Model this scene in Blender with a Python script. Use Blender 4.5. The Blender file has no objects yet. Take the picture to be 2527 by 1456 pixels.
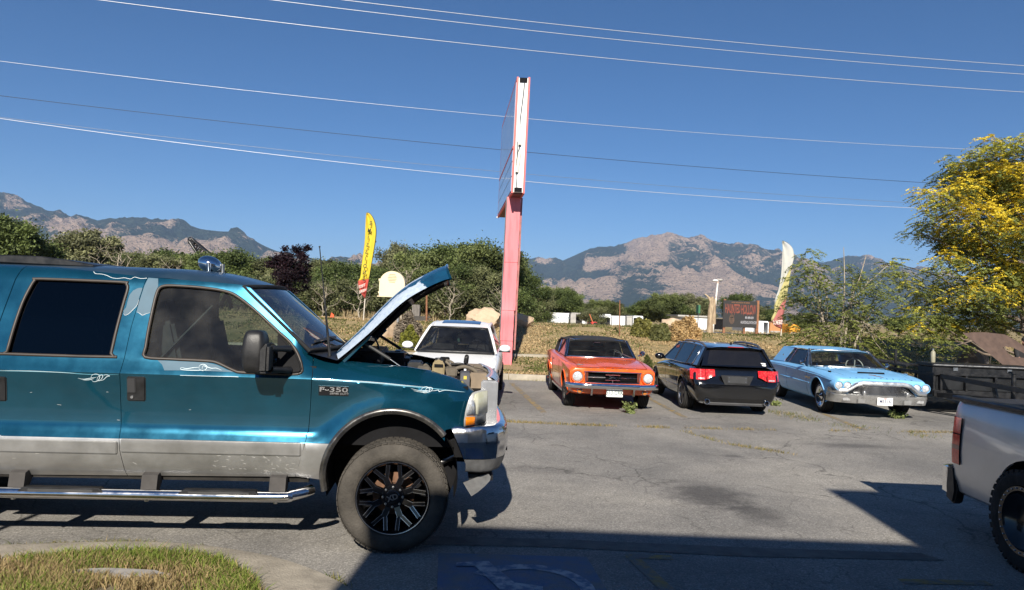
import bpy, bmesh, math, random
import numpy as np
from mathutils import Vector, Matrix, geometry
R = math.radians
random.seed(7)
NPR = np.random.default_rng(11)
scn = bpy.context.scene
COL = scn.collection

# camera, sky, sun, exposure
W_, H_, F_ = 2527.0, 1456.0, 1838.0
CAM = Vector((0.0, 0.0, 1.96))
PITCH, ROLL = math.atan(34.0 / F_), R(2.3)
c_f = Vector((0, math.cos(PITCH), math.sin(PITCH)))
_u0 = Vector((1, 0, 0)).cross(c_f)
c_r = math.cos(ROLL) * Vector((1, 0, 0)) + math.sin(ROLL) * _u0
c_u = -math.sin(ROLL) * Vector((1, 0, 0)) + math.cos(ROLL) * _u0
cd = bpy.data.cameras.new('camera')
cam = bpy.data.objects.new('camera', cd)
COL.objects.link(cam)
cd.sensor_width = 36.0
cd.lens = 36.0 * F_ / W_
cd.clip_start = 0.1
cd.clip_end = 40000
M = Matrix((c_r, c_u, -c_f)).transposed().to_4x4()
M.translation = CAM
cam.matrix_world = M
scn.camera = cam

SUN_EL, SUN_AZ = R(32.0), R(3.0)
wd = bpy.data.worlds.new('World')
scn.world = wd
wd.use_nodes = True
nt = wd.node_tree
sky = nt.nodes.new('ShaderNodeTexSky')
sky.sky_type = 'NISHITA'
sky.sun_disc = False
sky.sun_elevation = SUN_EL
sky.sun_rotation = R(180.0) + SUN_AZ
sky.altitude = 1300
sky.air_density = 0.9
sky.dust_density = 0.0
sky.ozone_density = 6.0
bg = nt.nodes['Background']
bg.inputs['Strength'].default_value = 0.055
hsv = nt.nodes.new('ShaderNodeHueSaturation')
hsv.inputs['Saturation'].default_value = 1.12
nt.links.new(sky.outputs['Color'], hsv.inputs['Color'])
nt.links.new(hsv.outputs['Color'], bg.inputs['Color'])

sd = bpy.data.lights.new('sun', 'SUN')
sd.energy = 5.0
sd.angle = R(0.53)
sd.color = (1.0, 0.93, 0.82)
sun = bpy.data.objects.new('sun', sd)
COL.objects.link(sun)
_d = Vector((math.sin(SUN_AZ) * math.cos(SUN_EL), math.cos(SUN_AZ) * math.cos(SUN_EL), -math.sin(SUN_EL)))
sun.rotation_euler = _d.to_track_quat('-Z', 'Y').to_euler()
sun.location = (-2, -30, 25)

vs = scn.view_settings
vs.view_transform = 'Standard'
vs.look = 'None'
vs.exposure = 0.70
vs.gamma = 1.0
vs.use_curve_mapping = False
scn.cycles.use_denoising = True
scn.cycles.max_bounces = 7
scn.cycles.transparent_max_bounces = 12
scn.cycles.volume_bounces = 0
scn.cycles.caustics_reflective = False
scn.cycles.caustics_refractive = False

def ray(px, py):
  return c_f + (px - W_ / 2) / F_ * c_r + (H_ / 2 - py) / F_ * c_u
def at(px, py, Y):
  d = ray(px, py)
  return CAM + d * (Y / d.y)
def gnd(px, py, z=0.0):
  d = ray(px, py)
  return CAM + d * ((z - CAM.z) / d.z)
def sm(a, b, x):
  t = min(1.0, max(0.0, (x - a) / (b - a)))
  return t * t * (3 - 2 * t)
def lerp(a, b, t):
  return a + (b - a) * t
def interp(x, xs, ys):
  if x <= xs[0]: return ys[0]
  for i in range(1, len(xs)):
    if x <= xs[i]:
      return ys[i - 1] + (ys[i] - ys[i - 1]) * (x - xs[i - 1]) / (xs[i] - xs[i - 1])
  return ys[-1]

# materials
MATS = {}
def pmat(name, col, rough=0.5, metal=0.0, coat=0.0, var=0.12, vscale=6.0, bump=0.0, bscale=40.0,
     col2=None, thr=None, alpha=None, spec=0.5, emit=None, rvar=0.0, coords='Object', detail=5.0, sheen=0.0, attr=None, trans=0.0, stretch=None):
  if name in MATS: return MATS[name]
  m = bpy.data.materials.new(name)
  m.use_nodes = True
  n = m.node_tree.nodes; l = m.node_tree.links
  b = n['Principled BSDF']
  b.inputs['Roughness'].default_value = rough
  b.inputs['Metallic'].default_value = metal
  b.inputs['Coat Weight'].default_value = coat
  b.inputs['Coat Roughness'].default_value = 0.04
  b.inputs['Specular IOR Level'].default_value = spec
  tc = n.new('ShaderNodeTexCoord')
  src = tc.outputs[coords]
  if stretch:
    mp = n.new('ShaderNodeMapping'); mp.inputs['Scale'].default_value = stretch
    l.new(src, mp.inputs['Vector']); src = mp.outputs['Vector']
  no = n.new('ShaderNodeTexNoise')
  no.inputs['Scale'].default_value = vscale
  no.inputs['Detail'].default_value = detail
  no.inputs['Roughness'].default_value = 0.62
  l.new(src, no.inputs['Vector'])
  rp = n.new('ShaderNodeValToRGB')
  c = list(col)
  if col2 is None:
    lo = [x * (1 - var) for x in c]; hi = [min(1, x * (1 + var)) for x in c]
    a0, a1 = 0.3, 0.7
  else:
    lo, hi = c, list(col2)
    a0, a1 = thr if thr else (0.35, 0.65)
  rp.color_ramp.elements[0].position = a0; rp.color_ramp.elements[0].color = (*lo, 1)
  rp.color_ramp.elements[1].position = a1; rp.color_ramp.elements[1].color = (*hi, 1)
  l.new(no.outputs['Fac'], rp.inputs['Fac'])
  out = rp.outputs['Color']
  if attr:
    at_ = n.new('ShaderNodeAttribute'); at_.attribute_name = attr
    mx = n.new('ShaderNodeMix'); mx.data_type = 'RGBA'; mx.blend_type = 'MULTIPLY'
    mx.inputs['Factor'].default_value = 1.0
    l.new(at_.outputs['Color'], mx.inputs['A']); l.new(out, mx.inputs['B'])
    out = mx.outputs['Result']
  l.new(out, b.inputs['Base Color'])
  if rvar:
    mr = n.new('ShaderNodeMapRange')
    mr.inputs['To Min'].default_value = max(0.02, rough - rvar); mr.inputs['To Max'].default_value = rough + rvar
    mr.inputs['From Min'].default_value = 0.3; mr.inputs['From Max'].default_value = 0.7
    l.new(no.outputs['Fac'], mr.inputs['Value']); l.new(mr.outputs['Result'], b.inputs['Roughness'])
  if bump:
    n2 = n.new('ShaderNodeTexNoise'); n2.inputs['Scale'].default_value = bscale; n2.inputs['Detail'].default_value = 4
    l.new(src, n2.inputs['Vector'])
    bp = n.new('ShaderNodeBump'); bp.inputs['Strength'].default_value = bump; bp.inputs['Distance'].default_value = 0.02
    l.new(n2.outputs['Fac'], bp.inputs['Height']); l.new(bp.outputs['Normal'], b.inputs['Normal'])
  if emit:
    b.inputs['Emission Color'].default_value = (*col, 1); b.inputs['Emission Strength'].default_value = emit
  if trans:
    tr = n.new('ShaderNodeBsdfTranslucent'); l.new(out, tr.inputs['Color'])
    mxs = n.new('ShaderNodeMixShader'); mxs.inputs['Fac'].default_value = trans
    l.new(b.outputs['BSDF'], mxs.inputs[1]); l.new(tr.outputs['BSDF'], mxs.inputs[2])
    l.new(mxs.outputs['Shader'], n['Material Output'].inputs['Surface'])
  MATS[name] = m
  return m
def glassmat(name, tint, rough=0.02, dirt=0.0, ior=1.5):
  if name in MATS: return MATS[name]
  m = bpy.data.materials.new(name); m.use_nodes = True
  n = m.node_tree.nodes; l = m.node_tree.links
  n.remove(n['Principled BSDF'])
  t = n.new('ShaderNodeBsdfTransparent'); t.inputs['Color'].default_value = (*tint, 1)
  g = n.new('ShaderNodeBsdfGlossy'); g.inputs['Roughness'].default_value = rough
  fr = n.new('ShaderNodeFresnel'); fr.inputs['IOR'].default_value = ior
  mx = n.new('ShaderNodeMixShader')
  l.new(fr.outputs['Fac'], mx.inputs['Fac']); l.new(t.outputs['BSDF'], mx.inputs[1]); l.new(g.outputs['BSDF'], mx.inputs[2])
  o = mx.outputs['Shader']
  if dirt:
    df = n.new('ShaderNodeBsdfDiffuse'); df.inputs['Color'].default_value = (0.42, 0.40, 0.36, 1)
    no = n.new('ShaderNodeTexNoise'); no.inputs['Scale'].default_value = 5; no.inputs['Detail'].default_value = 8
    tc = n.new('ShaderNodeTexCoord'); l.new(tc.outputs['Object'], no.inputs['Vector'])
    mr = n.new('ShaderNodeMapRange'); mr.inputs['From Min'].default_value = 0.35; mr.inputs['From Max'].default_value = 0.8
    mr.inputs['To Min'].default_value = dirt * 0.4; mr.inputs['To Max'].default_value = dirt * 1.8
    l.new(no.outputs['Fac'], mr.inputs['Value'])
    m2 = n.new('ShaderNodeMixShader'); l.new(mr.outputs['Result'], m2.inputs['Fac'])
    l.new(o, m2.inputs[1]); l.new(df.outputs['BSDF'], m2.inputs[2]); o = m2.outputs['Shader']
  l.new(o, n['Material Output'].inputs['Surface'])
  MATS[name] = m
  return m

BLACKP = pmat('black_plastic', (0.012, 0.012, 0.013), 0.45, var=0.3, vscale=9, rvar=0.12, bump=0.12, bscale=160)
RUBBER = pmat('rubber', (0.016, 0.016, 0.017), 0.82, var=0.3, vscale=12, spec=0.3)
TYRE = pmat('tyre_rubber', (0.028, 0.027, 0.026), 0.9, var=0.4, vscale=7, spec=0.25, bump=0.3, bscale=60)
TYRE_DUSTY = pmat('tyre_dusty', (0.042, 0.038, 0.033), 0.92, col2=(0.10, 0.09, 0.077), thr=(0.35, 0.75), vscale=5, spec=0.2, bump=0.4, bscale=70)
CHROME = pmat('chrome', (0.72, 0.73, 0.75), 0.07, 1.0, var=0.06, vscale=14, rvar=0.05)
CHROME_OLD = pmat('old_chrome', (0.55, 0.55, 0.54), 0.22, 1.0, var=0.22, vscale=22, rvar=0.12)
STEEL = pmat('steel', (0.42, 0.42, 0.42), 0.35, 1.0, var=0.2, vscale=18, rvar=0.1)
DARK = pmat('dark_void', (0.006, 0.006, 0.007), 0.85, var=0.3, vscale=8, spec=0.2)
UNDER = pmat('underbody', (0.022, 0.020, 0.018), 0.85, var=0.45, vscale=10, spec=0.2)
BLACKM = pmat('black_metal', (0.010, 0.010, 0.011), 0.42, 0.0, var=0.35, vscale=9, rvar=0.15)
WHITEP = pmat('white_paint', (0.78, 0.78, 0.77), 0.4, var=0.05, vscale=7)
GREYSEAT = pmat('seat_cloth', (0.05, 0.05, 0.052), 0.9, var=0.2, vscale=30, spec=0.2)
TANSEAT = pmat('tan_leather', (0.26, 0.22, 0.17), 0.6, var=0.12, vscale=14)

# mesh builder
WM = {}
def wm_of(o):
  return WM.get(o.name, Matrix.Identity(4))
def tag(o, label=None, cat=None, group=None, kind=None):
  if label: o['label'] = label
  if cat: o['category'] = cat
  if group: o['group'] = group
  if kind: o['kind'] = kind
  return o
def thing(name, label, cat, loc=(0, 0, 0), rotz=0.0, group=None):
  o = bpy.data.objects.new(name, None)
  o.empty_display_size = 0.2
  COL.objects.link(o)
  o.location = loc
  o.rotation_euler = (0, 0, rotz)
  WM[o.name] = Matrix.Translation(Vector(loc)) @ Matrix.Rotation(rotz, 4, 'Z')
  return tag(o, label, cat, group)

class MB:
  def __init__(s):
    s.v = []; s.f = []; s.mi = []; s.cur = 0
  def add(s, vs_, fs):
    b = len(s.v)
    s.v.extend([tuple(p) for p in vs_])
    for f in fs:
      s.f.append(tuple(i + b for i in f)); s.mi.append(s.cur)
    return s
  def box(s, x0, x1, y0, y1, z0, z1):
    return s.add([(x0, y0, z0), (x1, y0, z0), (x1, y1, z0), (x0, y1, z0), (x0, y0, z1), (x1, y0, z1), (x1, y1, z1), (x0, y1, z1)],
           [(0, 3, 2, 1), (4, 5, 6, 7), (0, 1, 5, 4), (1, 2, 6, 5), (2, 3, 7, 6), (3, 0, 4, 7)])
  def obox(s, c, size, mat3):
    h = [x / 2 for x in size]; c = Vector(c)
    vv = []
    for sz in (-1, 1):
      for sx, sy in ((-1, -1), (1, -1), (1, 1), (-1, 1)):
        vv.append(c + mat3 @ Vector((sx * h[0], sy * h[1], sz * h[2])))
    return s.add(vv, [(0, 3, 2, 1), (4, 5, 6, 7), (0, 1, 5, 4), (1, 2, 6, 5), (2, 3, 7, 6), (3, 0, 4, 7)])
  def bar(s, p, q, w, h, up=(0, 0, 1)):
    p = Vector(p); q = Vector(q); d = (q - p)
    L = d.length; d.normalize()
    sd_ = d.cross(Vector(up))
    if sd_.length < 1e-5: sd_ = d.cross(Vector((1, 0, 0)))
    sd_.normalize(); u = sd_.cross(d)
    return s.obox((p + q) / 2, (L, w, h), Matrix((d, sd_, u)).transposed())
  def tube(s, pts, r, n=8, caps=True, closed=False):
    pts = [Vector(p) for p in pts]
    k = len(pts)
    rr = r if isinstance(r, (list, tuple)) else [r] * k
    vv = []; ff = []
    pn = None
    for i, p in enumerate(pts):
      if closed:
        d = pts[(i + 1) % k] - pts[i - 1]
      else:
        d = pts[min(i + 1, k - 1)] - pts[max(i - 1, 0)]
      if d.length < 1e-9: d = Vector((0, 0, 1))
      d.normalize()
      if pn is None:
        a = Vector((0, 0, 1)) if abs(d.z) < 0.9 else Vector((1, 0, 0))
        pn = d.cross(a).normalized()
      else:
        pn = (pn - d * pn.dot(d))
        if pn.length < 1e-6: pn = d.cross(Vector((0.3, 0.5, 0.8)))
        pn.normalize()
      b2 = d.cross(pn)
      for j in range(n):
        a = 2 * math.pi * j / n
        vv.append(p + (pn * math.cos(a) + b2 * math.sin(a)) * rr[i])
    m = k if closed else k - 1
    for i in range(m):
      i2 = (i + 1) % k
      for j in range(n):
        j2 = (j + 1) % n
        ff.append((i * n + j, i * n + j2, i2 * n + j2, i2 * n + j))
    if caps and not closed:
      ff.append(tuple(range(n))[::-1]); ff.append(tuple((k - 1) * n + j for j in range(n)))
    return s.add(vv, ff)
  def prism(s, poly, fn, a0, a1):
    """poly: 2d points; fn(u, v, a) -> 3d; extruded from a0 to a1"""
    n = len(poly)
    area = sum(poly[i][0] * poly[(i + 1) % n][1] - poly[(i + 1) % n][0] * poly[i][1] for i in range(n))
    if area < 0: poly = poly[::-1]
    vv = [fn(u, v, a0) for u, v in poly] + [fn(u, v, a1) for u, v in poly]
    tri = geometry.tessellate_polygon([[Vector((u, v, 0)) for u, v in poly]])
    ff = [tuple(t) for t in tri] + [tuple(i + n for i in t)[::-1] for t in tri]
    ff += [(i, (i + 1) % n, (i + 1) % n + n, i + n)[::-1] for i in range(n)]
    return s.add(vv, ff)
  def lathe(s, prof, n, c=(0, 0, 0), axis='Y', ang=None, close=False):
    """prof: list of (radius, height along the axis)"""
    vv = []; ff = []
    c = Vector(c); k = len(prof)
    for i in range(n):
      a = 2 * math.pi * i / n
      ca, sa = math.cos(a), math.sin(a)
      for r, h in prof:
        if axis == 'Y': p = Vector((r * ca, h, r * sa))
        elif axis == 'Z': p = Vector((r * ca, r * sa, h))
        else: p = Vector((h, r * ca, r * sa))
        vv.append(c + p)
    for i in range(n):
      i2 = (i + 1) % n
      for j in range(k - 1 + (1 if close else 0)):
        j2 = (j + 1) % k
        ff.append((i * k + j, i * k + j2, i2 * k + j2, i2 * k + j))
    return s.add(vv, ff)
  def grid(s, fn, nu, nv):
    vv = [fn(i / nu, j / nv) for j in range(nv + 1) for i in range(nu + 1)]
    w = nu + 1
    return s.add(vv, [(j * w + i, j * w + i + 1, (j + 1) * w + i + 1, (j + 1) * w + i) for j in range(nv) for i in range(nu)])
  def ball(s, c, rx, ry, rz, nu=16, nv=10, jit=0.0, rot=None):
    c = Vector(c)
    vv = []; ff = []
    for j in range(nv + 1):
      t = math.pi * j / nv
      for i in range(nu):
        a = 2 * math.pi * i / nu
        p = Vector((math.sin(t) * math.cos(a) * rx, math.sin(t) * math.sin(a) * ry, math.cos(t) * rz))
        if rot is not None: p = rot @ p
        vv.append(c + p)
    for j in range(nv):
      for i in range(nu):
        i2 = (i + 1) % nu
        ff.append((j * nu + i, (j + 1) * nu + i, (j + 1) * nu + i2, j * nu + i2))
    return s.add(vv, ff)
  def mirror_y(s):
    m = MB(); m.v = [(x, -y, z) for x, y, z in s.v]; m.f = [f[::-1] for f in s.f]; m.mi = list(s.mi)
    return m
  def mesh(s, name='m'):
    me = bpy.data.meshes.new(name)
    me.from_pydata(s.v, [], s.f)
    for p, mi in zip(me.polygons, s.mi): p.material_index = mi
    return me
  def build(s, name, mat, parent=None, smooth=40, bevel=0.0, world=False, label=None, weld=True, seg=1):
    me = s.mesh(name)
    if world and parent is not None:
      me.transform(wm_of(parent).inverted())
    return finish(me, name, mat, parent, smooth, bevel, label, weld, seg)

def finish(me, name, mat, parent=None, smooth=40, bevel=0.0, label=None, weld=True, seg=1):
  bm = bmesh.new(); bm.from_mesh(me)
  if weld:
    bmesh.ops.remove_doubles(bm, verts=bm.verts, dist=1e-5)
    bmesh.ops.recalc_face_normals(bm, faces=bm.faces)
  if bevel:
    es = [e for e in bm.edges if len(e.link_faces) == 2 and e.calc_face_angle(0) > R(28)]
    bmesh.ops.bevel(bm, geom=es, offset=bevel, segments=seg, affect='EDGES', clamp_overlap=True)
  bm.to_mesh(me); bm.free()
  if smooth:
    me.polygons.foreach_set('use_smooth', [True] * len(me.polygons))
    me.set_sharp_from_angle(angle=R(smooth))
  if not me.materials:
    for m in (mat if isinstance(mat, (list, tuple)) else [mat]):
      me.materials.append(m)
  o = bpy.data.objects.new(name, me)
  COL.objects.link(o)
  if parent is not None:
    o.parent = parent
    WM[o.name] = wm_of(parent)
  if label: o['label'] = label
  return o

def boolean(base, cutters, mats):
  """base: MB or mesh; cutters: list of (MB, op); returns a mesh. Cutter faces take their own material index."""
  me = base.mesh('tmpb') if isinstance(base, MB) else base
  bm = bmesh.new(); bm.from_mesh(me)
  bmesh.ops.remove_doubles(bm, verts=bm.verts, dist=1e-5)
  bmesh.ops.recalc_face_normals(bm, faces=bm.faces); bm.to_mesh(me); bm.free()
  if not me.materials:
    for m in mats: me.materials.append(m)
  ob = bpy.data.objects.new('tmpb', me); COL.objects.link(ob)
  tmp = []
  for c, op in cutters:
    cm = c.mesh('tmpc')
    bm = bmesh.new(); bm.from_mesh(cm); bmesh.ops.recalc_face_normals(bm, faces=bm.faces); bm.to_mesh(cm); bm.free()
    for m in mats: cm.materials.append(m)
    co = bpy.data.objects.new('tmpc', cm); COL.objects.link(co); tmp.append(co)
    md = ob.modifiers.new('b', 'BOOLEAN'); md.operation = op; md.object = co; md.solver = 'EXACT'
  dg = bpy.context.evaluated_depsgraph_get()
  dg.update()
  res = bpy.data.meshes.new_from_object(ob.evaluated_get(dg))
  for o in tmp + [ob]: bpy.data.objects.remove(o, do_unlink=True)
  return res
def subsurf(mb, lvl, creases=None, mats=None):
  """Catmull-Clark of a cage; creases: function(v1, v2) -> 0..1"""
  me = mb.mesh('tmps')
  bm = bmesh.new(); bm.from_mesh(me)
  bmesh.ops.remove_doubles(bm, verts=bm.verts, dist=1e-5)
  bmesh.ops.recalc_face_normals(bm, faces=bm.faces)
  if creases:
    cl = bm.edges.layers.float.get('crease_edge') or bm.edges.layers.float.new('crease_edge')
    for e in bm.edges:
      c = creases(e.verts[0].co, e.verts[1].co)
      if c: e[cl] = c
  bm.to_mesh(me); bm.free()
  if mats:
    for m in mats: me.materials.append(m)
  ob = bpy.data.objects.new('tmps', me); COL.objects.link(ob)
  md = ob.modifiers.new('s', 'SUBSURF'); md.levels = lvl; md.render_levels = lvl
  dg = bpy.context.evaluated_depsgraph_get(); dg.update()
  res = bpy.data.meshes.new_from_object(ob.evaluated_get(dg))
  bpy.data.objects.remove(ob, do_unlink=True)
  return res
_TXT = {}
def text_mb(s, size, mtx, extrude=0.0, sx=1.0, bold=0.0, align='CENTER'):
  """text standing in the XY plane of mtx"""
  key = (s, extrude, bold, align)
  if key not in _TXT:
    cu = bpy.data.curves.new('t', 'FONT'); cu.body = s; cu.size = 1.0; cu.align_x = align; cu.align_y = 'CENTER'
    cu.resolution_u = 3; cu.offset = bold; cu.extrude = extrude
    ob = bpy.data.objects.new('t', cu); COL.objects.link(ob)
    dg = bpy.context.evaluated_depsgraph_get(); dg.update()
    me = bpy.data.meshes.new_from_object(ob.evaluated_get(dg))
    _TXT[key] = ([v.co.copy() for v in me.vertices], [tuple(p.vertices) for p in me.polygons])
    bpy.data.objects.remove(ob, do_unlink=True); bpy.data.meshes.remove(me)
  V, Fc = _TXT[key]
  m = MB()
  m.add([mtx @ Vector((v.x * size * sx, v.y * size, v.z)) for v in V], Fc)
  return m
def copy_tree(o, parent=None):
  c = o.copy(); COL.objects.link(c); c.parent = parent
  for ch in list(o.children): copy_tree(ch, c)
  return c
def circle(cx, cz, r, n=40, a0=0.0, a1=2 * math.pi):
  return [(cx + r * math.cos(a0 + (a1 - a0) * i / n), cz + r * math.sin(a0 + (a1 - a0) * i / n)) for i in range(n)]
def spline(pts, k=6, closed=False):
  """Catmull-Rom through points"""
  P = [Vector(p) for p in pts]; n = len(P); out = []
  rng = range(n) if closed else range(n - 1)
  for i in rng:
    if closed:
      p0, p1, p2, p3 = P[i - 1], P[i], P[(i + 1) % n], P[(i + 2) % n]
    else:
      p0, p1, p2, p3 = P[max(i - 1, 0)], P[i], P[i + 1], P[min(i + 2, n - 1)]
    for j in range(k):
      t = j / k
      out.append(0.5 * ((2 * p1) + (p2 - p0) * t + (2 * p0 - 5 * p1 + 4 * p2 - p3) * t * t + (3 * p1 - p0 - 3 * p2 + p3) * t ** 3))
  if not closed: out.append(P[-1].copy())
  return out
def fbm(x, y, oct=5, seed=0, ridged=False, lac=2.0, gain=0.5):
  """numpy value noise, 0..1"""
  x = np.asarray(x, float); y = np.asarray(y, float)
  tot = np.zeros_like(x); amp = 1.0; nrm = 0.0
  for o in range(oct):
    xi = np.floor(x).astype(np.int64); yi = np.floor(y).astype(np.int64)
    xf = x - xi; yf = y - yi
    u = xf * xf * xf * (xf * (xf * 6 - 15) + 10); v = yf * yf * yf * (yf * (yf * 6 - 15) + 10)
    def h(a, b):
      q = (a * 374761393 + b * 668265263 + (seed + o * 17) * 974634777) & 0x7fffffff
      q = ((q ^ (q >> 13)) * 1274126177) & 0x7fffffff
      return ((q ^ (q >> 16)) & 0xffff) / 65535.0
    n = (h(xi, yi) * (1 - u) + h(xi + 1, yi) * u) * (1 - v) + (h(xi, yi + 1) * (1 - u) + h(xi + 1, yi + 1) * u) * v
    if ridged: n = 1 - np.abs(2 * n - 1)
    tot += n * amp; nrm += amp; amp *= gain; x = x * lac + 13.7; y = y * lac + 7.3
  return tot / nrm
# ground materials
def nodes_mat(name):
  m = bpy.data.materials.new(name); m.use_nodes = True
  MATS[name] = m
  return m, m.node_tree.nodes, m.node_tree.links, m.node_tree.nodes['Principled BSDF']
def nnoise(n, l, src, scale, detail=5, rough=0.6, dist=0.0):
  t = n.new('ShaderNodeTexNoise'); t.inputs['Scale'].default_value = scale; t.inputs['Detail'].default_value = detail
  t.inputs['Roughness'].default_value = rough; t.inputs['Distortion'].default_value = dist
  l.new(src, t.inputs['Vector']); return t.outputs['Fac']
def nramp(n, l, fac, stops):
  r = n.new('ShaderNodeValToRGB'); e = r.color_ramp.elements
  while len(e) < len(stops): e.new(0.5)
  for el, (p, c) in zip(e, stops):
    el.position = p; el.color = (*c, 1) if len(c) == 3 else c
  l.new(fac, r.inputs['Fac']); return r.outputs['Color']
def nmix(n, l, fac, a, b, mode='MIX'):
  x = n.new('ShaderNodeMix'); x.data_type = 'RGBA'; x.blend_type = mode
  if isinstance(fac, float): x.inputs['Factor'].default_value = fac
  else: l.new(fac, x.inputs['Factor'])
  for k, v in (('A', a), ('B', b)):
    if isinstance(v, tuple): x.inputs[k].default_value = (*v, 1)
    else: l.new(v, x.inputs[k])
  return x.outputs['Result']
def g3(a): return (a, a, a)

def asphalt_mat(name='asphalt', base=0.23):
  m, n, l, b = nodes_mat(name)
  tc = n.new('ShaderNodeTexCoord').outputs['Object']
  big = nnoise(n, l, tc, 0.35, 6, 0.6, 0.4)
  c = nramp(n, l, big, [(0.36, (base * .74, base * .71, base * .665)), (0.5, (base, base * .945, base * .865)), (0.64, (base * 1.26, base * 1.18, base * 1.05))])
  mid = nnoise(n, l, tc, 3.0, 6, 0.7)
  c = nmix(n, l, 0.75, c, nramp(n, l, mid, [(0.3, g3(0.85)), (0.7, g3(1.18))]), 'MULTIPLY')
  # aggregate
  vo = n.new('ShaderNodeTexVoronoi'); vo.inputs['Scale'].default_value = 95; l.new(tc, vo.inputs['Vector'])
  c = nmix(n, l, 0.8, c, nramp(n, l, vo.outputs['Color'], [(0.2, g3(0.72)), (0.6, g3(0.98)), (0.9, g3(1.5))]), 'MULTIPLY')
  fine = nnoise(n, l, tc, 38, 3, 0.7)
  c = nmix(n, l, 0.9, c, nramp(n, l, fine, [(0.32, g3(0.78)), (0.68, g3(1.22))]), 'MULTIPLY')
  # cracks
  dn = n.new('ShaderNodeTexNoise'); dn.inputs['Scale'].default_value = 1.3; dn.inputs['Detail'].default_value = 5; l.new(tc, dn.inputs['Vector'])
  ad = n.new('ShaderNodeVectorMath'); ad.operation = 'ADD'; l.new(tc, ad.inputs[0])
  scv = n.new('ShaderNodeVectorMath'); scv.operation = 'SCALE'; scv.inputs['Scale'].default_value = 0.9; l.new(dn.outputs['Color'], scv.inputs[0]); l.new(scv.outputs['Vector'], ad.inputs[1])
  bumph = fine
  for sc_, w, k in ((0.42, 0.008, 0.6), (1.7, 0.014, 0.45)):
    v2 = n.new('ShaderNodeTexVoronoi'); v2.feature = 'DISTANCE_TO_EDGE'; v2.inputs['Scale'].default_value = sc_; l.new(ad.outputs['Vector'], v2.inputs['Vector'])
    msk = nramp(n, l, v2.outputs['Distance'], [(0.0, g3(1.0)), (w, g3(0.0))])
    gate = nramp(n, l, nnoise(n, l, tc, 0.22 + sc_ * 0.2, 3), [(0.42, g3(0.0)), (0.55, g3(1.0))])
    mm = nmix(n, l, 1.0, msk, gate, 'MULTIPLY')
    sca = n.new('ShaderNodeMath'); sca.operation = 'MULTIPLY'; sca.inputs[1].default_value = k; l.new(mm, sca.inputs[0])
    c = nmix(n, l, sca.outputs[0], c, (0.025, 0.023, 0.02))
  # oil stains with a place of their own
  for (sx, sy, rx, ry, k) in ((2.25, 8.2, 0.55, 0.75, 0.62), (2.55, 7.5, 0.35, 0.5, 0.5), (5.6, 11.9, 1.1, 0.25, 0.4), (3.2, 10.6, 0.2, 0.12, 0.5), (0.4, 9.2, 0.7, 0.3, 0.25)):
    mp = n.new('ShaderNodeMapping'); mp.inputs['Location'].default_value = (-sx / rx, -sy / ry, 0); mp.inputs['Scale'].default_value = (1 / rx, 1 / ry, 0)
    l.new(ad.outputs['Vector'] if False else tc, mp.inputs['Vector'])
    ln = n.new('ShaderNodeVectorMath'); ln.operation = 'LENGTH'; l.new(mp.outputs['Vector'], ln.inputs[0])
    a2 = n.new('ShaderNodeMath'); a2.operation = 'ADD'; l.new(ln.outputs['Value'], a2.inputs[0])
    nz = n.new('ShaderNodeMath'); nz.operation = 'MULTIPLY_ADD'; nz.inputs[1].default_value = 1.6; nz.inputs[2].default_value = -0.8
    l.new(nnoise(n, l, tc, 5, 6, 0.7), nz.inputs[0]); l.new(nz.outputs[0], a2.inputs[1])
    mk = nramp(n, l, a2.outputs[0], [(0.35, g3(k)), (1.0, g3(0.0))])
    c = nmix(n, l, mk, c, (0.03, 0.028, 0.03))
  l.new(c, b.inputs['Base Color'])
  b.inputs['Roughness'].default_value = 0.88; b.inputs['Specular IOR Level'].default_value = 0.3
  bp = n.new('ShaderNodeBump'); bp.inputs['Strength'].default_value = 0.55; bp.inputs['Distance'].default_value = 0.012
  l.new(fine, bp.inputs['Height']); l.new(bp.outputs['Normal'], b.inputs['Normal'])
  return m
ASPH = asphalt_mat()
ROADM = pmat('road_asphalt', (0.19, 0.185, 0.18), 0.9, var=0.2, vscale=0.4)

def bank_mat():
  m, n, l, b = nodes_mat('dry_bank')
  tc = n.new('ShaderNodeTexCoord').outputs['Object']
  a = nnoise(n, l, tc, 0.35, 7, 0.7, 0.5)
  c = nramp(n, l, a, [(0.34, (0.17, 0.16, 0.065)), (0.47, (0.30, 0.235, 0.12)), (0.6, (0.38, 0.285, 0.155)), (0.75, (0.27, 0.19, 0.11))])
  f = nnoise(n, l, tc, 9, 6, 0.75)
  c = nmix(n, l, 0.85, c, nramp(n, l, f, [(0.3, g3(0.55)), (0.7, g3(1.4))]), 'MULTIPLY')
  l.new(c, b.inputs['Base Color']); b.inputs['Roughness'].default_value = 0.95; b.inputs['Specular IOR Level'].default_value = 0.1
  bp = n.new('ShaderNodeBump'); bp.inputs['Strength'].default_value = 0.8; bp.inputs['Distance'].default_value = 0.08
  l.new(f, bp.inputs['Height']); l.new(bp.outputs['Normal'], b.inputs['Normal'])
  return m
BANK = bank_mat()
CONC = pmat('concrete', (0.33, 0.29, 0.23), 0.9, var=0.3, vscale=5, bump=0.4, bscale=60, detail=8)
CONC2 = pmat('kerb_concrete', (0.33, 0.295, 0.235), 0.9, var=0.25, vscale=3.5, bump=0.35, bscale=50, detail=8)

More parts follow.
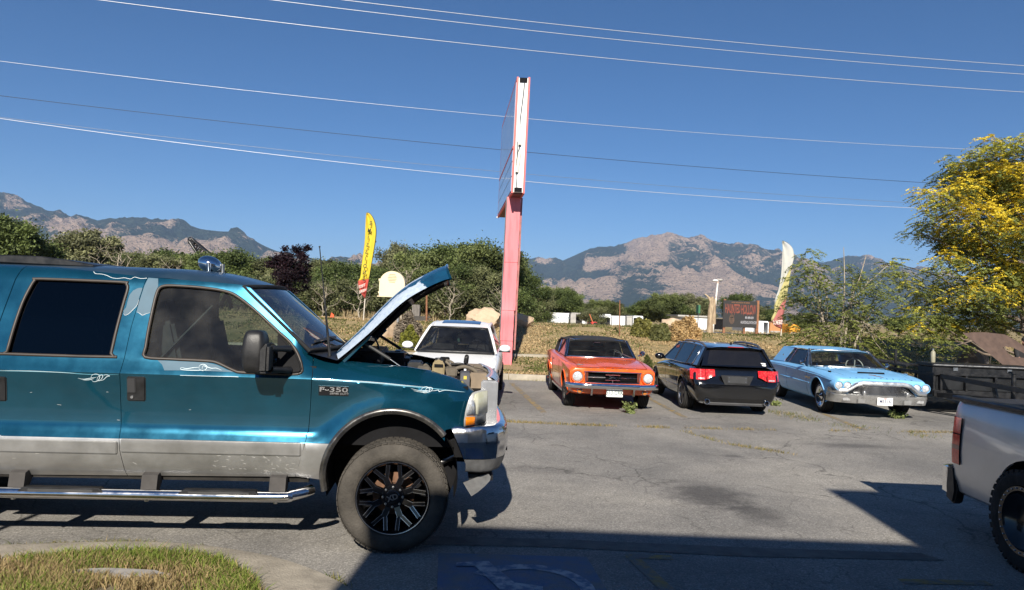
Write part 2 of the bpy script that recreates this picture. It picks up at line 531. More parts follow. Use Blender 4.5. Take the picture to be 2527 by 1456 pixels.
KY = 20.62                       # face of the far kerb
def hz(x, y):
  if y < KY + 0.1: return -0.06
  t = (y - KY) / 11.0
  if t < 1: z = 0.13 + 1.12 * (t ** 1.6)
  else:
    z = interp(y, [31.6, 36, 44, 53, 75, 130, 300], [1.25, 1.22, 0.92, 0.86, 0.55, 0.4, 0.0])
  w = sm(KY, KY + 4, y)
  z += w * 0.10 * (math.sin(x * 0.35 + y * 0.21) * 0.5 + math.sin(x * 0.9 - y * 0.5 + 1.3) * 0.25)
  return z

def build_ground():
  xs = [-9000, -5000, -2500, -1200, -600, -300, -150, -90] + list(np.linspace(-64, 64, 129)) + [90, 150, 300, 600, 1200, 2500, 5000, 9000]
  ys = [-400, -150, -70] + list(np.linspace(-40, 20, 7)) + [KY + 0.05] + list(np.linspace(KY + 0.16, 60, 70)) + [65, 72, 80, 95, 130, 200, 300, 600, 1200, 2500, 5000, 9500]
  m = MB(); nx = len(xs)
  m.add([(x, y, hz(x, y)) for y in ys for x in xs],
      [(j * nx + i, j * nx + i + 1, (j + 1) * nx + i + 1, (j + 1) * nx + i) for j in range(len(ys) - 1) for i in range(nx - 1)])
  tag(m.build('ground', BANK, smooth=60), kind='structure', label='dry straw coloured grass bank and open ground behind the parking lot')
  m = MB(); m.grid(lambda u, v: (lerp(-45, 45, u), lerp(-30, KY - 0.004, v), 0.0), 30, 20)
  tag(m.build('parking_lot', ASPH), kind='structure', label='cracked sun bleached grey asphalt parking lot')
  m = MB(); m.grid(lambda u, v: (lerp(-120, 120, u), lerp(44.5, 51.5, v), hz(lerp(-120, 120, u), lerp(44.5, 51.5, v)) + 0.05), 160, 6)
  tag(m.build('road', ROADM), kind='structure', label='grey road running behind the grass bank')
  # far kerb in cast sections
  x = -30.0; i = 0
  kerb = tag(bpy.data.objects.new('kerb', None), 'pale concrete kerb along the back of the parking lot', kind='structure')
  COL.objects.link(kerb); kerb.location = (0, KY, 0); WM['kerb'] = Matrix.Translation((0, KY, 0))
  while x < 30:
    m = MB(); L = 3.0
    m.prism([(KY, -0.02), (KY + 0.015, 0.135), (KY + 0.03, 0.155), (KY + 0.17, 0.155), (KY + 0.17, -0.02)], lambda u, v, a: (a, u, v), x + 0.006, x + L - 0.006)
    m.build('kerb_stone', CONC2, kerb, world=True, bevel=0.008)
    x += L; i += 1
  # low concrete edging crossing the bank
  m = MB()
  pts = [(x, 25.0 + 0.3 * math.sin(x * 0.2), hz(x, 25.0 + 0.3 * math.sin(x * 0.2))) for x in np.linspace(-16, 3.2, 40)]
  for a, b2 in zip(pts[:-1], pts[1:]):
    m.bar(a, b2, 0.22, 0.16)
  tag(m.build('garden_edging', CONC2, world=True), 'low pale concrete edging strip crossing the dry grass bank', 'edging')
build_ground()

# painted markings
def worn(name, col, base=(0.17, 0.165, 0.155), thr=(0.42, 0.6), sc=7.0):
  return pmat(name, base, 0.85, col2=col, thr=thr, vscale=sc, detail=9, spec=0.25, bump=0.4, bscale=60)
YEL = worn('worn_yellow', (0.36, 0.235, 0.055), thr=(0.44, 0.66))
BLUE = worn('worn_blue', (0.085, 0.15, 0.28), (0.19, 0.19, 0.19), thr=(0.34, 0.72), sc=4)
WHT = worn('worn_white', (0.42, 0.43, 0.45), (0.12, 0.17, 0.26), thr=(0.42, 0.6), sc=11)
def flat_poly(name, px, mat, z=0.004, label=None):
  P = [gnd(x, y, z) for x, y in px]
  return flat_world(name, [(p.x, p.y) for p in P], mat, z, label)
def flat_world(name, P, mat, z, label=None):
  m = MB()
  tri = geometry.tessellate_polygon([[Vector((x, y, 0)) for x, y in P]])
  m.add([(x, y, z) for x, y in P], [tuple(t) for t in tri])
  o = m.build(name, mat, smooth=0)
  return tag(o, label, kind='structure')
def stall_line(a, b, w, label, mat=None):
  d = Vector((b[0] - a[0], b[1] - a[1])); n_ = Vector((-d.y, d.x)).normalized() * w / 2
  flat_world('painted_line', [(a[0] + n_.x, a[1] + n_.y), (a[0] - n_.x, a[1] - n_.y), (b[0] - n_.x, b[1] - n_.y), (b[0] + n_.x, b[1] + n_.y)], mat or YEL, 0.004, label)
def g2(px, py):
  p = gnd(px, py); return (p.x, p.y)
stall_line(g2(1262, 945), g2(1342, 1018), 0.13, 'worn yellow stall line beside the white sedan')
stall_line((3.15, 20.2), g2(1690, 1030), 0.12, 'worn yellow stall line between orange convertible and black wagon')
stall_line(g2(1980, 1000), g2(2135, 1062), 0.12, 'worn yellow stall line between black wagon and blue coupe')
stall_line(g2(2330, 985), g2(2440, 1030), 0.12, 'worn yellow stall line beside the black trailer')
yy = gnd(1600, 1385).y
stall_line((1.06, yy + 0.05), (1.62, 3.2), 0.11, 'yellow stall line in the shade of the building')
stall_line((1.0, yy + 0.10), (1.38, yy + 0.10), 0.10, 'short yellow end cap of the shaded stall line')
stall_line((3.05, 5.72), (3.75, 5.76), 0.10, 'faded yellow dash near the silver pickup')
# access symbol: a blue square with a white wheelchair ring and body
x0, x1, y1 = -0.50, 0.68, 5.94
flat_world('painted_square', [(x0, y1), (x1, y1 + 0.05), (x1 + 0.25, 3.6), (x0 + 0.2, 3.6)], BLUE, 0.004, 'worn blue parking bay square with white wheelchair symbol')
def ring(cx, cy, r0, r1, a0, a1, n=24):
  return [(cx + r1 * math.cos(lerp(a0, a1, i / n)), cy + r1 * math.sin(lerp(a0, a1, i / n))) for i in range(n + 1)] + \
       [(cx + r0 * math.cos(lerp(a1, a0, i / n)), cy + r0 * math.sin(lerp(a1, a0, i / n))) for i in range(n + 1)]
flat_world('painted_symbol', ring(0.20, 5.28, 0.36, 0.47, R(-40), R(150)), WHT, 0.008, 'white wheel ring of the painted wheelchair symbol')
flat_world('painted_symbol', [(-0.34, 5.72), (-0.10, 5.78), (0.10, 5.35), (0.30, 5.30), (0.30, 5.18), (0.0, 5.20), (-0.2, 5.66), (-0.34, 5.64)], WHT, 0.011, 'white body stroke of the painted wheelchair symbol')
# dark mended strip along the front of the bays
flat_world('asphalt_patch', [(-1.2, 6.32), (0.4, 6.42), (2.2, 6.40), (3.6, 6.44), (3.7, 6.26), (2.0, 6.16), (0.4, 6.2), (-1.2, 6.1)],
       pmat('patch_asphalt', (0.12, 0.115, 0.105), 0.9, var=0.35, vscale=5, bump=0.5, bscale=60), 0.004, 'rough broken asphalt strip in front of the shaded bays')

# near kerb and lawn
def near_lawn():
  outer = [gnd(x, y) for x, y in ((-300, 1372), (0, 1360), (300, 1351), (480, 1358), (610, 1376), (700, 1396), (775, 1422), (838, 1452), (880, 1480))]
  inner = [gnd(x, y, 0.07) for x, y in ((-300, 1380), (0, 1376), (300, 1362), (470, 1368), (560, 1388), (612, 1418), (640, 1448), (655, 1480), (665, 1520))]
  o2 = spline([(p.x, p.y, 0) for p in outer], 5); i2 = spline([(p.x, p.y, 0) for p in inner], 5)
  m = MB()
  n = len(o2)
  vv = []; ff = []
  for a, b2 in zip(o2, i2):
    d = (b2 - a).normalized()
    vv += [(a.x, a.y, 0.001), (a.x + d.x * 0.01, a.y + d.y * 0.01, 0.05), (lerp(a.x, b2.x, .3), lerp(a.y, b2.y, .3), 0.07), (b2.x, b2.y, 0.075), (b2.x, b2.y, 0.0)]
  for i in range(n - 1):
    for j in range(4):
      ff.append((i * 5 + j, i * 5 + j + 1, (i + 1) * 5 + j + 1, (i + 1) * 5 + j))
  m.add(vv, ff)
  tag(m.build('lawn_kerb', CONC, smooth=50), 'curved concrete kerb strip round the small lawn', kind='structure')
  poly = [(p.x, p.y) for p in i2] + [(-1.35, 1.5), (-6.5, 1.5), (-6.5, 5.3)]
  m = MB()
  tri = geometry.tessellate_polygon([[Vector((x, y, 0)) for x, y in poly]])
  m.add([(x, y, 0.06) for x, y in poly], [tuple(t) for t in tri])
  tag(m.build('lawn_soil', pmat('soil', (0.16, 0.13, 0.08), 0.95, var=0.4, vscale=9), smooth=0), 'soil under the small front lawn', kind='structure')
  return poly
LAWN = near_lawn()

# the workshop behind the camera (casts the big shadow)
def workshop():
  t = thing('repair_shop', 'beige single storey repair shop with a taller bay behind the viewer', 'building', (3, -6.5, 0))
  wallm = pmat('stucco', (0.45, 0.40, 0.33), 0.9, var=0.12, vscale=2, bump=0.3, bscale=80)
  m = MB(); m.box(-1.5, 3.2, -11, -2.5, 0, 5.62); m.build('wall', wallm, t, world=True)
  m = MB(); m.box(3.2, 12.0, -11, -2.5, 0, 6.9); m.build('wall', wallm, t, world=True)
  for a, b2, h in ((-1.53, 3.195, 5.62), (3.17, 12.03, 6.9)):
    m = MB(); m.box(a, b2, -11.05, -2.46, h, h + 0.12); m.build('parapet_cap', pmat('cap_metal', (0.25, 0.07, 0.06), 0.5, var=0.1), t, world=True)
  for a, b2 in ((-0.9, 1.0), (4.0, 7.2), (8.0, 11.2)):
    m = MB()
    for k in range(5): m.box(a, b2, -2.49, -2.44, 0.05 + k * 0.62, 0.64 + k * 0.62)
    m.build('roller_door', pmat('door_white', (0.6, 0.6, 0.58), 0.5, var=0.06), t, world=True)
workshop()
def shadow_post():
  t = thing('unseen_post', 'thin dark post out of view beside the shop, read from its shadow', 'post', (-4.35, 1.2, 0.06))  # unseen post, inferred from the slim shadow it casts by the lawn
  m = MB(); m.tube([(-4.35, 1.2, 0.05), (-4.35, 1.2, 3.6)], 0.035, 10); m.build('pole', BLACKM, t, world=True)
  m = MB(); m.box(-4.45, -4.25, 1.1, 1.3, 0.05, 0.075); m.build('base_plate', BLACKM, t, world=True)
shadow_post()
# mountains
def mountain_mat():
  m, n, l, b = nodes_mat('mountain')
  geo = n.new('ShaderNodeNewGeometry')
  pos = geo.outputs['Position']
  sc0 = n.new('ShaderNodeVectorMath'); sc0.operation = 'SCALE'; sc0.inputs['Scale'].default_value = 0.001; l.new(pos, sc0.inputs[0])
  p = sc0.outputs['Vector']
  at_ = n.new('ShaderNodeAttribute'); at_.attribute_name = 'rock'
  big = nnoise(n, l, p, 5.0, 8, 0.65, 0.6)
  fine = nnoise(n, l, p, 38.0, 6, 0.75)
  vfine = nnoise(n, l, p, 110.0, 4, 0.8)
  def add(a, b_, k):
    x = n.new('ShaderNodeMath'); x.operation = 'MULTIPLY_ADD'; x.inputs[1].default_value = k; l.new(a, x.inputs[0])
    if isinstance(b_, float): x.inputs[2].default_value = b_
    else: l.new(b_, x.inputs[2])
    return x.outputs[0]
  mid = nnoise(n, l, p, 14.0, 8, 0.7, 0.9)
  s = add(at_.outputs['Fac'], -1.12, 0.80)
  s = add(big, s, 0.35); s = add(mid, s, 0.90); s = add(fine, s, 0.55); s = add(vfine, s, 0.45)
  mask = nramp(n, l, s, [(0.44, g3(0.0)), (0.54, g3(1.0))])
  spk = nramp(n, l, nnoise(n, l, p, 70.0, 3, 0.8), [(0.52, g3(1.0)), (0.60, g3(0.25))])
  mask = nmix(n, l, 1.0, mask, spk, 'MULTIPLY')
  veg = nramp(n, l, fine, [(0.3, (0.028, 0.046, 0.034)), (0.7, (0.075, 0.095, 0.062))])
  rock = nramp(n, l, vfine, [(0.25, (0.30, 0.21, 0.155)), (0.5, (0.52, 0.385, 0.285)), (0.8, (0.66, 0.53, 0.42))])
  c = nmix(n, l, mask, veg, rock)
  l.new(c, b.inputs['Base Color']); b.inputs['Roughness'].default_value = 1.0; b.inputs['Specular IOR Level'].default_value = 0.0
  bp = n.new('ShaderNodeBump'); bp.inputs['Strength'].default_value = 1.0; bp.inputs['Distance'].default_value = 40.0
  l.new(fine, bp.inputs['Height']); l.new(bp.outputs['Normal'], b.inputs['Normal'])
  return m
MOUNT = mountain_mat()
def mountain(name, label, ridge, Yr, Yf, spurs, seed, rockband):
  """ridge: display points of the skyline, standing at depth Yr; foot at Yf; spurs: (px, py, depth, half width px, rock)"""
  pts = [at(x, y, Yr) for x, y in ridge]
  X = np.array([p.x for p in pts]); Z = np.array([p.z for p in pts])
  nu, nv = 420, 170
  xs = np.linspace(X[0], X[-1], nu + 1); rz = np.interp(xs, X, Z)
  v = np.linspace(0, 1.35, nv + 1)
  # columns fan out from the viewer so that the skyline keeps its shape
  GX = np.zeros((nv + 1, nu + 1)); GY = np.zeros_like(GX)
  for j, t in enumerate(v):
    Y = Yf + (Yr - Yf) * t
    GX[j] = xs * (0.55 + 0.45 * Y / Yr); GY[j] = Y
  T = np.repeat(v[:, None], nu + 1, 1)
  RZ = np.repeat(rz[None, :], nv + 1, 0)
  shape = np.where(T <= 1, np.clip(T, 0, 1) ** 1.25, np.clip(1 - (T - 1) * 1.6, 0, 1))
  warp = fbm(GX / 900, GY / 900, 3, seed + 3) * 500
  rid = fbm((GX + warp) / 620, GY / 1500, 5, seed, ridged=True)
  rid2 = fbm((GX - warp) / 210, GY / 420, 4, seed + 5, ridged=True)
  rid3 = fbm(GX / 75, GY / 110, 3, seed + 9, ridged=True)
  env = np.clip(T, 0, 1) * np.clip(1.03 - T, 0, 1) ** 0.45 * 1.5
  Zg = RZ * shape + (rid - 0.62) * RZ.max() * 0.75 * env + (rid2 - 0.6) * RZ.max() * 0.26 * (env + 0.05) + (rid3 - .6) * RZ.max() * .09 * (env + .05)
  rock = 0.30 + 0.9 * (rid - 0.58) + 0.7 * (rid2 - 0.6) + .4 * (rid3 - .6)
  for px, py, hw, tt, k in spurs:
    p = at(px, py, Yf + (Yr - Yf) * tt); hwm = hw / F_ * p.y
    j = int(np.argmin(np.abs(v - tt)))
    base = Zg[j, int(np.argmin(np.abs(GX[j] - p.x)))]
    d2 = ((GX - p.x) / hwm) ** 2 + ((GY - p.y) / (hwm * 1.1)) ** 2
    g = np.exp(-d2 * 1.1)
    Zg += (p.z - base) * g
    rock += k * np.exp(-d2 * 1.6)
  if rockband:
    for px0, px1, py0, py1, k in rockband:
      PX = W_ / 2 + F_ * (GX / GY); PYv = 762 + (PX - 1263) * 0.0402 - F_ * (Zg - CAM.z) / GY
      cx, cy = (px0 + px1) / 2, (py0 + py1) / 2
      dd = np.maximum(np.abs(PX - cx) / ((px1 - px0) / 2), np.abs(PYv - cy) / ((py1 - py0) / 2))
      rock += k * np.clip(1.25 - dd, 0, 0.5) * 2
  Zg = np.maximum(Zg, -1.0 + 0 * Zg)
  Zg[0, :] = -1.0
  V = np.stack([GX, GY, Zg], -1).reshape(-1, 3)
  w = nu + 1
  I, J = np.meshgrid(np.arange(nu), np.arange(nv))
  a = (J * w + I).ravel(); Fq = np.stack([a, a + 1, a + w + 1, a + w], -1)
  me = np_mesh(name, V, Fq)
  at_ = me.attributes.new('rock', 'FLOAT', 'POINT'); at_.data.foreach_set('value', np.clip(rock, 0, 1.3).ravel().astype(np.float32))
  me.materials.append(MOUNT)
  me.polygons.foreach_set('use_smooth', [True] * len(me.polygons))
  o = bpy.data.objects.new(name, me); COL.objects.link(o)
  return tag(o, label, kind='structure')
def np_mesh(name, V, Fq):
  me = bpy.data.meshes.new(name)
  n, k = Fq.shape
  me.vertices.add(len(V)); me.vertices.foreach_set('co', V.astype(np.float32).ravel())
  me.loops.add(n * k); me.loops.foreach_set('vertex_index', Fq.astype(np.int32).ravel())
  me.polygons.add(n); me.polygons.foreach_set('loop_start', np.arange(0, n * k, k, dtype=np.int32))
  me.update(calc_edges=True)
  return me
mountain('mountain', 'long rocky mountain shoulder with pale cliff bands behind the left trees',
     [(-700, 500), (-400, 440), (-150, 452), (0, 473), (60, 495), (120, 518), (200, 538), (240, 543), (300, 533), (360, 534), (400, 532), (440, 538), (490, 553), (540, 560), (580, 561), (600, 572), (640, 596), (680, 612), (730, 622), (790, 636), (860, 640), (950, 662), (1050, 690), (1200, 740)],
     4300, 2600, [(130, 560, 60, .62, .2), (400, 548, 45, .9, .35), (590, 566, 40, .95, .35), (330, 590, 90, .5, .05), (480, 600, 80, .45, .1), (680, 622, 40, .8, .2)], 5,
     [(250, 560, 590, 640, .42), (120, 200, 538, 565, .45), (0, 60, 480, 515, .2), (640, 760, 600, 650, .25)])
mountain('mountain', 'broad rocky mountain with a pale summit ridge behind the white trailers',
     [(900, 740), (1100, 690), (1200, 660), (1280, 641), (1322, 628), (1345, 636), (1390, 634), (1440, 611), (1480, 597), (1545, 599), (1580, 588), (1605, 577), (1630, 588), (1660, 582), (1700, 592), (1750, 597), (1800, 602), (1850, 607), (1900, 620), (1935, 633), (2000, 640), (2080, 637), (2120, 643), (2180, 660), (2300, 690), (2450, 715), (2700, 700), (3000, 740)],
     5600, 3000, [(1745, 680, 105, .42, .75), (1400, 700, 95, .38, .55), (1600, 592, 60, .95, .5), (1530, 640, 60, .75, .35), (1480, 655, 60, .7, .3), (1900, 710, 60, .35, .35), (1330, 640, 40, .95, .4)], 23,
     [(1650, 1850, 680, 760, .4), (1340, 1520, 690, 770, .35), (1540, 1640, 580, 640, .4), (1440, 1520, 635, 670, .3)])
# the lifted teal pickup (local frame: x forward from the front axle, near side y < 0)
TEAL = pmat('teal_paint', (0.007, 0.090, 0.150), 0.20, 0.72, coat=1.0, var=0.14, vscale=3.0, rvar=0.05, spec=0.6)
SILV = pmat('silver_paint', (0.36, 0.355, 0.345), 0.36, 0.75, coat=0.5, var=0.16, vscale=3.5, rvar=0.06)
FADED = pmat('faded_clearcoat', (0.05, 0.105, 0.15), 0.6, 0.1, var=0.12, vscale=6)
PEELW = pmat('peel_edge', (0.62, 0.66, 0.68), 0.7, var=0.1)
def hood_mat():
  m, n, l, b = nodes_mat('peeled_hood')
  tc = n.new('ShaderNodeTexCoord').outputs['Object']
  def attr(nm):
    a_ = n.new('ShaderNodeAttribute'); a_.attribute_name = nm; return a_.outputs['Fac']
  def ma(op, x, y):
    q = n.new('ShaderNodeMath'); q.operation = op
    for i, v in enumerate((x, y)):
      if isinstance(v, float): q.inputs[i].default_value = v
      else: l.new(v, q.inputs[i])
    return q.outputs[0]
  big = nnoise(n, l, tc, 5.0, 8, 0.65, 0.8); fin = nnoise(n, l, tc, 26.0, 6, 0.75)
  wob = ma('ADD', ma('MULTIPLY', ma('SUBTRACT', big, 0.5), 0.16), ma('MULTIPLY', ma('SUBTRACT', fin, 0.5), 0.05))
  v2 = ma('ADD', attr('hv'), wob); u2 = ma('ADD', attr('hu'), ma('MULTIPLY', wob, 1.6))
  # dark strip left between two peeled fields, dark nose
  strip = ma('MULTIPLY', ma('GREATER_THAN', v2, 0.075), ma('LESS_THAN', v2, 0.125))
  nose = ma('GREATER_THAN', u2, 0.70)
  spots = ma('GREATER_THAN', fin, 0.66)
  dkm = ma('MAXIMUM', ma('MAXIMUM', strip, nose), ma('MULTIPLY', spots, ma('LESS_THAN', u2, 0.3)))
  wht = nramp(n, l, fin, [(0.3, (0.26, 0.33, 0.43)), (0.7, (0.46, 0.53, 0.62))])
  dk = nramp(n, l, big, [(0.3, (0.006, 0.03, 0.07)), (0.7, (0.008, 0.07, 0.14))])
  l.new(nmix(n, l, dkm, wht, dk), b.inputs['Base Color'])
  l.new(nramp(n, l, dkm, [(0.0, g3(0.75)), (1.0, g3(0.25))]), b.inputs['Roughness'])
  return m
HOODM = hood_mat()

TRK_A = R(5.0)
TRK_R = Vector((-1.01716, 6.91619, 0))
truck = thing('pickup_truck', 'lifted teal and silver crew cab pickup truck with its bonnet raised', 'pickup', TRK_R, TRK_A)
_ex = Vector((math.cos(TRK_A), math.sin(TRK_A), 0)); _ey = Vector((-math.sin(TRK_A), math.cos(TRK_A), 0))
def TL(px, py, yl=-0.97):
  d = ray(px, py)
  t = (yl - (CAM - TRK_R).dot(_ey)) / d.dot(_ey)
  p = CAM + d * t - TRK_R
  return Vector((p.dot(_ex), yl, p.z))
def xz(pts, yl=-0.97):
  return [(q.x, q.z) for q in (TL(a, b, yl) for a, b in pts)]
WCX, WCZ = 0.03, 0.575          # arch centre
def crease_z(x): return interp(x, [-0.62, 0.1, 0.62], [1.345, 1.31, 1.215])
def hw(x, z):
  """half width of the body side"""
  dz = 1.345 - crease_z(x)
  zz = z + dz * sm(0.95, 1.2, z)
  i = interp(zz, [0.50, 0.54, 0.60, 0.70, 0.842, 0.85, 0.915, 0.96, 1.06, 1.20, 1.32, 1.343, 1.352, 1.40, 1.46, 1.75, 2.04, 2.09, 2.12, 2.16],
         [0.10, 0.055, 0.02, 0.006, 0.0, 0.004, 0.036, 0.044, 0.044, 0.030, 0.010, 0.006, 0.010, 0.034, 0.060, 0.130, 0.212, 0.235, 0.262, 0.33])
  w = 1.0 - i
  if x > -0.75:                # fender: fuller above the crease, rolled top
    top = interp(x, [-0.75, -0.4, 0.1, 0.45, 0.645, 0.8], [1.50, 1.484, 1.447, 1.37, 1.286, 1.20])
    k = sm(-0.75, -0.5, x)
    w = lerp(w, max(w, 0.955), k * sm(1.30, 1.40, zz))
    w -= 0.16 * max(0.0, (z - (top - 0.14)) / 0.14) ** 2 * k
    d = math.hypot(x - WCX, z - WCZ)
    w += 0.034 * (1 - sm(0.56, 0.70, d)) * sm(0.80, 0.95, z)
  if x > 0.42:
    w -= 0.34 * (max(0.0, x - 0.42) / 0.5) ** 2.0
  return w
ZR = [0.50, 0.54, 0.57, 0.60, 0.65, 0.70, 0.78, 0.842, 0.846, 0.88, 0.915, 0.94, 0.97, 1.02, 1.08, 1.15, 1.2, 1.26, 1.30, 1.325, 1.343, 1.352, 1.375, 1.40, 1.43, 1.46, 1.52, 1.6, 1.7, 1.8, 1.9, 2.0, 2.04, 2.07, 2.095, 2.12, 2.15]
XR = list(np.arange(-5.6, -0.8, 0.12)) + list(np.arange(-0.8, 0.86, 0.04))
SILV_Z = 0.844
def slab(thick=0.035):
  m = MB(); nx = len(XR); nz = len(ZR)
  for s in (0, 1):
    for z in ZR:
      for x in XR: m.v.append((x, -hw(x, z) + s * thick, z))
  o = nx * nz
  def q(a, b, c, d, mi): m.f.append((a, b, c, d)); m.mi.append(mi)
  for j in range(nz - 1):
    mi = 1 if ZR[j + 1] <= SILV_Z else 0
    for i in range(nx - 1):
      a = j * nx + i
      q(a, a + 1, a + nx + 1, a + nx, mi); q(o + a + nx, o + a + nx + 1, o + a + 1, o + a, mi)
  for i in range(nx - 1):
    q(i + 1, i, o + i, o + i + 1, 1); a = (nz - 1) * nx + i; q(a, a + 1, o + a + 1, o + a, 0)
  for j in range(nz - 1):
    a = j * nx; q(a, a + nx, o + a + nx, o + a, 0); a = j * nx + nx - 1; q(a + nx, a, o + a, o + a + nx, 0)
  return m
def side_fn(u, v, a): return (u, a, v)
def panel(name, outline, holes=(), both=True, mats=None, label=None):
  mats = mats or [TEAL, SILV]
  cut = MB(); cut.prism(outline, side_fn, -1.4, -0.35)
  ops = [(cut, 'INTERSECT')]
  for h in holes:
    c = MB(); c.prism(h, side_fn, -1.5, -0.3); ops.append((c, 'DIFFERENCE'))
  me = boolean(slab(), ops, mats)
  out = []
  mv = [tuple(v.co) for v in me.vertices]; mf = [tuple(p.vertices) for p in me.polygons]; mi = [p.material_index for p in me.polygons]
  out.append(finish(me, name, mats, truck, 32, label=label))
  if both:
    b = MB(); b.v = [(x, -y, z) for x, y, z in mv]; b.f = [f[::-1] for f in mf]; b.mi = mi
    out.append(b.build(name, mats, truck, 32))
  return out
C1 = lambda pts: [(x * .3178, 555.2 + y * .3178) for x, y in pts]
C2 = lambda pts: [(555.2 + x * .3177, 586 + y * .3177) for x, y in pts]
C3 = lambda pts: [(740.3 + x * .3643, 925.4 + y * .3643) for x, y in pts]
C4 = lambda pts: [(x * .32195, 987 + y * .32195) for x, y in pts]
C5 = lambda pts: [(555.2 + x * .178, 666.3 + y * .178) for x, y in pts]

fd_rear = C1([(1063, 397), (1040, 500), (985, 790), (955, 1040), (942, 1150)]) + C4([(924, 0), (926, 240), (931, 380), (972, 582)])
fd_front = C4([(2258, 590), (2300, 480), (2340, 330), (2360, 240), (2380, 0)]) + [(770.6, 925), (767, 889), (760.8, 866)]
fd_top = [(733, 836), (662, 765), (601, 708), (585, 702), (560, 699), (480, 692.5)]
door_f = xz(fd_rear + fd_front + fd_top)
win_f = xz(C1([(1113, 1028), (1112, 950), (1122, 800), (1145, 590), (1160, 510), (1176, 484), (1200, 471), (1270, 466), (1500, 481), (1680, 507), (1780, 542), (1900, 625), (2000, 706), (2150, 838), (2240, 915), (2300, 1000), (2335, 1090), (2335, 1150), (2220, 1158), (1890, 1145), (1830, 1135), (1760, 1106), (1680, 1072), (1600, 1058), (1300, 1043)]))
rd_rear = [(19, 645), (5, 690), (-18, 800), (-30, 885), (-34, 1000), (-34, 1064), (-40, 1110), (-60, 1150), (-70, 1172)]
rd_out = [(x - 1.4, y) for x, y in fd_rear]
door_r = xz(rd_rear + rd_out[::-1])
win_r = xz(C1([(40, 1003), (36, 985), (62, 800), (102, 600), (150, 462), (172, 426), (212, 412), (860, 438), (903, 453), (920, 490), (902, 600), (872, 800), (846, 1000), (836, 1026)]))
fdoors = panel('front_door', door_f, [win_f])
rdoors = panel('rear_door', door_r, [win_r])
arch = [(x, z) for x, z in circle(WCX, WCZ, 0.515, 48)]
fender_out = xz([(772.2, 925), (768.6, 889), (764, 869), (800, 884), (841, 894), (904.7, 900.5), (1000, 910), (1063.5, 921), (1111, 935.5), (1143, 948), (1165, 965.6), (1172, 973), (1158, 987), (1148, 1024), (1144, 1052), (1099, 1060)]) + [(0.43, 0.52), (-0.47, 0.52)] + xz([(805, 1187), (728.5, 1176), (754.5, 1093), (761.5, 1064), (767.5, 987)])
panel('front_fender', fender_out, [arch + []])
# roof rail and pillars above the doors; cab corner behind the rear door
xr, xt = TL(598, 706, -.79).x, TL(760, 862, -.92).x
rail_lo = [(q[0], q[1] + 0.004) for q in xz([(-60, 638), (19, 643.6), (338, 680.2), (480, 691.2), (560, 697.2), (584, 700.0)])]
rail_lo[0] = (-3.4, rail_lo[1][1] + .01)
rail = rail_lo + [(rail_lo[-1][0] + .02, rail_lo[-1][1] + .02), (-1.40, 2.09), (-1.6, 2.10), (-3.4, 2.14)]
panel('roof_rail', rail)
rr_ = [(q[0] - 0.006, q[1]) for q in xz(rd_rear)]
panel('cab_corner', rr_ + [(-3.4, 0.545), (-3.4, rr_[0][1] + .003)])
# roof
def roof_z(x, y):
  e = interp(abs(y), [0.0, 0.35, 0.55, 0.68, 0.735, 0.76], [2.195, 2.187, 2.172, 2.145, 2.118, 2.096])
  d = max(0.0, (x + 1.95) / 0.68)
  return e - 0.105 * d ** 2.2 - 0.01 * sm(-2.2, -3.4, x)
x_fr = xr + 0.01
m = MB()
def roof_pt(u, v, dz=0):
  y = lerp(-0.76, 0.76, v)
  xf = x_fr + 0.10 * (1 - (y / 0.76) ** 2)
  x = lerp(-3.42, xf, u)
  return (x, y, roof_z(x - 0.10 * (1 - (y / 0.76) ** 2) * u, y) - dz)
m.grid(lambda u, v: roof_pt(u, v), 40, 24)
m.grid(lambda u, v: roof_pt(u, v, 0.03), 40, 24)
m.build('roof', pmat('oxidised_roof', (0.020, 0.055, 0.095), 0.38, 0.45, coat=.3, col2=(.045, .08, .12), vscale=2.5, rvar=.1), truck, 50)
m = MB()
m.prism([(-3.4, 2.17), (-3.35, 2.232), (-2.95, 2.238), (-2.72, 2.218), (-2.50, 2.185), (-2.5, 2.165)], side_fn, -0.55, 0.55)
m.build('roof_rack_fairing', BLACKM, truck, 30, bevel=0.008)
# rear wall of the cab with window, floor, firewall
m = MB(); m.box(-3.43, -3.39, -0.93, 0.93, 0.6, 1.5); m.box(-3.43, -3.39, -0.9, 0.9, 1.95, 2.12)
m.box(-3.43, -3.39, -0.9, -0.7, 1.5, 1.95); m.box(-3.43, -3.39, 0.7, 0.9, 1.5, 1.95); m.build('cab_back', TEAL, truck)
m = MB(); m.box(-3.42, -3.40, -0.7, 0.7, 1.5, 1.95); m.build('rear_window', glassmat('dark_glass', (0.03, 0.035, 0.04)), truck)
m = MB(); m.box(-3.4, -0.62, -0.93, 0.93, 0.56, 0.62); m.box(-0.66, -0.6, -0.93, 0.93, 0.6, 1.44); m.build('floor_pan', UNDER, truck)
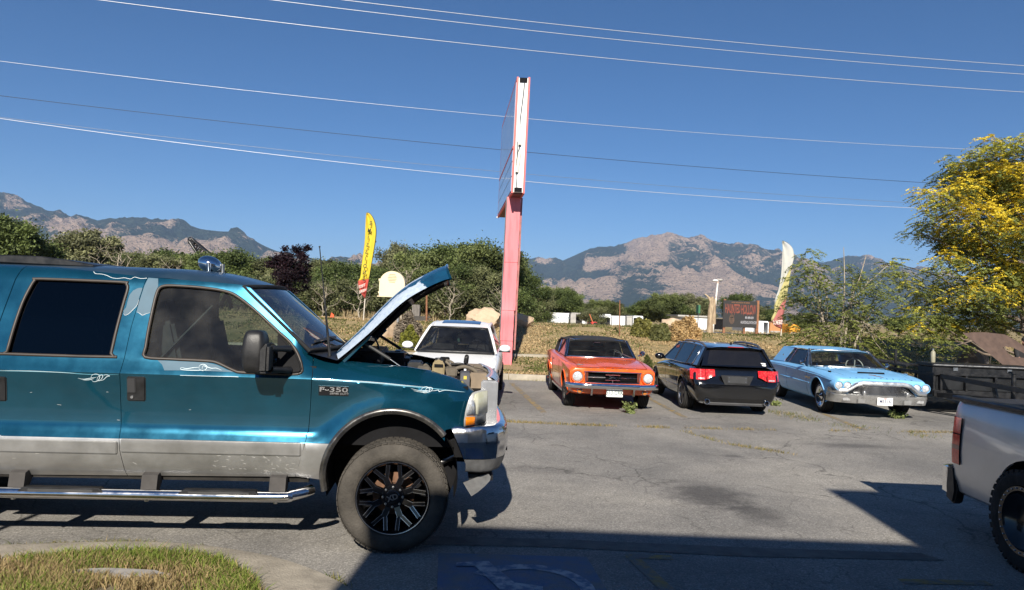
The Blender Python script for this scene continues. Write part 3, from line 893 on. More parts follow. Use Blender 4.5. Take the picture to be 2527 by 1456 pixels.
# glass
def side_glass(name, outline, mat, off, parent, inner=0.012):
  P = outline
  m = MB()
  xs = [p[0] for p in P]; zs = [p[1] for p in P]
  z0, z1 = min(zs), max(zs)
  fl = lambda u, v, a: (u, -hw(-2.0, v) + off + a, v)
  # triangulated pane with horizontal cuts so it follows the lean of the cab
  bmm = bmesh.new()
  vs_ = [bmm.verts.new((x, 0, z)) for x, z in P]
  bmm.faces.new(vs_)
  for k in range(1, 6):
    zc = lerp(z0, z1, k / 6)
    bmesh.ops.bisect_plane(bmm, geom=bmm.verts[:] + bmm.edges[:] + bmm.faces[:], plane_co=(0, 0, zc), plane_no=(0, 0, 1))
  for v in bmm.verts: v.co.y = -hw(-2.0, v.co.z) + off
  me = bpy.data.meshes.new(name); bmm.to_mesh(me); bmm.free()
  mv = [tuple(v.co) for v in me.vertices]; mf = [tuple(p.vertices) for p in me.polygons]
  finish(me, name, mat, parent, 60)
  return mv, mf
GL_F = glassmat('side_glass', (0.52, 0.60, 0.58), 0.02, 0.045)
GL_D = glassmat('privacy_glass', (0.022, 0.024, 0.03), 0.03, 0.0)
GL_W = glassmat('windscreen_glass', (0.42, 0.48, 0.5), 0.02, 0.03, 2.1)
for nm, ol, mt, doors in (('window', win_f, GL_F, fdoors), ('window', win_r, GL_D, rdoors)):
  mv, mf = side_glass(nm, ol, mt, 0.018, doors[0])
  b = MB(); b.v = [(x, -y, z) for x, y, z in mv]; b.f = [f[::-1] for f in mf]; b.mi = [0] * len(mf)
  b.build(nm, mt, doors[1], 60)
RUBT = pmat('sun_baked_rubber', (0.038, 0.029, 0.023), 0.5, var=0.3, vscale=5, rvar=0.1)
def surf(x, z, off): return (x, -hw(x, z) - off, z)
for ol, d in ((win_f, fdoors), (win_r, rdoors)):
  for k, dd in enumerate(d):
    m = MB(); pts = [Vector(surf(x, z, 0.0)) for x, z in ol]
    pts = spline(pts, 3, True)
    if k: pts = [Vector((p.x, -p.y, p.z)) for p in pts]
    m.tube(pts, 0.013, 8, closed=True); m.build('window_seal', RUBT, dd, 60)
# windscreen
ws_b = TL(762, 861, -0.91); ws_t = TL(600, 709, -0.78)
def ws(u, v):
  y = lerp(-1, 1, u)
  hwid = lerp(0.915, 0.775, v)
  x = lerp(ws_b.x, ws_t.x, v) + (1 - y * y) * lerp(0.17, 0.11, v)
  z = lerp(ws_b.z - 0.015, ws_t.z, v) + 0.02 * (1 - y * y) * v
  return (x, y * hwid, z)
m = MB(); m.grid(ws, 16, 8); m.build('windscreen', GL_W, truck, 80)
m = MB()
edge = [ws(0, j / 8) for j in range(9)] + [ws(i / 16, 1) for i in range(1, 17)] + [ws(1, 1 - j / 8) for j in range(1, 9)] + [ws(1 - i / 16, 0) for i in range(1, 16)]
m.tube([Vector(p) + Vector((0.004, 0, 0.004)) for p in edge], 0.017, 6, closed=True); m.build('windscreen_seal', RUBBER, truck, 60)
for s in (-1, 1):      # inner A pillars
  m = MB(); m.tube([(lerp(ws_b.x, ws_t.x, t) - 0.05, s * lerp(0.83, 0.70, t), lerp(ws_b.z, ws_t.z, t) - 0.01) for t in (0, .5, 1)], 0.035, 6); m.build('pillar', DARK, truck, 60)
# cowl, wipers, aerial
m = MB(); m.grid(lambda u, v: (lerp(ws(v, 0)[0] - 0.02, ws(v, 0)[0] + 0.22, u), ws(v, 0)[1] * 1.0, ws(v, 0)[2] - 0.012 - 0.055 * u), 3, 16); m.build('cowl', BLACKP, truck, 60)
for a, b in (((690, 803), (925, 822)),):
  m = MB()
  p, q = Vector(ws(0.10, 0.10)), Vector(ws(0.42, 0.13)); r = Vector(ws(0.46, -0.02))
  m.tube([p + Vector((.012, 0, .018)), lerp(p, q, .5) + Vector((.02, 0, .026)), q + Vector((.012, 0, .018))], 0.010, 6)
  m.tube([lerp(p, q, .55) + Vector((.03, 0, .035)), r + Vector((.03, 0, .02))], 0.011, 6)
  m.build('wiper', BLACKP, truck, 60)
m = MB()
a0, a1 = TL(814, 881, -0.80), TL(788.7, 609, -0.80)
m.tube([a0, lerp(a0, a1, .25), lerp(a0, a1, .5), a1], [0.014, 0.010, 0.006, 0.004], 8); m.ball(a1, .008, .008, .008, 8, 6); m.build('aerial', BLACKM, truck, 60)

# interior
m = MB()
for y in (-0.45, 0.45):
  m.box(-1.75, -1.25, y - 0.26, y + 0.26, 0.95, 1.12)
  m.obox((-1.80, y, 1.42), (0.16, 0.50, 0.66), Matrix.Rotation(R(-14), 3, 'Y'))
  m.obox((-1.92, y, 1.82), (0.10, 0.28, 0.17), Matrix.Rotation(R(-10), 3, 'Y'))
m.box(-2.95, -2.5, -0.75, 0.75, 0.95, 1.12); m.obox((-3.05, 0, 1.4), (0.16, 1.5, 0.62), Matrix.Rotation(R(-12), 3, 'Y'))
m.build('seat', GREYSEAT, truck, 40, bevel=0.03, seg=2)
m = MB(); m.prism([(-0.66, 1.0), (-0.66, 1.47), (-0.85, 1.50), (-1.02, 1.42), (-1.0, 1.1)], side_fn, -0.90, 0.90); m.build('dashboard', pmat('dash_grey', (0.07, 0.075, 0.075), 0.8, var=0.1), truck, 40, bevel=0.02)
m = MB()
wc = Vector((-1.18, 0.42, 1.36)); wr = Matrix.Rotation(R(62), 3, 'Y')
m.tube([wc + wr @ Vector((0.19 * math.cos(a), 0.19 * math.sin(a), 0)) for a in np.linspace(0, 2 * math.pi, 28)[:-1]], 0.016, 8, closed=True)
for a in (0.3, math.pi - .3, -math.pi / 2): m.tube([wc, wc + wr @ Vector((0.19 * math.cos(a), 0.19 * math.sin(a), 0))], 0.014, 6)
m.tube([wc, wc + wr @ Vector((0, 0, -0.3))], 0.03, 6); m.build('steering_wheel', BLACKP, truck, 60)
m = MB(); b0, b1 = TL(520, 760, -0.72), TL(395, 868, -0.76)
m.bar(b0 + Vector((0, 0.06, 0.02)), b1 + Vector((0, 0.04, -.05)), 0.012, 0.05, (0, 1, 0)); m.build('seat_belt', BLACKP, truck)
m = MB(); p = TL(553, 745, -0.2); m.tube([p + Vector((0, 0, .28)), p + Vector((.01, 0, .1))], 0.004, 5); m.obox(p + Vector((0.0, 0, 0.03)), (0.03, 0.02, 0.13), Matrix.Rotation(R(25), 3, 'Y')); m.obox(p + Vector((0.05, 0, 0.0)), (0.03, 0.02, 0.12), Matrix.Rotation(R(-20), 3, 'Y')); m.build('mirror_ornament', DARK, truck)
m = MB(); m.box(-1.25, -1.2, -0.14, 0.14, 1.90, 1.98); m.build('rear_view_mirror', BLACKP, truck, bevel=0.01)

# wing mirrors
def wing_mirror(s):
  sg = -1 if s < 0 else 1
  def flip(mb): return mb if s < 0 else mb.mirror_y()
  p0, p1 = TL(599, 868, -1.22), TL(663, 868, -1.22)
  cx, cz = (p0.x + p1.x) / 2, p0.z - 0.0
  zt, zb = TL(630, 814, -1.22).z, TL(630, 921, -1.22).z
  m = MB()
  wx = (p1.x - p0.x) / 2
  def shell(u, v):
    a = u * 2 * math.pi; t = (v - 0.5) * math.pi
    ca, sa = math.cos(a), math.sin(a)
    e = 0.45
    f_ = lambda c: math.copysign(abs(c) ** e, c)
    return (cx + f_(ca) * math.cos(t) ** 0.35 * wx * 0.9, -1.22 + f_(sa) * 0.115 * math.cos(t) ** 0.35, (zt + zb) / 2 + math.sin(t) * (zt - zb) / 2 if True else 0)
  m.grid(shell, 28, 14)
  o = flip(m).build('wing_mirror', BLACKP, truck, 60)
  m = MB(); q0, q1 = TL(642, 880, -1.24), TL(669, 880, -1.24)
  m.prism([(q0.x, zb + 0.01), (q0.x + .0, zt - 0.14), (q0.x + 0.03, zt - 0.095), (q1.x, zt - 0.10), (q1.x, zb + 0.01)], side_fn, -1.33, -1.15)
  flip(m).build('mirror_back', BLACKP, o, 40, bevel=0.02, seg=2)
  m = MB(); m.prism([(cx - wx * .8, zb + .03), (cx - wx * .8, zt - .03), (cx - wx * .86, zt - .03), (cx - wx * .86, zb + .03)], side_fn, -1.30, -1.14)
  for yy_ in (860, 912):
    a, b = TL(668, yy_, -1.2), TL(714, yy_ + 1, -1.0)
    m2 = MB(); m2.tube([a, lerp(a, b, .6), b], [0.026, 0.024, 0.03], 10); flip(m2).build('mirror_arm', BLACKP, o, 60)
  sail = xz([(680.7, 822), (706, 847), (729, 872), (741, 895), (746, 913), (742, 919), (698, 923), (684, 920)])
  m = MB(); m.prism(sail, lambda u, v, a: (u, -hw(-2, v) - a, v), -0.005, 0.035); flip(m).build('mirror_sail', pmat('matt_black', (.012, .012, .013), .8, var=.2, spec=.15), o, 40, bevel=0.012, seg=2)
wing_mirror(-1); wing_mirror(1)

# door handles, mouldings, badge, stripes
def surf_box(name, px0, px1, py0, py1, depth, mat, parent, bevel=0.006, off=0.0, seg=2):
  a, b = TL(px0, py1), TL(px1, py0)
  m = MB(); zc = (a.z + b.z) / 2; xc = (a.x + b.x) / 2
  nx_ = max(2, int((b.x - a.x) / 0.15))
  prof = [(z, hw(xc, z)) for z in np.linspace(a.z, b.z, 6)]
  vv = []; ff = []
  for s_ in (0, 1):
    for z, w in prof:
      for i in range(nx_ + 1):
        x = lerp(a.x, b.x, i / nx_); vv.append((x, -hw(x, z) - off - s_ * depth + (0.01 if s_ == 0 else 0), z))
  w_ = nx_ + 1; o = w_ * 6
  for j in range(5):
    for i in range(nx_):
      q = j * w_ + i; ff += [(q, q + w_, q + w_ + 1, q + 1), (o + q, o + q + 1, o + q + w_ + 1, o + q + w_)]
  for j in range(5):
    q = j * w_; ff.append((q, o + q, o + q + w_, q + w_)); q += nx_; ff.append((q, q + w_, o + q + w_, o + q))
  for i in range(nx_):
    ff.append((i, i + 1, o + i + 1, o + i)); q = 5 * w_ + i; ff.append((q, o + q, o + q + 1, q + 1))
  m.add(vv, ff)
  return m.build(name, mat, parent, 40, bevel=bevel, seg=seg)
for dx, dd in ((0, fdoors[0]), (-343, rdoors[0])):
  h = surf_box('door_handle', 313 + dx, 362 + dx, 929, 989, 0.012, BLACKP, dd, 0.008)
  surf_box('handle_paddle', 316 + dx, 339 + dx, 933, 969, 0.022, pmat('handle_grey', (0.03, 0.03, 0.032), 0.5, var=0.2), h, 0.005)
  p = TL(327 + dx, 979.5); m = MB(); m.lathe([(0.0, -0.008), (0.011, -0.008), (0.012, 0.0)], 12, (p.x, -hw(p.x, p.z) - 0.012, p.z)); m.build('lock', CHROME, h)
surf_box('side_moulding', 302, 745, 1090.5, 1113.5, 0.016, SILV, fdoors[0], 0.006)
surf_box('side_moulding', -60, 294.6, 1087.5, 1110.5, 0.016, SILV, rdoors[0], 0.006)
BADGE = surf_box('badge', 786.5, 861, 953.6, 975, 0.004, pmat('badge_black', (0.01, 0.01, 0.012), 0.3, var=0.2), truck, 0.0)
def side_text(s, px, py, hpx, parent, mat, off=0.008, sx=1.0, bold=0.02, name='lettering', wpx=None):
  p = TL(px, py); hgt = hpx / 309.0
  mt = Matrix.Translation((p.x, -hw(p.x, p.z) - off, p.z)) @ Matrix.Rotation(R(90), 4, 'X')
  m = text_mb(s, hgt / 0.70, mt, 0.002, sx, bold)
  if wpx:
    xs = [v[0] for v in m.v]; k = (wpx / 309.0) / (max(xs) - min(xs)); m.v = [(p.x + (v[0] - p.x) * k, v[1], v[2]) for v in m.v]
  return m.build(name, mat, parent, 0)
side_text('F-350', 824, 961.5, 11, BADGE, CHROME, 0.007, bold=0.015, wpx=68)
side_text('SUPER DUTY', 838, 971.5, 4.6, BADGE, CHROME, 0.007, bold=0.015, wpx=46)
def ribbon(name, px, w, mat, parent, off=0.0022, taper=True, k=6, closed=False):
  P = spline([(a, b, 0) for a, b in px], k, closed)
  Q = [TL(p.x, p.y) for p in P]
  if closed: Q.append(Q[0])
  m = MB(); n = len(Q); vv = []; ff = []
  for i, q in enumerate(Q):
    d = Q[min(i + 1, n - 1)] - Q[max(i - 1, 0)]; d.y = 0; d.normalize()
    nn = Vector((-d.z, 0, d.x)); t = i / (n - 1)
    ww = w * (0.25 + 0.75 * math.sin(math.pi * t) if taper else 1) / 2
    for s_ in (-1, 1):
      a = q + nn * ww * s_; vv.append((a.x, -hw(a.x, a.z) - off, a.z))
  ff = [(2 * i, 2 * i + 1, 2 * i + 3, 2 * i + 2) for i in range(n - 1)]
  m.add(vv, ff); return m.build(name, mat, parent, 0, weld=False)
STRIPE = pmat('pinstripe_white', (0.50, 0.60, 0.64), 0.5, var=0.12, vscale=20)
STR2 = pmat('pinstripe_blue', (0.10, 0.28, 0.36), 0.4, var=0.2, vscale=8)
ribbon('pinstripe', C2([(-340, 1068), (-100, 1075), (60, 1078), (112, 1081)]), 0.0035, STRIPE, fdoors[0], taper=False)
ribbon('pinstripe', C2([(690, 1106), (900, 1112), (1150, 1128), (1400, 1152), (1600, 1172), (1750, 1190), (1870, 1213)]), 0.006, STR2, truck)
ribbon('pinstripe', C2([(690, 1100), (900, 1106), (1150, 1122), (1400, 1146), (1600, 1166)]), 0.0035, STRIPE, truck, off=0.003)
ribbon('pinstripe', C1([(0, 1131), (250, 1135), (500, 1143), (700, 1158), (930, 1160)]), 0.006, STR2, rdoors[0])
ribbon('pinstripe', C1([(0, 1127), (300, 1133), (600, 1150)]), 0.0035, STRIPE, rdoors[0], off=0.003)
def swirl(kind, ox, oy, parent):
  if kind == 0:
    segs = [[(1445, 1170), (1500, 1185), (1560, 1188), (1600, 1180)], [(1465, 1186), (1520, 1197), (1575, 1192)], [(1500, 1195), (1540, 1200), (1580, 1196)],
        [(1520, 1192), (1535, 1168), (1565, 1160), (1590, 1175), (1585, 1195), (1555, 1205), (1530, 1200)], [(1570, 1200), (1560, 1180), (1580, 1165), (1612, 1172), (1600, 1192), (1575, 1200)],
        [(1600, 1190), (1630, 1188), (1660, 1185), (1665, 1196), (1720, 1188), (1860, 1212)]]
    for s_ in segs: ribbon('pinstripe_swirl', C2(s_), 0.0045, STRIPE, parent, off=0.0035)
  elif kind == 1:
    segs = [[(615, 1188), (660, 1196), (720, 1186), (760, 1180)], [(650, 1202), (700, 1200), (740, 1190)], [(715, 1195), (725, 1165), (760, 1155), (785, 1172), (770, 1205), (735, 1215), (715, 1195)],
        [(760, 1210), (770, 1180), (800, 1162), (808, 1175), (790, 1200), (762, 1210)], [(770, 1210), (810, 1200), (840, 1175), (862, 1170), (830, 1160), (815, 1170)]]
    for s_ in segs: ribbon('pinstripe_swirl', C1(s_), 0.0045, STRIPE, parent, off=0.0035)
  else:
    segs = [[(1405, 1105), (1450, 1115), (1500, 1108), (1545, 1105)], [(1545, 1115), (1550, 1090), (1580, 1083), (1605, 1100), (1598, 1122), (1570, 1130), (1545, 1115)], [(1570, 1120), (1575, 1095), (1600, 1100), (1640, 1112), (1680, 1112), (1725, 1128)], [(1405, 1105), (1415, 1122), (1520, 1128), (1640, 1126)]]
    for s_ in segs: ribbon('pinstripe_swirl', C1(s_), 0.0045, STRIPE, parent, off=0.0045)
swirl(0, 0, 0, truck); swirl(1, 0, 0, rdoors[0]);
def decal(name, px, mat, parent, off=0.0016, edge=True):
  P = [TL(a, b) for a, b in px]
  bmm = bmesh.new(); bmm.faces.new([bmm.verts.new((p.x, 0, p.z)) for p in P])
  for k in range(1, 8):
    zc = lerp(min(p.z for p in P), max(p.z for p in P), k / 8)
    bmesh.ops.bisect_plane(bmm, geom=bmm.verts[:] + bmm.edges[:] + bmm.faces[:], plane_co=(0, 0, zc), plane_no=(0, 0, 1))
  for v in bmm.verts: v.co.y = -hw(v.co.x, v.co.z) - off
  me = bpy.data.meshes.new(name); bmm.to_mesh(me); bmm.free()
  finish(me, name, mat, parent, 60)
decal('peeled_patch', C1([(1022, 398), (1042, 480), (1030, 482), (1000, 486), (965, 505), (940, 540), (932, 580), (925, 640), (908, 665), (912, 690), (925, 702), (950, 692), (985, 655), (1012, 620), (1020, 560), (1037, 490), (1043, 482)])[2:-1], FADED, rdoors[0])
ribbon('peeled_edge', C1([(1018, 575), (1012, 618), (985, 655), (950, 692), (925, 702), (910, 688)]), 0.003, PEELW, rdoors[0], off=0.003, k=3)
decal('peeled_patch', C1([(1070, 402), (1150, 408), (1160, 470), (1150, 500), (1128, 640), (1122, 682), (1090, 690), (1062, 702), (1035, 685), (1012, 676), (1022, 600), (1050, 470)]), FADED, fdoors[0])
ribbon('peeled_edge', C1([(1012, 676), (1035, 685), (1062, 702), (1090, 690), (1122, 682)]), 0.003, PEELW, fdoors[0], off=0.003, k=3)
decal('peeled_patch', C1([(1215, 1052), (1300, 1056), (1600, 1070), (1680, 1088), (1760, 1124), (1820, 1136), (1810, 1142), (1600, 1132), (1400, 1128), (1280, 1128), (1255, 1085)]), FADED, fdoors[0])
ribbon('peeled_edge', C1([(615, 350), (640, 368), (690, 372), (740, 385), (780, 402), (830, 408), (880, 402), (930, 412), (960, 396), (1010, 408), (1060, 405)]), 0.003, PEELW, rdoors[0], off=0.003, k=3, taper=False)
swirl(2, 0, 0, fdoors[0])
# scratches and stone chips on the lower doors
rs = random.Random(3)
m = MB()
for i in range(70):
  x = rs.uniform(520, 760) if rs.random() < .75 else rs.uniform(0, 760)
  y = rs.gauss(1140, 18) if x > 500 else rs.uniform(940, 1150)
  if y > 1170 or y < 930: continue
  p = TL(x, y); ln = rs.uniform(.008, .035); a = R(rs.uniform(-35, 10))
  d = Vector((math.cos(a), 0, math.sin(a))) * ln; nn = Vector((-d.z, 0, d.x)).normalized() * 0.0009
  if p.x > -0.70: continue
  m.add([(q.x, -hw(q.x, q.z) - 0.0018, q.z) for q in (p + nn, p - nn, p + d - nn, p + d + nn)], [(0, 1, 2, 3)])
o = m.build('scratches', pmat('scratch', (0.5, 0.49, 0.46), 0.7, var=0.1), fdoors[0], 0, weld=False); o['kind'] = 'stuff'

# wheel arch flare
m = MB()
def flare(u, v):
  a = lerp(R(193), R(41), u)
  rr = lerp(0.562, 0.513, v)
  x, z = WCX + rr * math.cos(a), WCZ + rr * math.sin(a)
  return (x, -hw(x, max(z, .52)) - 0.012 - 0.016 * math.sin(math.pi * min(1, v * 1.1)), z)
m.grid(flare, 48, 5)
m.grid(lambda u, v: (flare(u, 1)[0], flare(u, 1)[1] + 0.09 * v, flare(u, 1)[2]), 48, 1)
m.build('arch_trim', pmat('arch_trim_metal', (0.10, 0.097, 0.093), 0.3, 0.8, col2=(0.20, 0.19, 0.175), vscale=9, rvar=0.14), truck, 50)
# wheel housing
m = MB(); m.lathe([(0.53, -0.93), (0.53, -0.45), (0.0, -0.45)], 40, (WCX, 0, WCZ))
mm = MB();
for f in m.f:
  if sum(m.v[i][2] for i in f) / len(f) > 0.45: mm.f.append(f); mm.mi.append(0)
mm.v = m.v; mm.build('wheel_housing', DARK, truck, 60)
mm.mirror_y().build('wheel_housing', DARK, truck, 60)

# chassis
m = MB()
for y in (-0.45, 0.45): m.box(-5.4, 0.85, y - 0.045, y + 0.045, 0.62, 0.80)
m.box(-5.4, -0.65, -0.9, 0.9, 0.57, 0.60)
m.build('frame_rail', UNDER, truck)
m = MB(); m.tube([(WCX, -0.9, 0.44), (WCX, 0.9, 0.44)], 0.055, 10); m.tube([(-3.95, -0.9, 0.44), (-3.95, 0.9, 0.44)], 0.06, 10); m.ball((WCX, .25, .44), .16, .16, .16); m.ball((-3.95, 0, .44), .19, .19, .19)
m.tube([(WCX, 0, .5), (-3.95, 0, .5)], .05, 8); m.build('axle', UNDER, truck, 60)
m = MB(); m.tube([(0.05, -0.62, 0.5), (0.1, -0.60, 1.15)], 0.035, 8); m.tube([(0.2, -.5, .5), (.62, -.5, .72)], .03, 8); m.build('shock_absorber', STEEL, truck, 60)
m = MB(); m.box(-1.1, 0.7, -0.38, 0.38, 0.62, 1.14); m.build('engine_block', UNDER, truck, bevel=.05)

# wheels
def truck_wheel(cx, y, sgn):
  TR = 0.440
  cx += .022
  c = (cx, y, 0.437)
  m = MB(); hw_ = 0.165
  prof = [(0.285, -hw_ + .02), (0.30, -hw_), (0.34, -hw_ - .012), (0.39, -hw_ - .006), (0.42, -hw_ + .012), (0.430, -hw_ + .03), (0.434, -0.08), (0.434, 0.08), (0.430, hw_ - .03), (0.42, hw_ - .012), (0.39, hw_), (0.34, hw_ + .01), (0.30, hw_), (0.285, hw_ - .02)]
  m.lathe(prof, 64, c)
  t = m.build('wheel', TYRE_DUSTY, truck, 50)
  m = MB()
  nb = 54
  for i in range(nb):
    a = 2 * math.pi * i / nb
    for row, (y0, y1, of) in enumerate(((-hw_ + .004, -hw_ + .055, 0), (-0.10, -0.035, .5), (-0.03, 0.03, 0), (.035, .10, .5), (hw_ - .055, hw_ - .004, 0))):
      a2 = a + of * 2 * math.pi / nb
      r1 = TR - (0.006 if row in (0, 4) else 0)
      da = 2 * math.pi / nb * 0.40
      vv = []
      for rr in (0.426, r1):
        for yy_ in (y0, y1):
          for s in (-1, 1):
            aa = a2 + s * da
            yq = yy_
            vv.append((c[0] + rr * math.cos(aa), c[1] + yq, c[2] + rr * math.sin(aa)))
      m.add(vv, [(0, 1, 3, 2), (4, 6, 7, 5), (0, 4, 5, 1), (2, 3, 7, 6), (0, 2, 6, 4), (1, 5, 7, 3)])
  m.build('tread', TYRE_DUSTY, t, 0)
  # rim
  WB = pmat('wheel_black', (0.008, 0.008, 0.009), 0.22, 0.3, coat=0.6, var=0.2, vscale=12)
  MILL = pmat('milled_edge', (0.55, 0.55, 0.56), 0.25, 1.0, var=0.15, vscale=20)
  s = sgn
  m = MB(); m.lathe([(0.292, s * (hw_ - .01)), (0.288, s * (hw_ + .004)), (0.275, s * (hw_ + .002)), (0.262, s * (hw_ - .02)), (0.255, s * .02), (0.255, -s * .14)], 56, c)
  rim = m.build('rim', WB, t, 50)
  m = MB(); m.lathe([(0.284, s * (hw_ + .0055)), (0.279, s * (hw_ + .0045))], 56, c); m.build('rim_lip', MILL, rim, 50)
  m = MB(); m.lathe([(0, s * .0), (.17, s * .0), (.17, -s * .03), (.0, -s * .03)], 36, c); m.build('brake_disc', pmat('rusty_disc', (0.16, 0.085, 0.05), 0.7, 0.4, var=0.4, vscale=15), rim, 40)
  m = MB(); m.lathe([(0, -s * .04), (.256, -s * .05)], 36, c); m.build('dust_shield', DARK, rim, 40)
  m = MB(); ml = MB()
  N = 8
  def P(r, a, d): return Vector((c[0] + r * math.cos(a), c[1] + s * d, c[2] + r * math.sin(a)))
  def dep(r): return interp(r, [0.06, 0.12, 0.262], [hw_ - .055, hw_ - .05, hw_ - .014])
  for k in range(N):
    a = 2 * math.pi * (k + 0.5) / N
    segs = [((.07, a), (.168, a), .046)]
    for sg in (-1, 1): segs.append(((.150, a + sg * .03), (.264, a + sg * R(13.0)), .030))
    for (r0, a0_), (r1, a1_), w in segs:
      p, q = P(r0, a0_, dep(r0)), P(r1, a1_, dep(r1))
      up = Vector((0, s, 0))
      m.bar(p - up * .02, q - up * .02, w, .04, up)
      d = (q - p).normalized(); sd_ = d.cross(up).normalized()
      for z_ in (-1, 1):
        off = sd_ * z_ * (w / 2 - .0015) + up * .0012
        p2 = lerp(p, q, .15 if w < .04 else .45)
        ml.bar(p2 + off, lerp(p, q, .97) + off, .0035, .004, up)
  m.lathe([(0, s * (hw_ - .045)), (.085, s * (hw_ - .045)), (.10, s * (hw_ - .06)), (.10, s * .05)], 32, c)
  m.build('spokes', WB, rim, 30)
  ml.build('milled_accents', MILL, rim, 0)['kind'] = 'stuff'
  m = MB(); m.lathe([(0, s * (hw_ - .012)), (.05, s * (hw_ - .014)), (.058, s * (hw_ - .022)), (.058, s * .1)], 28, c); cap = m.build('centre_cap', WB, rim, 40)
  m = MB()
  for k in range(8):
    a = 2 * math.pi * k / 8; q = P(.078, a, 0); m.lathe([(0, s * (hw_ - .028)), (.009, s * (hw_ - .03)), (.011, s * .1)], 8, (q.x, c[1], q.z))
  m.build('lug_nuts', STEEL, rim, 40)['kind'] = 'stuff'
  if s < 0:
    mt = Matrix.Translation((c[0], c[1] - hw_ + .010, c[2])) @ Matrix.Rotation(R(90), 4, 'X') @ Matrix.Rotation(R(20), 4, 'Z')
    text_mb('XD', 0.06, mt, 0.002, 1.0, 0.03).build('lettering', pmat('cap_grey', (.2, .2, .2), .4, .6), cap, 0)
  return t
truck_wheel(WCX, -0.885, -1); truck_wheel(WCX, 0.885, 1); truck_wheel(-3.95, -0.885, -1); truck_wheel(-3.95, 0.885, 1)

# side step
def side_step(sg):
  fl = (lambda mb: mb) if sg < 0 else (lambda mb: mb.mirror_y())
  zc = TL(400, 1221.5, -1.06).z
  xe = TL(690, 1219, -1.06).x
  xb = -3.55
  pts = [(xb - .16, -.92, zc + .06), (xb - .06, -1.03, zc + .02), (xb, -1.06, zc)] + [(lerp(xb, xe, t), -1.06, zc) for t in (.25, .5, .75, 1)] + [(xe + .08, -1.045, zc + .008), (xe + .17, -.99, zc + .022), (xe + .22, -.93, zc + .03)]
  m = MB(); m.tube(spline(pts, 4), 0.041, 14); st = fl(m).build('side_step', CHROME_OLD if sg > 0 else pmat('step_chrome', (0.55, 0.55, 0.56), 0.14, 1.0, col2=(0.68, 0.68, 0.7), vscale=6, rvar=0.08), truck, 60)
  for a, b in ((43.5, 264), (438, 647)):
    x0, x1 = TL(a, 1215, -1.06).x, TL(b, 1215, -1.06).x
    m = MB(); m.prism([(x0, zc + .012), (x0 + .05, zc + .05), (x1 - .05, zc + .05), (x1, zc + .012)], side_fn, -1.097, -1.02); fl(m).build('step_pad', BLACKP, st, 30, bevel=.006)
    m = MB()
    for k in range(4): m.box(x0 + .09, x1 - .09, -1.1, -1.0985, zc + .018 + .006 * k, zc + .020 + .006 * k)
    fl(m).build('pad_ribs', pmat('pad_rib_grey', (.12, .12, .12), .6), st, 0)
  for a, b in ((22, 61), (349, 388), (665, 705)):
    x0, x1 = TL(a, 1200, -1.02).x, TL(b, 1200, -1.02).x
    m = MB(); m.prism([(-1.04, zc + .02), (-1.02, zc + .14), (-.6, zc + .24), (-.5, zc + .22), (-.9, zc + .1), (-1.0, zc - .02)], lambda u, v, a_: (a_, u, v), x0, x1)
    fl(m).build('step_bracket', pmat('dusty_bracket', (.055, .05, .047), .8, var=.3), st, 30)
    m = MB(); m.lathe([(0, zc - .052), (.016, zc - .05), (.018, zc - .03)], 8, ((x0 + x1) / 2, -1.06, 0), axis='Z'); fl(m).build('step_bolt', STEEL, st)
side_step(-1); side_step(1)
for s_ in (-.905, .905):
  m = MB(); m.box(-3.4, -0.62, s_ - .025, s_ + .025, .52, .56); m.build('sill_flange', UNDER, truck)

# pickup bed (behind the cab, outside the frame)
m = MB(); m.box(-5.75, -3.47, -0.98, -0.90, .6, 1.38); m.box(-5.75, -3.47, .90, .98, .6, 1.38); m.box(-5.75, -3.47, -.9, .9, .78, .82); m.box(-5.75, -5.68, -.9, .9, .7, 1.38); m.box(-3.53, -3.47, -.9, .9, .7, 1.38)
cutb = MB(); cutb.prism(circle(-3.95, .56, .5, 36), side_fn, -1.2, 1.2)
finish(boolean(m, [(cutb, 'DIFFERENCE')], [TEAL, SILV]), 'bed', [TEAL, SILV], truck, 30)

# bonnet
low = C2([(880, 945), (1000, 848), (1130, 735), (1260, 612), (1380, 505), (1480, 438), (1600, 375), (1700, 332), (1752, 320)])
lo = [TL(a, b, -0.86) for a, b in low]
lo = spline(lo, 4)
def hood_pt(u, v, dn=0.0):
  i = u * (len(lo) - 1); k = int(min(i, len(lo) - 2)); p = lerp(lo[k], lo[k + 1], i - k)
  d = (lo[min(k + 1, len(lo) - 1)] - lo[max(k, 0)]); d.y = 0
  t = d.normalized() if d.length > 1e-6 else Vector((1, 0, 0))
  g = lerp(t, Vector((math.cos(R(42)), 0, math.sin(R(42)))), 0.6).normalized()
  nn = Vector((-g.z, 0, g.x))
  y = lerp(-1, 1, v); ay = abs(y)
  crown = interp(ay, [0, 0.35, 0.6, 0.78, 0.88, 0.95, 1.0], [0.205, 0.20, 0.185, 0.155, 0.115, 0.055, 0.0])
  crown *= interp(u, [0, .3, .6, 1], [.38, .54, .62, .68])
  fwd = 0.05 * (1 - ay ** 2) * u
  q = p + nn * (crown - dn) + g * fwd
  return (q.x, y * (0.86 + 0.02 * math.sin(u * 3)), q.z)
m = MB(); m.grid(lambda u, v: hood_pt(u, v), 48, 48); hood = m.build('bonnet', HOODM, truck, 50, weld=False)
for nm_, vals in (('hu', [i / 48 for j in range(49) for i in range(49)]), ('hv', [min(j, 48 - j) / 48 for j in range(49) for i in range(49)])):
  at__ = hood.data.attributes.new(nm_, 'FLOAT', 'POINT'); at__.data.foreach_set('value', vals)
m = MB(); m.grid(lambda u, v: hood_pt(lerp(.01, .99, u), lerp(.012, .988, v), 0.03), 20, 20); m.build('bonnet_lining', DARK, hood, 50)
m = MB()
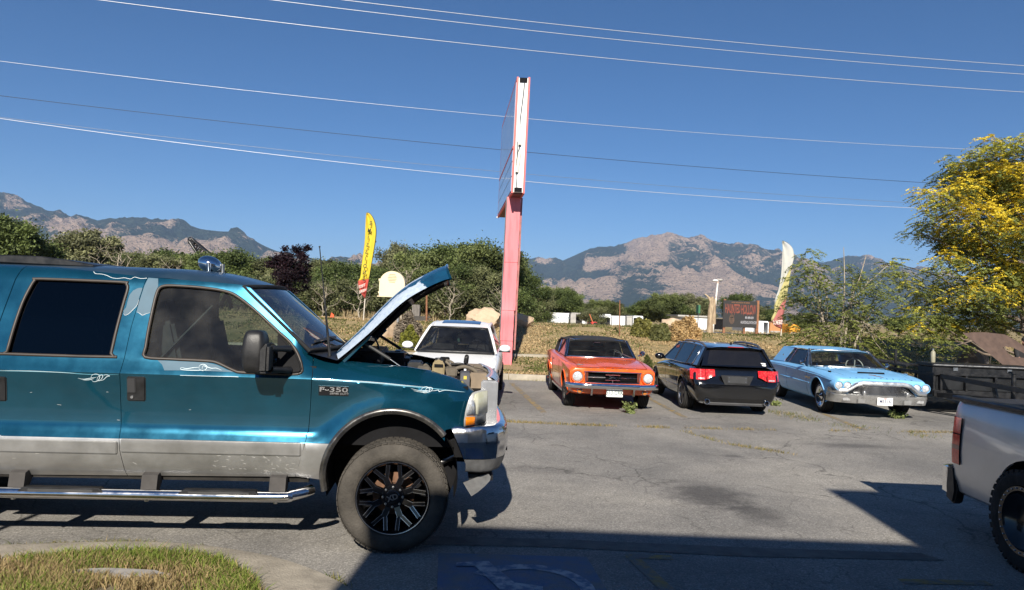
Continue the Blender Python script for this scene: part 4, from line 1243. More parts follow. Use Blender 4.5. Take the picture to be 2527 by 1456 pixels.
for v in (0.08, 0.5, 0.92):
  m.tube([Vector(hood_pt(u, v, .05)) for u in np.linspace(.04, .95, 8)], .03, 6)
for u in (.12, .5, .9): m.tube([Vector(hood_pt(u, v, .06)) for v in np.linspace(.06, .94, 8)], .028, 6)
m.build('bonnet_frame', BLACKM, hood, 50)
m = MB()
for i, u in enumerate((.66, .76, .84)):
  p = Vector(hood_pt(u, .07, .07)); m.obox(p, (.05, .05, .06), Matrix.Rotation(R(-40), 3, 'Y'))
m.build('latch_bracket', BLACKP, hood)
m = MB()
fe = [Vector(hood_pt(1, v)) for v in np.linspace(0, 1, 24)]
m.tube(fe, .012, 6); m.build('bonnet_lip', TEAL, hood, 60)
# hinges and struts
for s in (-1, 1):
  y = .80 * s
  a, b = TL(914, 828, -.80), TL(848, 893, -.80)
  m = MB(); m.bar((a.x, y, a.z), (b.x, y, b.z), .03, .055, (0, 1, 0)); m.build('bonnet_hinge', TEAL, truck, bevel=.005)
a, b, c_ = TL(889, 840, -.74), TL(962, 886, -.74), TL(998, 911, -.74)
for y in (-.74, .74):
  m = MB(); m.tube([(a.x, y, a.z), (b.x, y, b.z)], .015, 10); st = m.build('gas_strut', pmat('strut_grey', (.05, .05, .05), .5, .4, var=.25), truck, 60)
  m = MB(); m.tube([(b.x, y, b.z), (c_.x, y, c_.z)], .006, 8); m.build('strut_rod', STEEL, st, 60)
  m = MB(); m.ball((a.x, y, a.z), .018, .018, .018, 8, 6); m.build('strut_end', STEEL, st, 60)
m = MB(); p = TL(925, 833, -.3); q = TL(935, 862, -.3); m.tube(spline([p, p + Vector((.03, 0, -.06)), q], 5), .009, 6); m.build('wiring', BLACKP, truck, 60)

# engine bay: inner fenders, far fender lip, boxes, hoses
DUST = pmat('dusty_plastic', (.16, .135, .10), .85, col2=(.05, .045, .04), vscale=9, thr=(.3, .75))
m = MB(); m.box(-.6, .62, -.80, -.74, .8, 1.30); m.build('inner_fender', DARK, truck)
m = MB(); m.box(-.6, .62, .74, .80, .8, 1.36); m.build('inner_fender', DARK, truck)
m = MB(); m.prism([(-.62, 1.28), (-.62, 1.44), (-.1, 1.42), (.3, 1.37), (.55, 1.30), (.55, 1.2)], side_fn, .70, .84); m.build('far_fender_lip', TEAL, truck)
def ebox(name, px0, px1, py0, py1, yl, d, mat, bevel=.012, rot=0):
  a, b = TL(px0, py1, yl), TL(px1, py0, yl)
  m = MB()
  if rot: m.obox(((a.x + b.x) / 2, yl + d / 2, (a.z + b.z) / 2), (b.x - a.x, d, b.z - a.z), Matrix.Rotation(R(rot), 3, 'Y'))
  else: m.box(a.x, b.x, yl, yl + d, a.z, b.z)
  return m.build(name, mat, truck, 40, bevel=bevel, seg=2)
RES = pmat('aged_reservoir', (.34, .27, .15), .45, var=.2, vscale=12, trans=.25)
a, b = TL(1066, 924, -.62), TL(1098, 888, -.62)
m = MB(); cx = (a.x + b.x) / 2; rx = (b.x - a.x) / 2
m.prism([(a.x + .004, a.z - .08), (a.x, a.z + (b.z - a.z) * .55), (a.x + .008, b.z - .02), (a.x + .03, b.z), (b.x - .03, b.z), (b.x - .008, b.z - .02), (b.x, a.z + (b.z - a.z) * .55), (b.x - .004, a.z - .08)], side_fn, -.66, -.52)
resv = m.build('coolant_reservoir', RES, truck, 40, bevel=.012, seg=3)
m = MB(); m.box(cx - .035, cx + .038, -.668, -.655, b.z - .06, b.z - .035); m.build('reservoir_label', DARK, resv)
m = MB(); m.lathe([(0, b.z + .014), (.03, b.z + .014), (.034, b.z)], 14, (cx, -.6, 0), axis='Z'); m.build('reservoir_cap', BLACKP, resv, 40)
ebox('air_box', 1005, 1042, 895, 925, -.5, .3, BLACKP)
ebox('battery', 1135, 1160, 920, 960, -.66, .2, pmat('battery_grey', (.07, .07, .08), .6, var=.3, vscale=14), .006)
ebox('battery_label', 1144, 1152, 928, 936, -.664, .004, pmat('label_yellow', (.55, .42, .06), .6), 0)
ebox('radiator_cover', 1158, 1204, 922, 962, -.55, 1.1, pmat('tan_plastic', (.26, .20, .14), .8, col2=(.18, .14, .10), vscale=6), .01)
ebox('fuse_box', 1098, 1128, 908, 930, -.5, .25, DUST)
ebox('heater_box', 876, 940, 868, 900, -.35, .9, BLACKP)
ebox('intake', 935, 1010, 872, 905, .1, .4, BLACKP, .05)
ebox('air_filter_drum', 955, 1003, 868, 905, .2, .4, BLACKP, .06)
ebox('relay', 1085, 1110, 883, 900, -.2, .12, DARK, .006)
ebox('bracket_plate', 1030, 1060, 905, 925, -.62, .1, DUST, .006)
er = random.Random(9)
hs = [[(1100, 892), (1112, 905), (1108, 925)], [(1102, 889), (1118, 896), (1122, 915), (1140, 925)], [(1112, 900), (1135, 898), (1160, 905), (1172, 915)], [(1118, 912), (1145, 905), (1168, 912), (1180, 924)],
    [(1086, 935), (1112, 928), (1130, 915)], [(965, 905), (985, 908), (1002, 909)], [(895, 893), (908, 886), (918, 880)], [(912, 897), (925, 892), (932, 893)], [(1020, 905), (1035, 902), (1048, 908)], [(1150, 896), (1152, 880), (1149, 895)],
    [(1168, 905), (1185, 908), (1200, 915), (1205, 925)], [(1040, 915), (1050, 900), (1062, 912)], [(1010, 911), (1028, 909), (1044, 905)]]
for i, h in enumerate(hs):
  yl = -.5 + .35 * er.random()
  m = MB(); m.tube(spline([TL(a, b, yl + er.uniform(-.03, .03)) for a, b in h], 5), er.choice((.012, .017, .02)), 8)
  m.build('hose', er.choice((BLACKP, DUST, DUST)), truck, 60)
m = MB(); m.box(-.6, .5, -.74, .74, 1.0, 1.12); m.build('engine_cover', DARK, truck)
for i in range(22):
  x, y = er.uniform(-.45, .5), er.uniform(-.45, .6); s = er.uniform(.03, .1)
  m = MB(); m.box(x - s, x + s, y - s * .7, y + s * .7, 1.1, 1.16 + er.uniform(.0, .14)); m.build('engine_part', er.choice((BLACKP, DUST, DARK, STEEL)), truck, 40, bevel=.01)

# front end: grille, headlights, bumper
CHR2 = pmat('bumper_chrome', (0.66, 0.66, 0.67), 0.12, 1.0, var=0.12, vscale=10, rvar=0.07)
xg = TL(1225, 990, -.75).x
gz1, gz0 = TL(1210, 930, -.75).z, TL(1225, 1047, -.75).z
m = MB()
def gcol(y): return xg - .01 + .07 * (1 - (y / .8) ** 2)
# chrome surround as a swept bar: top rail rolled backwards, two uprights
def grille_sec(u, v):
  y = lerp(-.74, .74, u)
  a = lerp(-20, 100, v)
  return (gcol(y) - .085 + .085 * math.cos(R(a)), y, gz1 - .06 + .06 * math.sin(R(a)))
m.grid(grille_sec, 24, 8)
for s in (-1, 1):
  m.box(gcol(.7) - .14, gcol(.7), s * .74 - .035, s * .74 + .035, gz0, gz1 - .03)
m.box(gcol(.7) - .14, gcol(.3) - .02, -.74, .74, gz0 - .03, gz0 + .02)
grl = m.build('grille', pmat('grille_chrome', (.66, .67, .69), .25, .7, var=.08, rvar=.08), truck, 40, bevel=.012, seg=2)
for k in range(1, 5):
  m = MB(); z = lerp(gz0, gz1 - .03, k / 5)
  m.tube([(gcol(y) - .03, y, z) for y in np.linspace(-.7, .7, 14)], .014, 6); m.build('grille_bar', CHR2, grl, 60)
m = MB(); m.box(xg - .1, xg - .06, -.7, .7, gz0, gz1 - .05); m.build('grille_mesh', DARK, grl)
# headlights wrap the corner
LENS = pmat('yellowed_lens', (.50, .50, .36), .18, 0, coat=.6, col2=(.62, .62, .52), vscale=10, trans=.2)
CLEAR = pmat('clear_marker', (.55, .56, .56), .15, .4, coat=.5, var=.3, vscale=60)
AMBER = pmat('amber_lens', (.75, .22, .01), .2, 0, coat=.5, var=.2, vscale=40, trans=.2)
def corner_y(px): return -lerp(.965, .74, min(1.0, max(0.0, (px - 1144) / 59.0)) ** 1.8)
def lens(pts, name, mat, par, off, s):
  bmm = bmesh.new(); bmm.faces.new([bmm.verts.new((a, b, 0)) for a, b in pts])
  x0_, x1_ = min(p[0] for p in pts), max(p[0] for p in pts)
  for k in range(1, 9):
    bmesh.ops.bisect_plane(bmm, geom=bmm.verts[:] + bmm.edges[:] + bmm.faces[:], plane_co=(lerp(x0_, x1_, k / 9), 0, 0), plane_no=(1, 0, 0))
  for v in bmm.verts:
    q = TL(v.co.x, v.co.y, corner_y(v.co.x)); v.co = (q.x + off * .7, (q.y - off) * (1 if s < 0 else -1), q.z)
  me = bpy.data.meshes.new(name); bmm.to_mesh(me); bmm.free()
  o = finish(me, name, mat, par, 60)
  md = o.modifiers.new('s', 'SOLIDIFY'); md.thickness = .012; md.offset = 0
  return o
for s in (-1, 1):
  hl = lens([(1166, 970), (1173, 966.5), (1187, 963), (1202, 961), (1203.5, 1000), (1203, 1037), (1190, 1043), (1172, 1048.5), (1144.5, 1052), (1145, 1036), (1149, 1012), (1154, 994), (1160, 979)], 'headlight', pmat('lamp_housing', (.45, .45, .43), .3, .3, var=.15, vscale=20), truck, 0.0, s)
  lens([(1170, 972), (1176, 968.5), (1188, 965.5), (1200.5, 963.5), (1201.5, 990), (1201, 1014), (1190, 1019), (1176, 1023), (1172.5, 1021), (1172, 1000), (1168, 982)], 'headlight_lens', LENS, hl, .010, s)
  lens([(1157, 990), (1161, 986), (1166, 989), (1169.5, 1000), (1170, 1022), (1149, 1023.5), (1150, 1012)], 'marker_lens', CLEAR, hl, .010, s)
  lens([(1147, 1029), (1169.5, 1028), (1169.5, 1047), (1146.5, 1049)], 'indicator_lens', AMBER, hl, .010, s)
  m = MB(); m.box(.5, xg - .05, s * .60 - .10, s * .60 + .10, TL(1150, 1051).z, TL(1172, 972).z) ; m.build('lamp_bucket', DARK, truck)
# bumper
bz1, bzm, bz0, bzv = TL(1110, 1060, -.96).z, TL(1120, 1090, -.96).z, TL(1128, 1132, -.96).z, TL(1132, 1168, -.96).z
def bpath(t):     # plan path, t: -1 near side end .. 1 far side end
  a = abs(t); s = -1 if t < 0 else 1
  P = [(.50, .985), (.64, .988), (.78, .965), (.88, .90), (.95, .78), (.985, .6), (1.0, .3), (1.005, 0)][::-1]
  i = a * (len(P) - 1); k = int(min(i, len(P) - 2)); f_ = i - k
  return lerp(P[k][0], P[k + 1][0], f_), s * lerp(P[k][1], P[k + 1][1], f_)
def bump_sec(prof):
  m = MB()
  def f(u, v):
    t = lerp(-1, 1, u); x, y = bpath(t)
    i = v * (len(prof) - 1); k = int(min(i, len(prof) - 2)); z, ins = (lerp(prof[k][0], prof[k + 1][0], i - k), lerp(prof[k][1], prof[k + 1][1], i - k))
    # rear edge of the wrap slants forward towards the bottom
    cut = sm(.86, 1.0, abs(t)) * (bz1 - z) * .45
    nx, ny = (sm(0.95, .55, abs(t)), (1 if t > 0 else -1) * sm(.5, .9, abs(t)))
    return (x - ins * max(.2, nx) + cut, y - ins * ny, z)
  m.grid(f, 64, len(prof) * 2)
  return m
bp = bump_sec([(bz1 + .035, .16), (bz1 + .035, .06), (bz1 + .02, .02), (bzm, .0), (lerp(bzm, bz0, .5), .004), (bz0, .016)]).build('front_bumper', CHR2, truck, 50)
bump_sec([(bz0 - .004, .018), (lerp(bz0, bzv, .5), .03), (bzv + .01, .05), (bzv, .09)]).build('bumper_valance', pmat('grey_valance', (.10, .10, .10), .5, .2, var=.3, vscale=14), bp, 50)
m = MB(); m.box(.52, .84, -.9, .9, bz0, bz1 + .02); m.build('bumper_core', DARK, bp)
m = MB(); p = TL(1250, 1106, -.55); m.tube([(p.x - .06, -.55, p.z), (p.x + .005, -.55, p.z)], .018, 10); m.build('tow_hook', BLACKM, bp, 60)
# loose air deflector hanging below the bumper
P = [TL(*q, -.80) for q in C3([(1105, 730), (1160, 705), (1230, 672), (1275, 660), (1290, 680), (1285, 705), (1250, 745), (1200, 790), (1160, 818)])]
m = MB(); m.prism([(q.x, q.z) for q in P], lambda u, v, a: (u, a - .25 * (u - P[0].x), v), -.80, -.788); m.build('air_deflector', pmat('deflector_grey', (.15, .15, .15), .45, .3, var=.3, vscale=12), truck, 30)
m = MB(); q = TL(1180, 1180, -.78); m.box(q.x - .08, q.x + .12, -.8, -.6, q.z - .01, q.z + .035); m.build('deflector_bracket', BLACKM, truck)

# roof spot lamp and lattice arm
q = TL(518, 656, 0.0);
sp = MB(); rot = Matrix.Rotation(R(18), 3, 'Y')
sp.ball((q.x, 0, q.z + .012), .108, .085, .075, 24, 14, rot=rot)
lampo = sp.build('roof_spot_lamp', CHROME, truck, 80)
m = MB(); m.tube([(q.x + .018, -.09, q.z + .02), (q.x + .022, -.088, q.z - .07), (q.x + .02, -.06, q.z - .105)], [.022, .016, .014], 10); m.build('lamp_bracket', CHROME, lampo, 60)
m = MB(); m.tube([(q.x + .115, .0, q.z - .13), (q.x + .115, .0, q.z + .02)], .016, 8); m.build('lamp_stem', STEEL, lampo, 60)
m = MB(); m.tube([(q.x + .018, -.03, q.z - .13), (q.x + .018, -.03, q.z - .06)], .014, 8); m.build('lamp_stem', CHROME, lampo, 60)
# parked cars (local frame: x forward, y left, z up)
def car_body(name, st, parent, mats, cuts=(), crease=0.5, rows=(3, 4), lvl=2, smooth=38):
  """st: (x, zb,wb, zm,wm, zs,ws, zt,wt, zc) half sections; subdivided, then cut by (MB) cutters"""
  m = MB(); half = []
  for (x, zb, wb, zm, wm, zs, ws_, zt, wt, zc) in st:
    h = [(0, zb), (wb * .92, zb), (wb, zb + .03), (wm, zm), (ws_, zs), (wt, zt), (wt * .55, lerp(zt, zc, .75)), (0, zc)]
    full = [(x, -y, z) for y, z in h] + [(x, y, z) for y, z in h[1:-1]][::-1]
    half.append(full)
  n = len(half[0])
  vv = [p for f in half for p in f]
  ff = []
  for i in range(len(half) - 1):
    for j in range(n):
      j2 = (j + 1) % n
      ff.append((i * n + j, i * n + j2, (i + 1) * n + j2, (i + 1) * n + j))
  # end caps as strips
  for b, rev in ((0, True), ((len(half) - 1) * n, False)):
    for k in range(n // 2):
      a, b2, c, d = b + k, b + k + 1, b + (n - k - 1) % n, b + (n - k) % n
      f = (a, b2, c, d)
      f = tuple(dict.fromkeys(f))
      if len(f) >= 3: ff.append(f if rev else f[::-1])
  m.add(vv, ff)
  x0, x1 = st[0][0], st[-1][0]
  sh = {}
  for (x, zb, wb, zm, wm, zs, ws_, zt, wt, zc) in st: sh[round(x, 4)] = (zs, zt, zb)
  def cr(a, b):
    if abs(a.x - b.x) < 1e-5 and (abs(a.x - x0) < 1e-4 or abs(a.x - x1) < 1e-4): return 0.75
    ka, kb = sh.get(round(a.x, 4)), sh.get(round(b.x, 4))
    if ka and kb and a.x != b.x:
      for r_ in (0, 1):
        if abs(a.z - ka[r_]) < 1e-4 and abs(b.z - kb[r_]) < 1e-4 and abs(a.y) > .4: return crease
    return 0
  me = subsurf(m, lvl, cr, mats)
  if cuts:
    me = boolean(me, [(c, 'DIFFERENCE') for c in cuts], mats)
  o = finish(me, name, mats, parent, smooth)
  from mathutils.bvhtree import BVHTree
  SY[parent.name] = BVHTree.FromPolygons([v.co.copy() for v in me.vertices], [tuple(p.vertices) for p in me.polygons])
  return o
SY = {}
def sy(t, x, z, dflt):
  h = SY[t.name].ray_cast(Vector((x, 3, z)), Vector((0, -1, 0)))
  return h[0].y if h[0] is not None and h[0].y > dflt * .8 else dflt
def lip(t, cx, cz, r, s, dflt, mat, rad=.013, a0=-12, a1=192):
  m = MB()
  m.tube([(cx + r * math.cos(a), s * (sy(t, cx + (r + .03) * math.cos(a), max(cz + (r + .03) * math.sin(a), .27), dflt) + .002), cz + r * math.sin(a)) for a in np.linspace(R(a0), R(a1), 26)], rad, 6); m.build('arch_lip', mat, t, 60)
def arch_cut(cx, cz, r, w0, w1):
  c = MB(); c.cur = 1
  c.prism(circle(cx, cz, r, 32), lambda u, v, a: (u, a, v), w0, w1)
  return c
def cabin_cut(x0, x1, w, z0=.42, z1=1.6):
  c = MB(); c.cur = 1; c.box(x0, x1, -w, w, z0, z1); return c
def patch(p00, p10, p01, p11, bulge, nu=12, nv=6, d=0.0):
  p00, p10, p01, p11, bulge = map(Vector, (p00, p10, p01, p11, bulge))
  def f(u, v):
    p = lerp(lerp(p00, p10, u), lerp(p01, p11, u), v)
    return p + bulge * (4 * u * (1 - u)) * (1 + d * v)
  return f
def side_poly(P, yf, off, thick, mat, name, parent, mirror=True, bevel=0):
  for s in ((-1, 1) if mirror else (1,)):
    m = MB(); m.prism(P, lambda u, v, a: (u, s * (yf(v) + off - a), v), 0.0, thick); m.build(name, mat, parent, 30, bevel=bevel)
def car_wheel(parent, cx, y, r, w, style, rim_r, dusty=False):
  s = -1 if y < 0 else 1
  c = (cx, y, r)
  m = MB()
  m.lathe([(rim_r, -w / 2 + .02), (rim_r + .02, -w / 2), (r * .86, -w / 2 - .008), (r * .96, -w / 2 + .008), (r, -w / 2 + .035), (r, w / 2 - .035), (r * .96, w / 2 - .008), (r * .86, w / 2 + .008), (rim_r + .02, w / 2), (rim_r, w / 2 - .02)], 40, c)
  t = m.build('wheel', TYRE, parent, 45)
  m = MB()
  for k in range(-2, 3): m.lathe([(r + .0015, k * w * .17 - .006), (r + .0015, k * w * .17 + .006)], 40, c)
  m.build('tread_grooves', DARK, t, 45)
  if style == 'alloy':
    AL = pmat('alloy', (.30, .30, .31), .3, .85, var=.15, vscale=20)
    m = MB(); m.lathe([(rim_r + .004, s * (w / 2 - .012)), (rim_r - .012, s * (w / 2 - .002)), (rim_r - .022, s * (w / 2 - .015)), (rim_r - .03, 0), (rim_r - .03, -s * w * .4)], 40, c)
    rm = m.build('rim', AL, t, 45)
    m = MB()
    for k in range(5):
      for da in (-.13, .13):
        a = 2 * math.pi * k / 5 + .3
        p = Vector((c[0] + .05 * math.cos(a + da * 2), c[1] + s * (w / 2 - .035), c[2] + .05 * math.sin(a + da * 2)))
        q = Vector((c[0] + (rim_r - .02) * math.cos(a + da), c[1] + s * (w / 2 - .018), c[2] + (rim_r - .02) * math.sin(a + da)))
        m.bar(p, q, .032, .025, (0, 1, 0))
    m.lathe([(0, s * (w / 2 - .02)), (.05, s * (w / 2 - .022)), (.06, s * (w / 2 - .06))], 20, c)
    m.build('spokes', AL, rm, 30)
    m = MB(); m.lathe([(0, s * .0), (rim_r - .03, s * .0)], 30, c); m.build('brake_disc', UNDER, rm, 30)
  elif style == 'hubcap':
    m = MB(); m.lathe([(rim_r + .03, s * (w / 2 + .001)), (rim_r + .018, s * (w / 2 + .004)), (rim_r + .016, s * (w / 2 + .001))], 40, c); m.build('whitewall', WHITEP, t, 45)
    m = MB(); m.lathe([(rim_r + .012, s * (w / 2 - .004)), (rim_r - .005, s * (w / 2 + .006)), (rim_r - .03, s * (w / 2 - .02)), (rim_r * .55, s * (w / 2 - .035))], 40, c); rm = m.build('rim', CHROME, t, 45)
    m = MB(); m.lathe([(rim_r * .56, s * (w / 2 - .034)), (rim_r * .34, s * (w / 2 - .03))], 36, c); m.build('hubcap_band', BLACKP, rm, 45)
    m = MB(); m.lathe([(rim_r * .34, s * (w / 2 - .03)), (rim_r * .2, s * (w / 2 - .01)), (0, s * (w / 2 + .035))], 30, c); m.build('hub_cone', CHROME, rm, 45)
  else:
    m = MB(); m.lathe([(rim_r + .004, s * (w / 2 - .01)), (rim_r - .015, s * (w / 2)), (rim_r * .5, s * (w / 2 - .04)), (0, s * (w / 2 - .03))], 40, c); rm = m.build('rim', STEEL, t, 45)
    m = MB()
    for k in range(12):
      a = 2 * math.pi * k / 12; m.bar((c[0] + .05 * math.cos(a), c[1] + s * (w / 2 - .03), c[2] + .05 * math.sin(a)), (c[0] + (rim_r - .02) * math.cos(a), c[1] + s * (w / 2 - .006), c[2] + (rim_r - .02) * math.sin(a)), .012, .012, (0, 1, 0))
    m.build('spokes', CHROME_OLD, rm, 0)
  return t
def steering(parent, c, r=.19, tilt=65, mat=None):
  m = MB(); c = Vector(c); rt = Matrix.Rotation(R(tilt), 3, 'Y')
  m.tube([c + rt @ Vector((r * math.cos(a), r * math.sin(a), 0)) for a in np.linspace(0, 2 * math.pi, 25)[:-1]], .014, 6, closed=True)
  for a in (0.2, math.pi - .2, -math.pi / 2): m.tube([c, c + rt @ Vector((r * math.cos(a), r * math.sin(a), 0))], .011, 5)
  m.tube([c, c + rt @ Vector((0, 0, -.3))], .025, 6); m.build('steering_wheel', mat or BLACKP, parent, 60)
def seats(parent, xs, ys, mat, z0=.35, zs=.5, zt=1.0, hr=True):
  for x in xs:
    for y in ys:
      m = MB(); m.box(x, x + .5, y - .25, y + .25, z0, zs); m.obox((x - .06, y, (zs + zt) / 2), (.14, .48, zt - zs + .1), Matrix.Rotation(R(-14), 3, 'Y'))
      if hr: m.obox((x - .14, y, zt + .1), (.08, .26, .14), Matrix.Rotation(R(-10), 3, 'Y'))
      m.build('seat', mat, parent, 40, bevel=.03, seg=2)
def plate(parent, c, nrm_x, w, h, text, mat_bg, mat_tx, sub=None, tsize=.075, top=None, topmat=None):
  m = MB(); x, y, z = c; s = nrm_x
  m.box(x - .006, x + .006, y - w / 2, y + w / 2, z - h / 2, z + h / 2)
  o = m.build('licence_plate', mat_bg, parent, 30, bevel=.003)
  # text plane faces +-x
  B = Matrix(((0, 0, s, x + s * .0085), (s, 0, 0, y), (0, 1, 0, z), (0, 0, 0, 1)))
  t = text_mb(text, tsize, B, .0005, .82, .012); t.build('plate_characters', mat_tx, o, 0)
  if top:
    text_mb(top, .032, B @ Matrix.Translation((0, h * .34, 0)), .0005, 1, .01).build('plate_heading', topmat or mat_tx, o, 0)
  if sub:
    text_mb(sub, .018, B @ Matrix.Translation((0, -h * .42, 0)), .0005, 1, .0).build('plate_footer', mat_tx, o, 0)
  return o
HEADL = pmat('sealed_beam', (.72, .74, .76), .15, .25, coat=1.0, col2=(.34, .36, .38), vscale=26, thr=(.4, .7))
GLASSC = glassmat('car_glass', (.50, .54, .53), .02, .02)
GLASST = glassmat('tinted_car_glass', (.035, .038, .045), .02, 0)
PLW = pmat('plate_white', (.75, .75, .74), .5, var=.05)
PLB = pmat('plate_navy', (.03, .04, .10), .5)
AMB2 = pmat('amber_lamp', (.50, .17, .03), .2, 0, coat=.6, var=.25, vscale=40)
def place(name, label, px, py, yaw, ax, ay, scale=1.0, cat='car'):
  """put local point (ax, ay, 0) at the ground point under the pixel; yaw: direction of local +x"""
  p = gnd(px, py)
  rt = Matrix.Rotation(yaw, 3, 'Z'); d = rt @ Vector((ax, ay, 0)) * scale
  t = thing(name, label, cat, (p.x - d.x, p.y - d.y, 0), yaw)
  t.scale = (scale,) * 3
  WM[t.name] = WM[t.name] @ Matrix.Scale(scale, 4)
  return t

# ---------------------------------------------------------------- orange convertible
def mustang():
  t = place('convertible_car', 'orange red vintage convertible with a black soft top and round headlamps', 1493, 1004, R(-90 + 3.0), 0.06, 0.0, 1.05)
  PA = pmat('orange_paint', (.84, .13, .02), .28, 0.05, coat=.7, var=.12, vscale=4, rvar=.06)
  mats = [PA, DARK]
  st = [(.735, .34, .74, .52, .80, .745, .80, .80, .73, .80), (.66, .31, .78, .52, .83, .765, .83, .825, .76, .825), (.3, .26, .80, .55, .85, .82, .85, .87, .78, .875), (-.25, .22, .80, .55, .855, .855, .855, .895, .78, .915), (-.62, .22, .80, .55, .855, .875, .855, .915, .78, .935),
      (-1.5, .22, .80, .55, .86, .895, .86, .93, .80, .935), (-2.35, .22, .80, .55, .868, .915, .868, .95, .80, .945), (-2.8, .24, .79, .55, .868, .925, .868, .955, .78, .945), (-3.3, .28, .77, .55, .85, .91, .845, .94, .75, .93), (-3.74, .36, .75, .55, .82, .87, .82, .90, .73, .90), (-3.82, .40, .74, .55, .80, .85, .80, .88, .72, .875)]
  r = .325
  cuts = [arch_cut(cx, .335, .37, a, b) for cx in (0, -2.74) for a, b in ((-1.1, -.56), (.56, 1.1))] + [cabin_cut(-2.45, -.72, .70)]
  g = MB(); g.cur = 1; g.prism([(-.50, .535), (-.535, .74), (.535, .74), (.50, .535)], lambda u, v, a: (a, u, v), .60, .9); cuts.append(g)
  body = car_body('body', st, t, mats, cuts, .8)
  for cx in (0, -2.74):
    for y in (-.725, .725): car_wheel(t, cx, y, r, .19, 'spoke', .185)
  # arch lips
  for cx in (0, -2.74):
    for s in (-1, 1):
      lip(t, cx, .335, .372, s, .82, PA)
  # headlamps
  for s in (-1, 1):
    y = s * .672
    m = MB(); m.lathe([(.128, .55), (.128, .765), (.118, .785), (.103, .785), (.098, .755)], 32, (0, y, .648), axis='X'); bz = m.build('headlamp_surround', PA, t, 50)
    m = MB(); m.lathe([(.098, .752), (.09, .770), (.06, .786), (.0, .792)], 28, (0, y, .648), axis='X'); m.build('headlight', HEADL, bz, 60)
    m = MB(); m.lathe([(.101, .757), (.099, .772), (.092, .772)], 28, (0, y, .648), axis='X'); m.build('headlamp_ring', CHROME, bz, 60)
    for k in range(3):
      m = MB(); m.box(.737, .744, y - s * .16 - .018 * k * s - .005, y - s * .16 - .018 * k * s + .005, .565 + .0 * k, .725); m.build('gill_slot', pmat('gill_dark', (.18, .03, .012), .5), t)
    m = MB(); m.lathe([(.05, .70), (.05, .758), (.042, .762)], 20, (0, s * .62, .375), axis='X'); pk = m.build('parking_lamp', CHROME, t, 50)
    m = MB(); m.lathe([(.041, .757), (.025, .768), (0, .772)], 20, (0, s * .62, .375), axis='X'); m.build('lamp_lens', AMB2, pk, 50)
    m = MB(); m.prism([(.81, .53), (.86, .46), (.80, .30), (.775, .30), (.80, .45)], lambda u, v, a: (u, a, v), s * .40 - .017, s * .40 + .017); m.build('bumper_guard', CHROME_OLD, t, 40, bevel=.006)
  # grille
  m = MB(); fr = [(.745, -.495, .54), (.75, -.53, .735), (.765, 0, .742), (.75, .53, .735), (.745, .495, .54), (.76, 0, .532)]
  m.tube(spline([(.745, -.49, .538), (.745, -.515, .56), (.75, -.53, .72), (.75, -.51, .74), (.762, 0, .744), (.75, .51, .74), (.75, .53, .72), (.745, .515, .56), (.745, .49, .538), (.758, 0, .53)], 4, True), .012, 6, closed=True)
  gr = m.build('grille_frame', CHROME, t, 60)
  m = MB()
  for k in range(11): m.tube([(.69, -.5, .55 + k * .018), (.70, .5, .55 + k * .018)], .003, 4)
  m.build('grille_mesh', BLACKM, gr, 60)
  m = MB(); m.box(.60, .615, -.52, .52, .53, .745); m.build('grille_back', DARK, gr)
  for s in (-1, 1):
    m = MB(); m.bar((.735, s * .13, .638), (.728, s * .50, .638), .014, .026); m.build('grille_bar', CHROME, gr, bevel=.004)
  m = MB(); m.tube([(.75, -.14, .592), (.75, -.14, .688), (.75, .14, .688), (.75, .14, .592)], .011, 6, closed=True); cor = m.build('grille_corral', CHROME, gr, 60)
  horse = [(-.10, .0), (-.085, .012), (-.055, .012), (-.02, .018), (.02, .018), (.045, .032), (.06, .030), (.075, .018), (.07, .012), (.055, .014), (.04, .0), (.05, -.012), (.075, -.016), (.072, -.022), (.045, -.020), (.02, -.008), (-.02, -.006), (-.035, -.02), (-.06, -.028), (-.075, -.024), (-.05, -.016), (-.05, -.002), (-.075, .002)]
  m = MB(); m.prism([(u, v + .64) for u, v in horse], lambda u, v, a: (a, -u, v), .745, .756); m.build('horse_emblem', CHROME, cor, 30)
  m = MB(); m.box(.748, .756, -.004, .004, .532, .59); m.box(.748, .756, -.004, .004, .69, .74); m.build('emblem_bar', CHROME, cor)
  # bumper
  def bpth(u):
    y = lerp(-.885, .885, u); return Vector((.895 - .20 * abs(y / .885) ** 5, y, .485))
  m = MB(); prof = [(0, .05), (.018, .045), (.032, .02), (.034, -.01), (.02, -.04), (0, -.05), (-.012, -.045), (-.012, .045)]
  vv = []; N = 40
  for i in range(N + 1):
    p = bpth(i / N)
    for a, b in prof: vv.append((p.x + a, p.y, p.z + b))
  k = len(prof)
  ff = [(i * k + j, i * k + (j + 1) % k, (i + 1) * k + (j + 1) % k, (i + 1) * k + j) for i in range(N) for j in range(k)] + [tuple(range(k)), tuple(N * k + j for j in range(k))]
  m.add(vv, ff); m.build('front_bumper', CHROME, t, 40)
  m = MB()
  for y in (-.4, .4): m.box(.68, .88, y - .03, y + .03, .45, .50)
  m.build('bumper_mount', UNDER, t)
  m = MB(); m.grid(lambda u, v: (lerp(.735, .80, v) - .05 * abs(2 * u - 1) ** 4, lerp(-.80, .80, u), .535 - .02 * v), 20, 3); m.build('stone_tray', PA, t, 50)
  plate(t, (.83, .03, .365), 1, .31, .155, '513 CRK', PLW, pmat('plate_green', (.04, .10, .09), .5), '', .105)
  # bonnet: shut lines, raised centre, scuffed patch
  LN = pmat('orange_shut_line', (.10, .014, .006), .6)
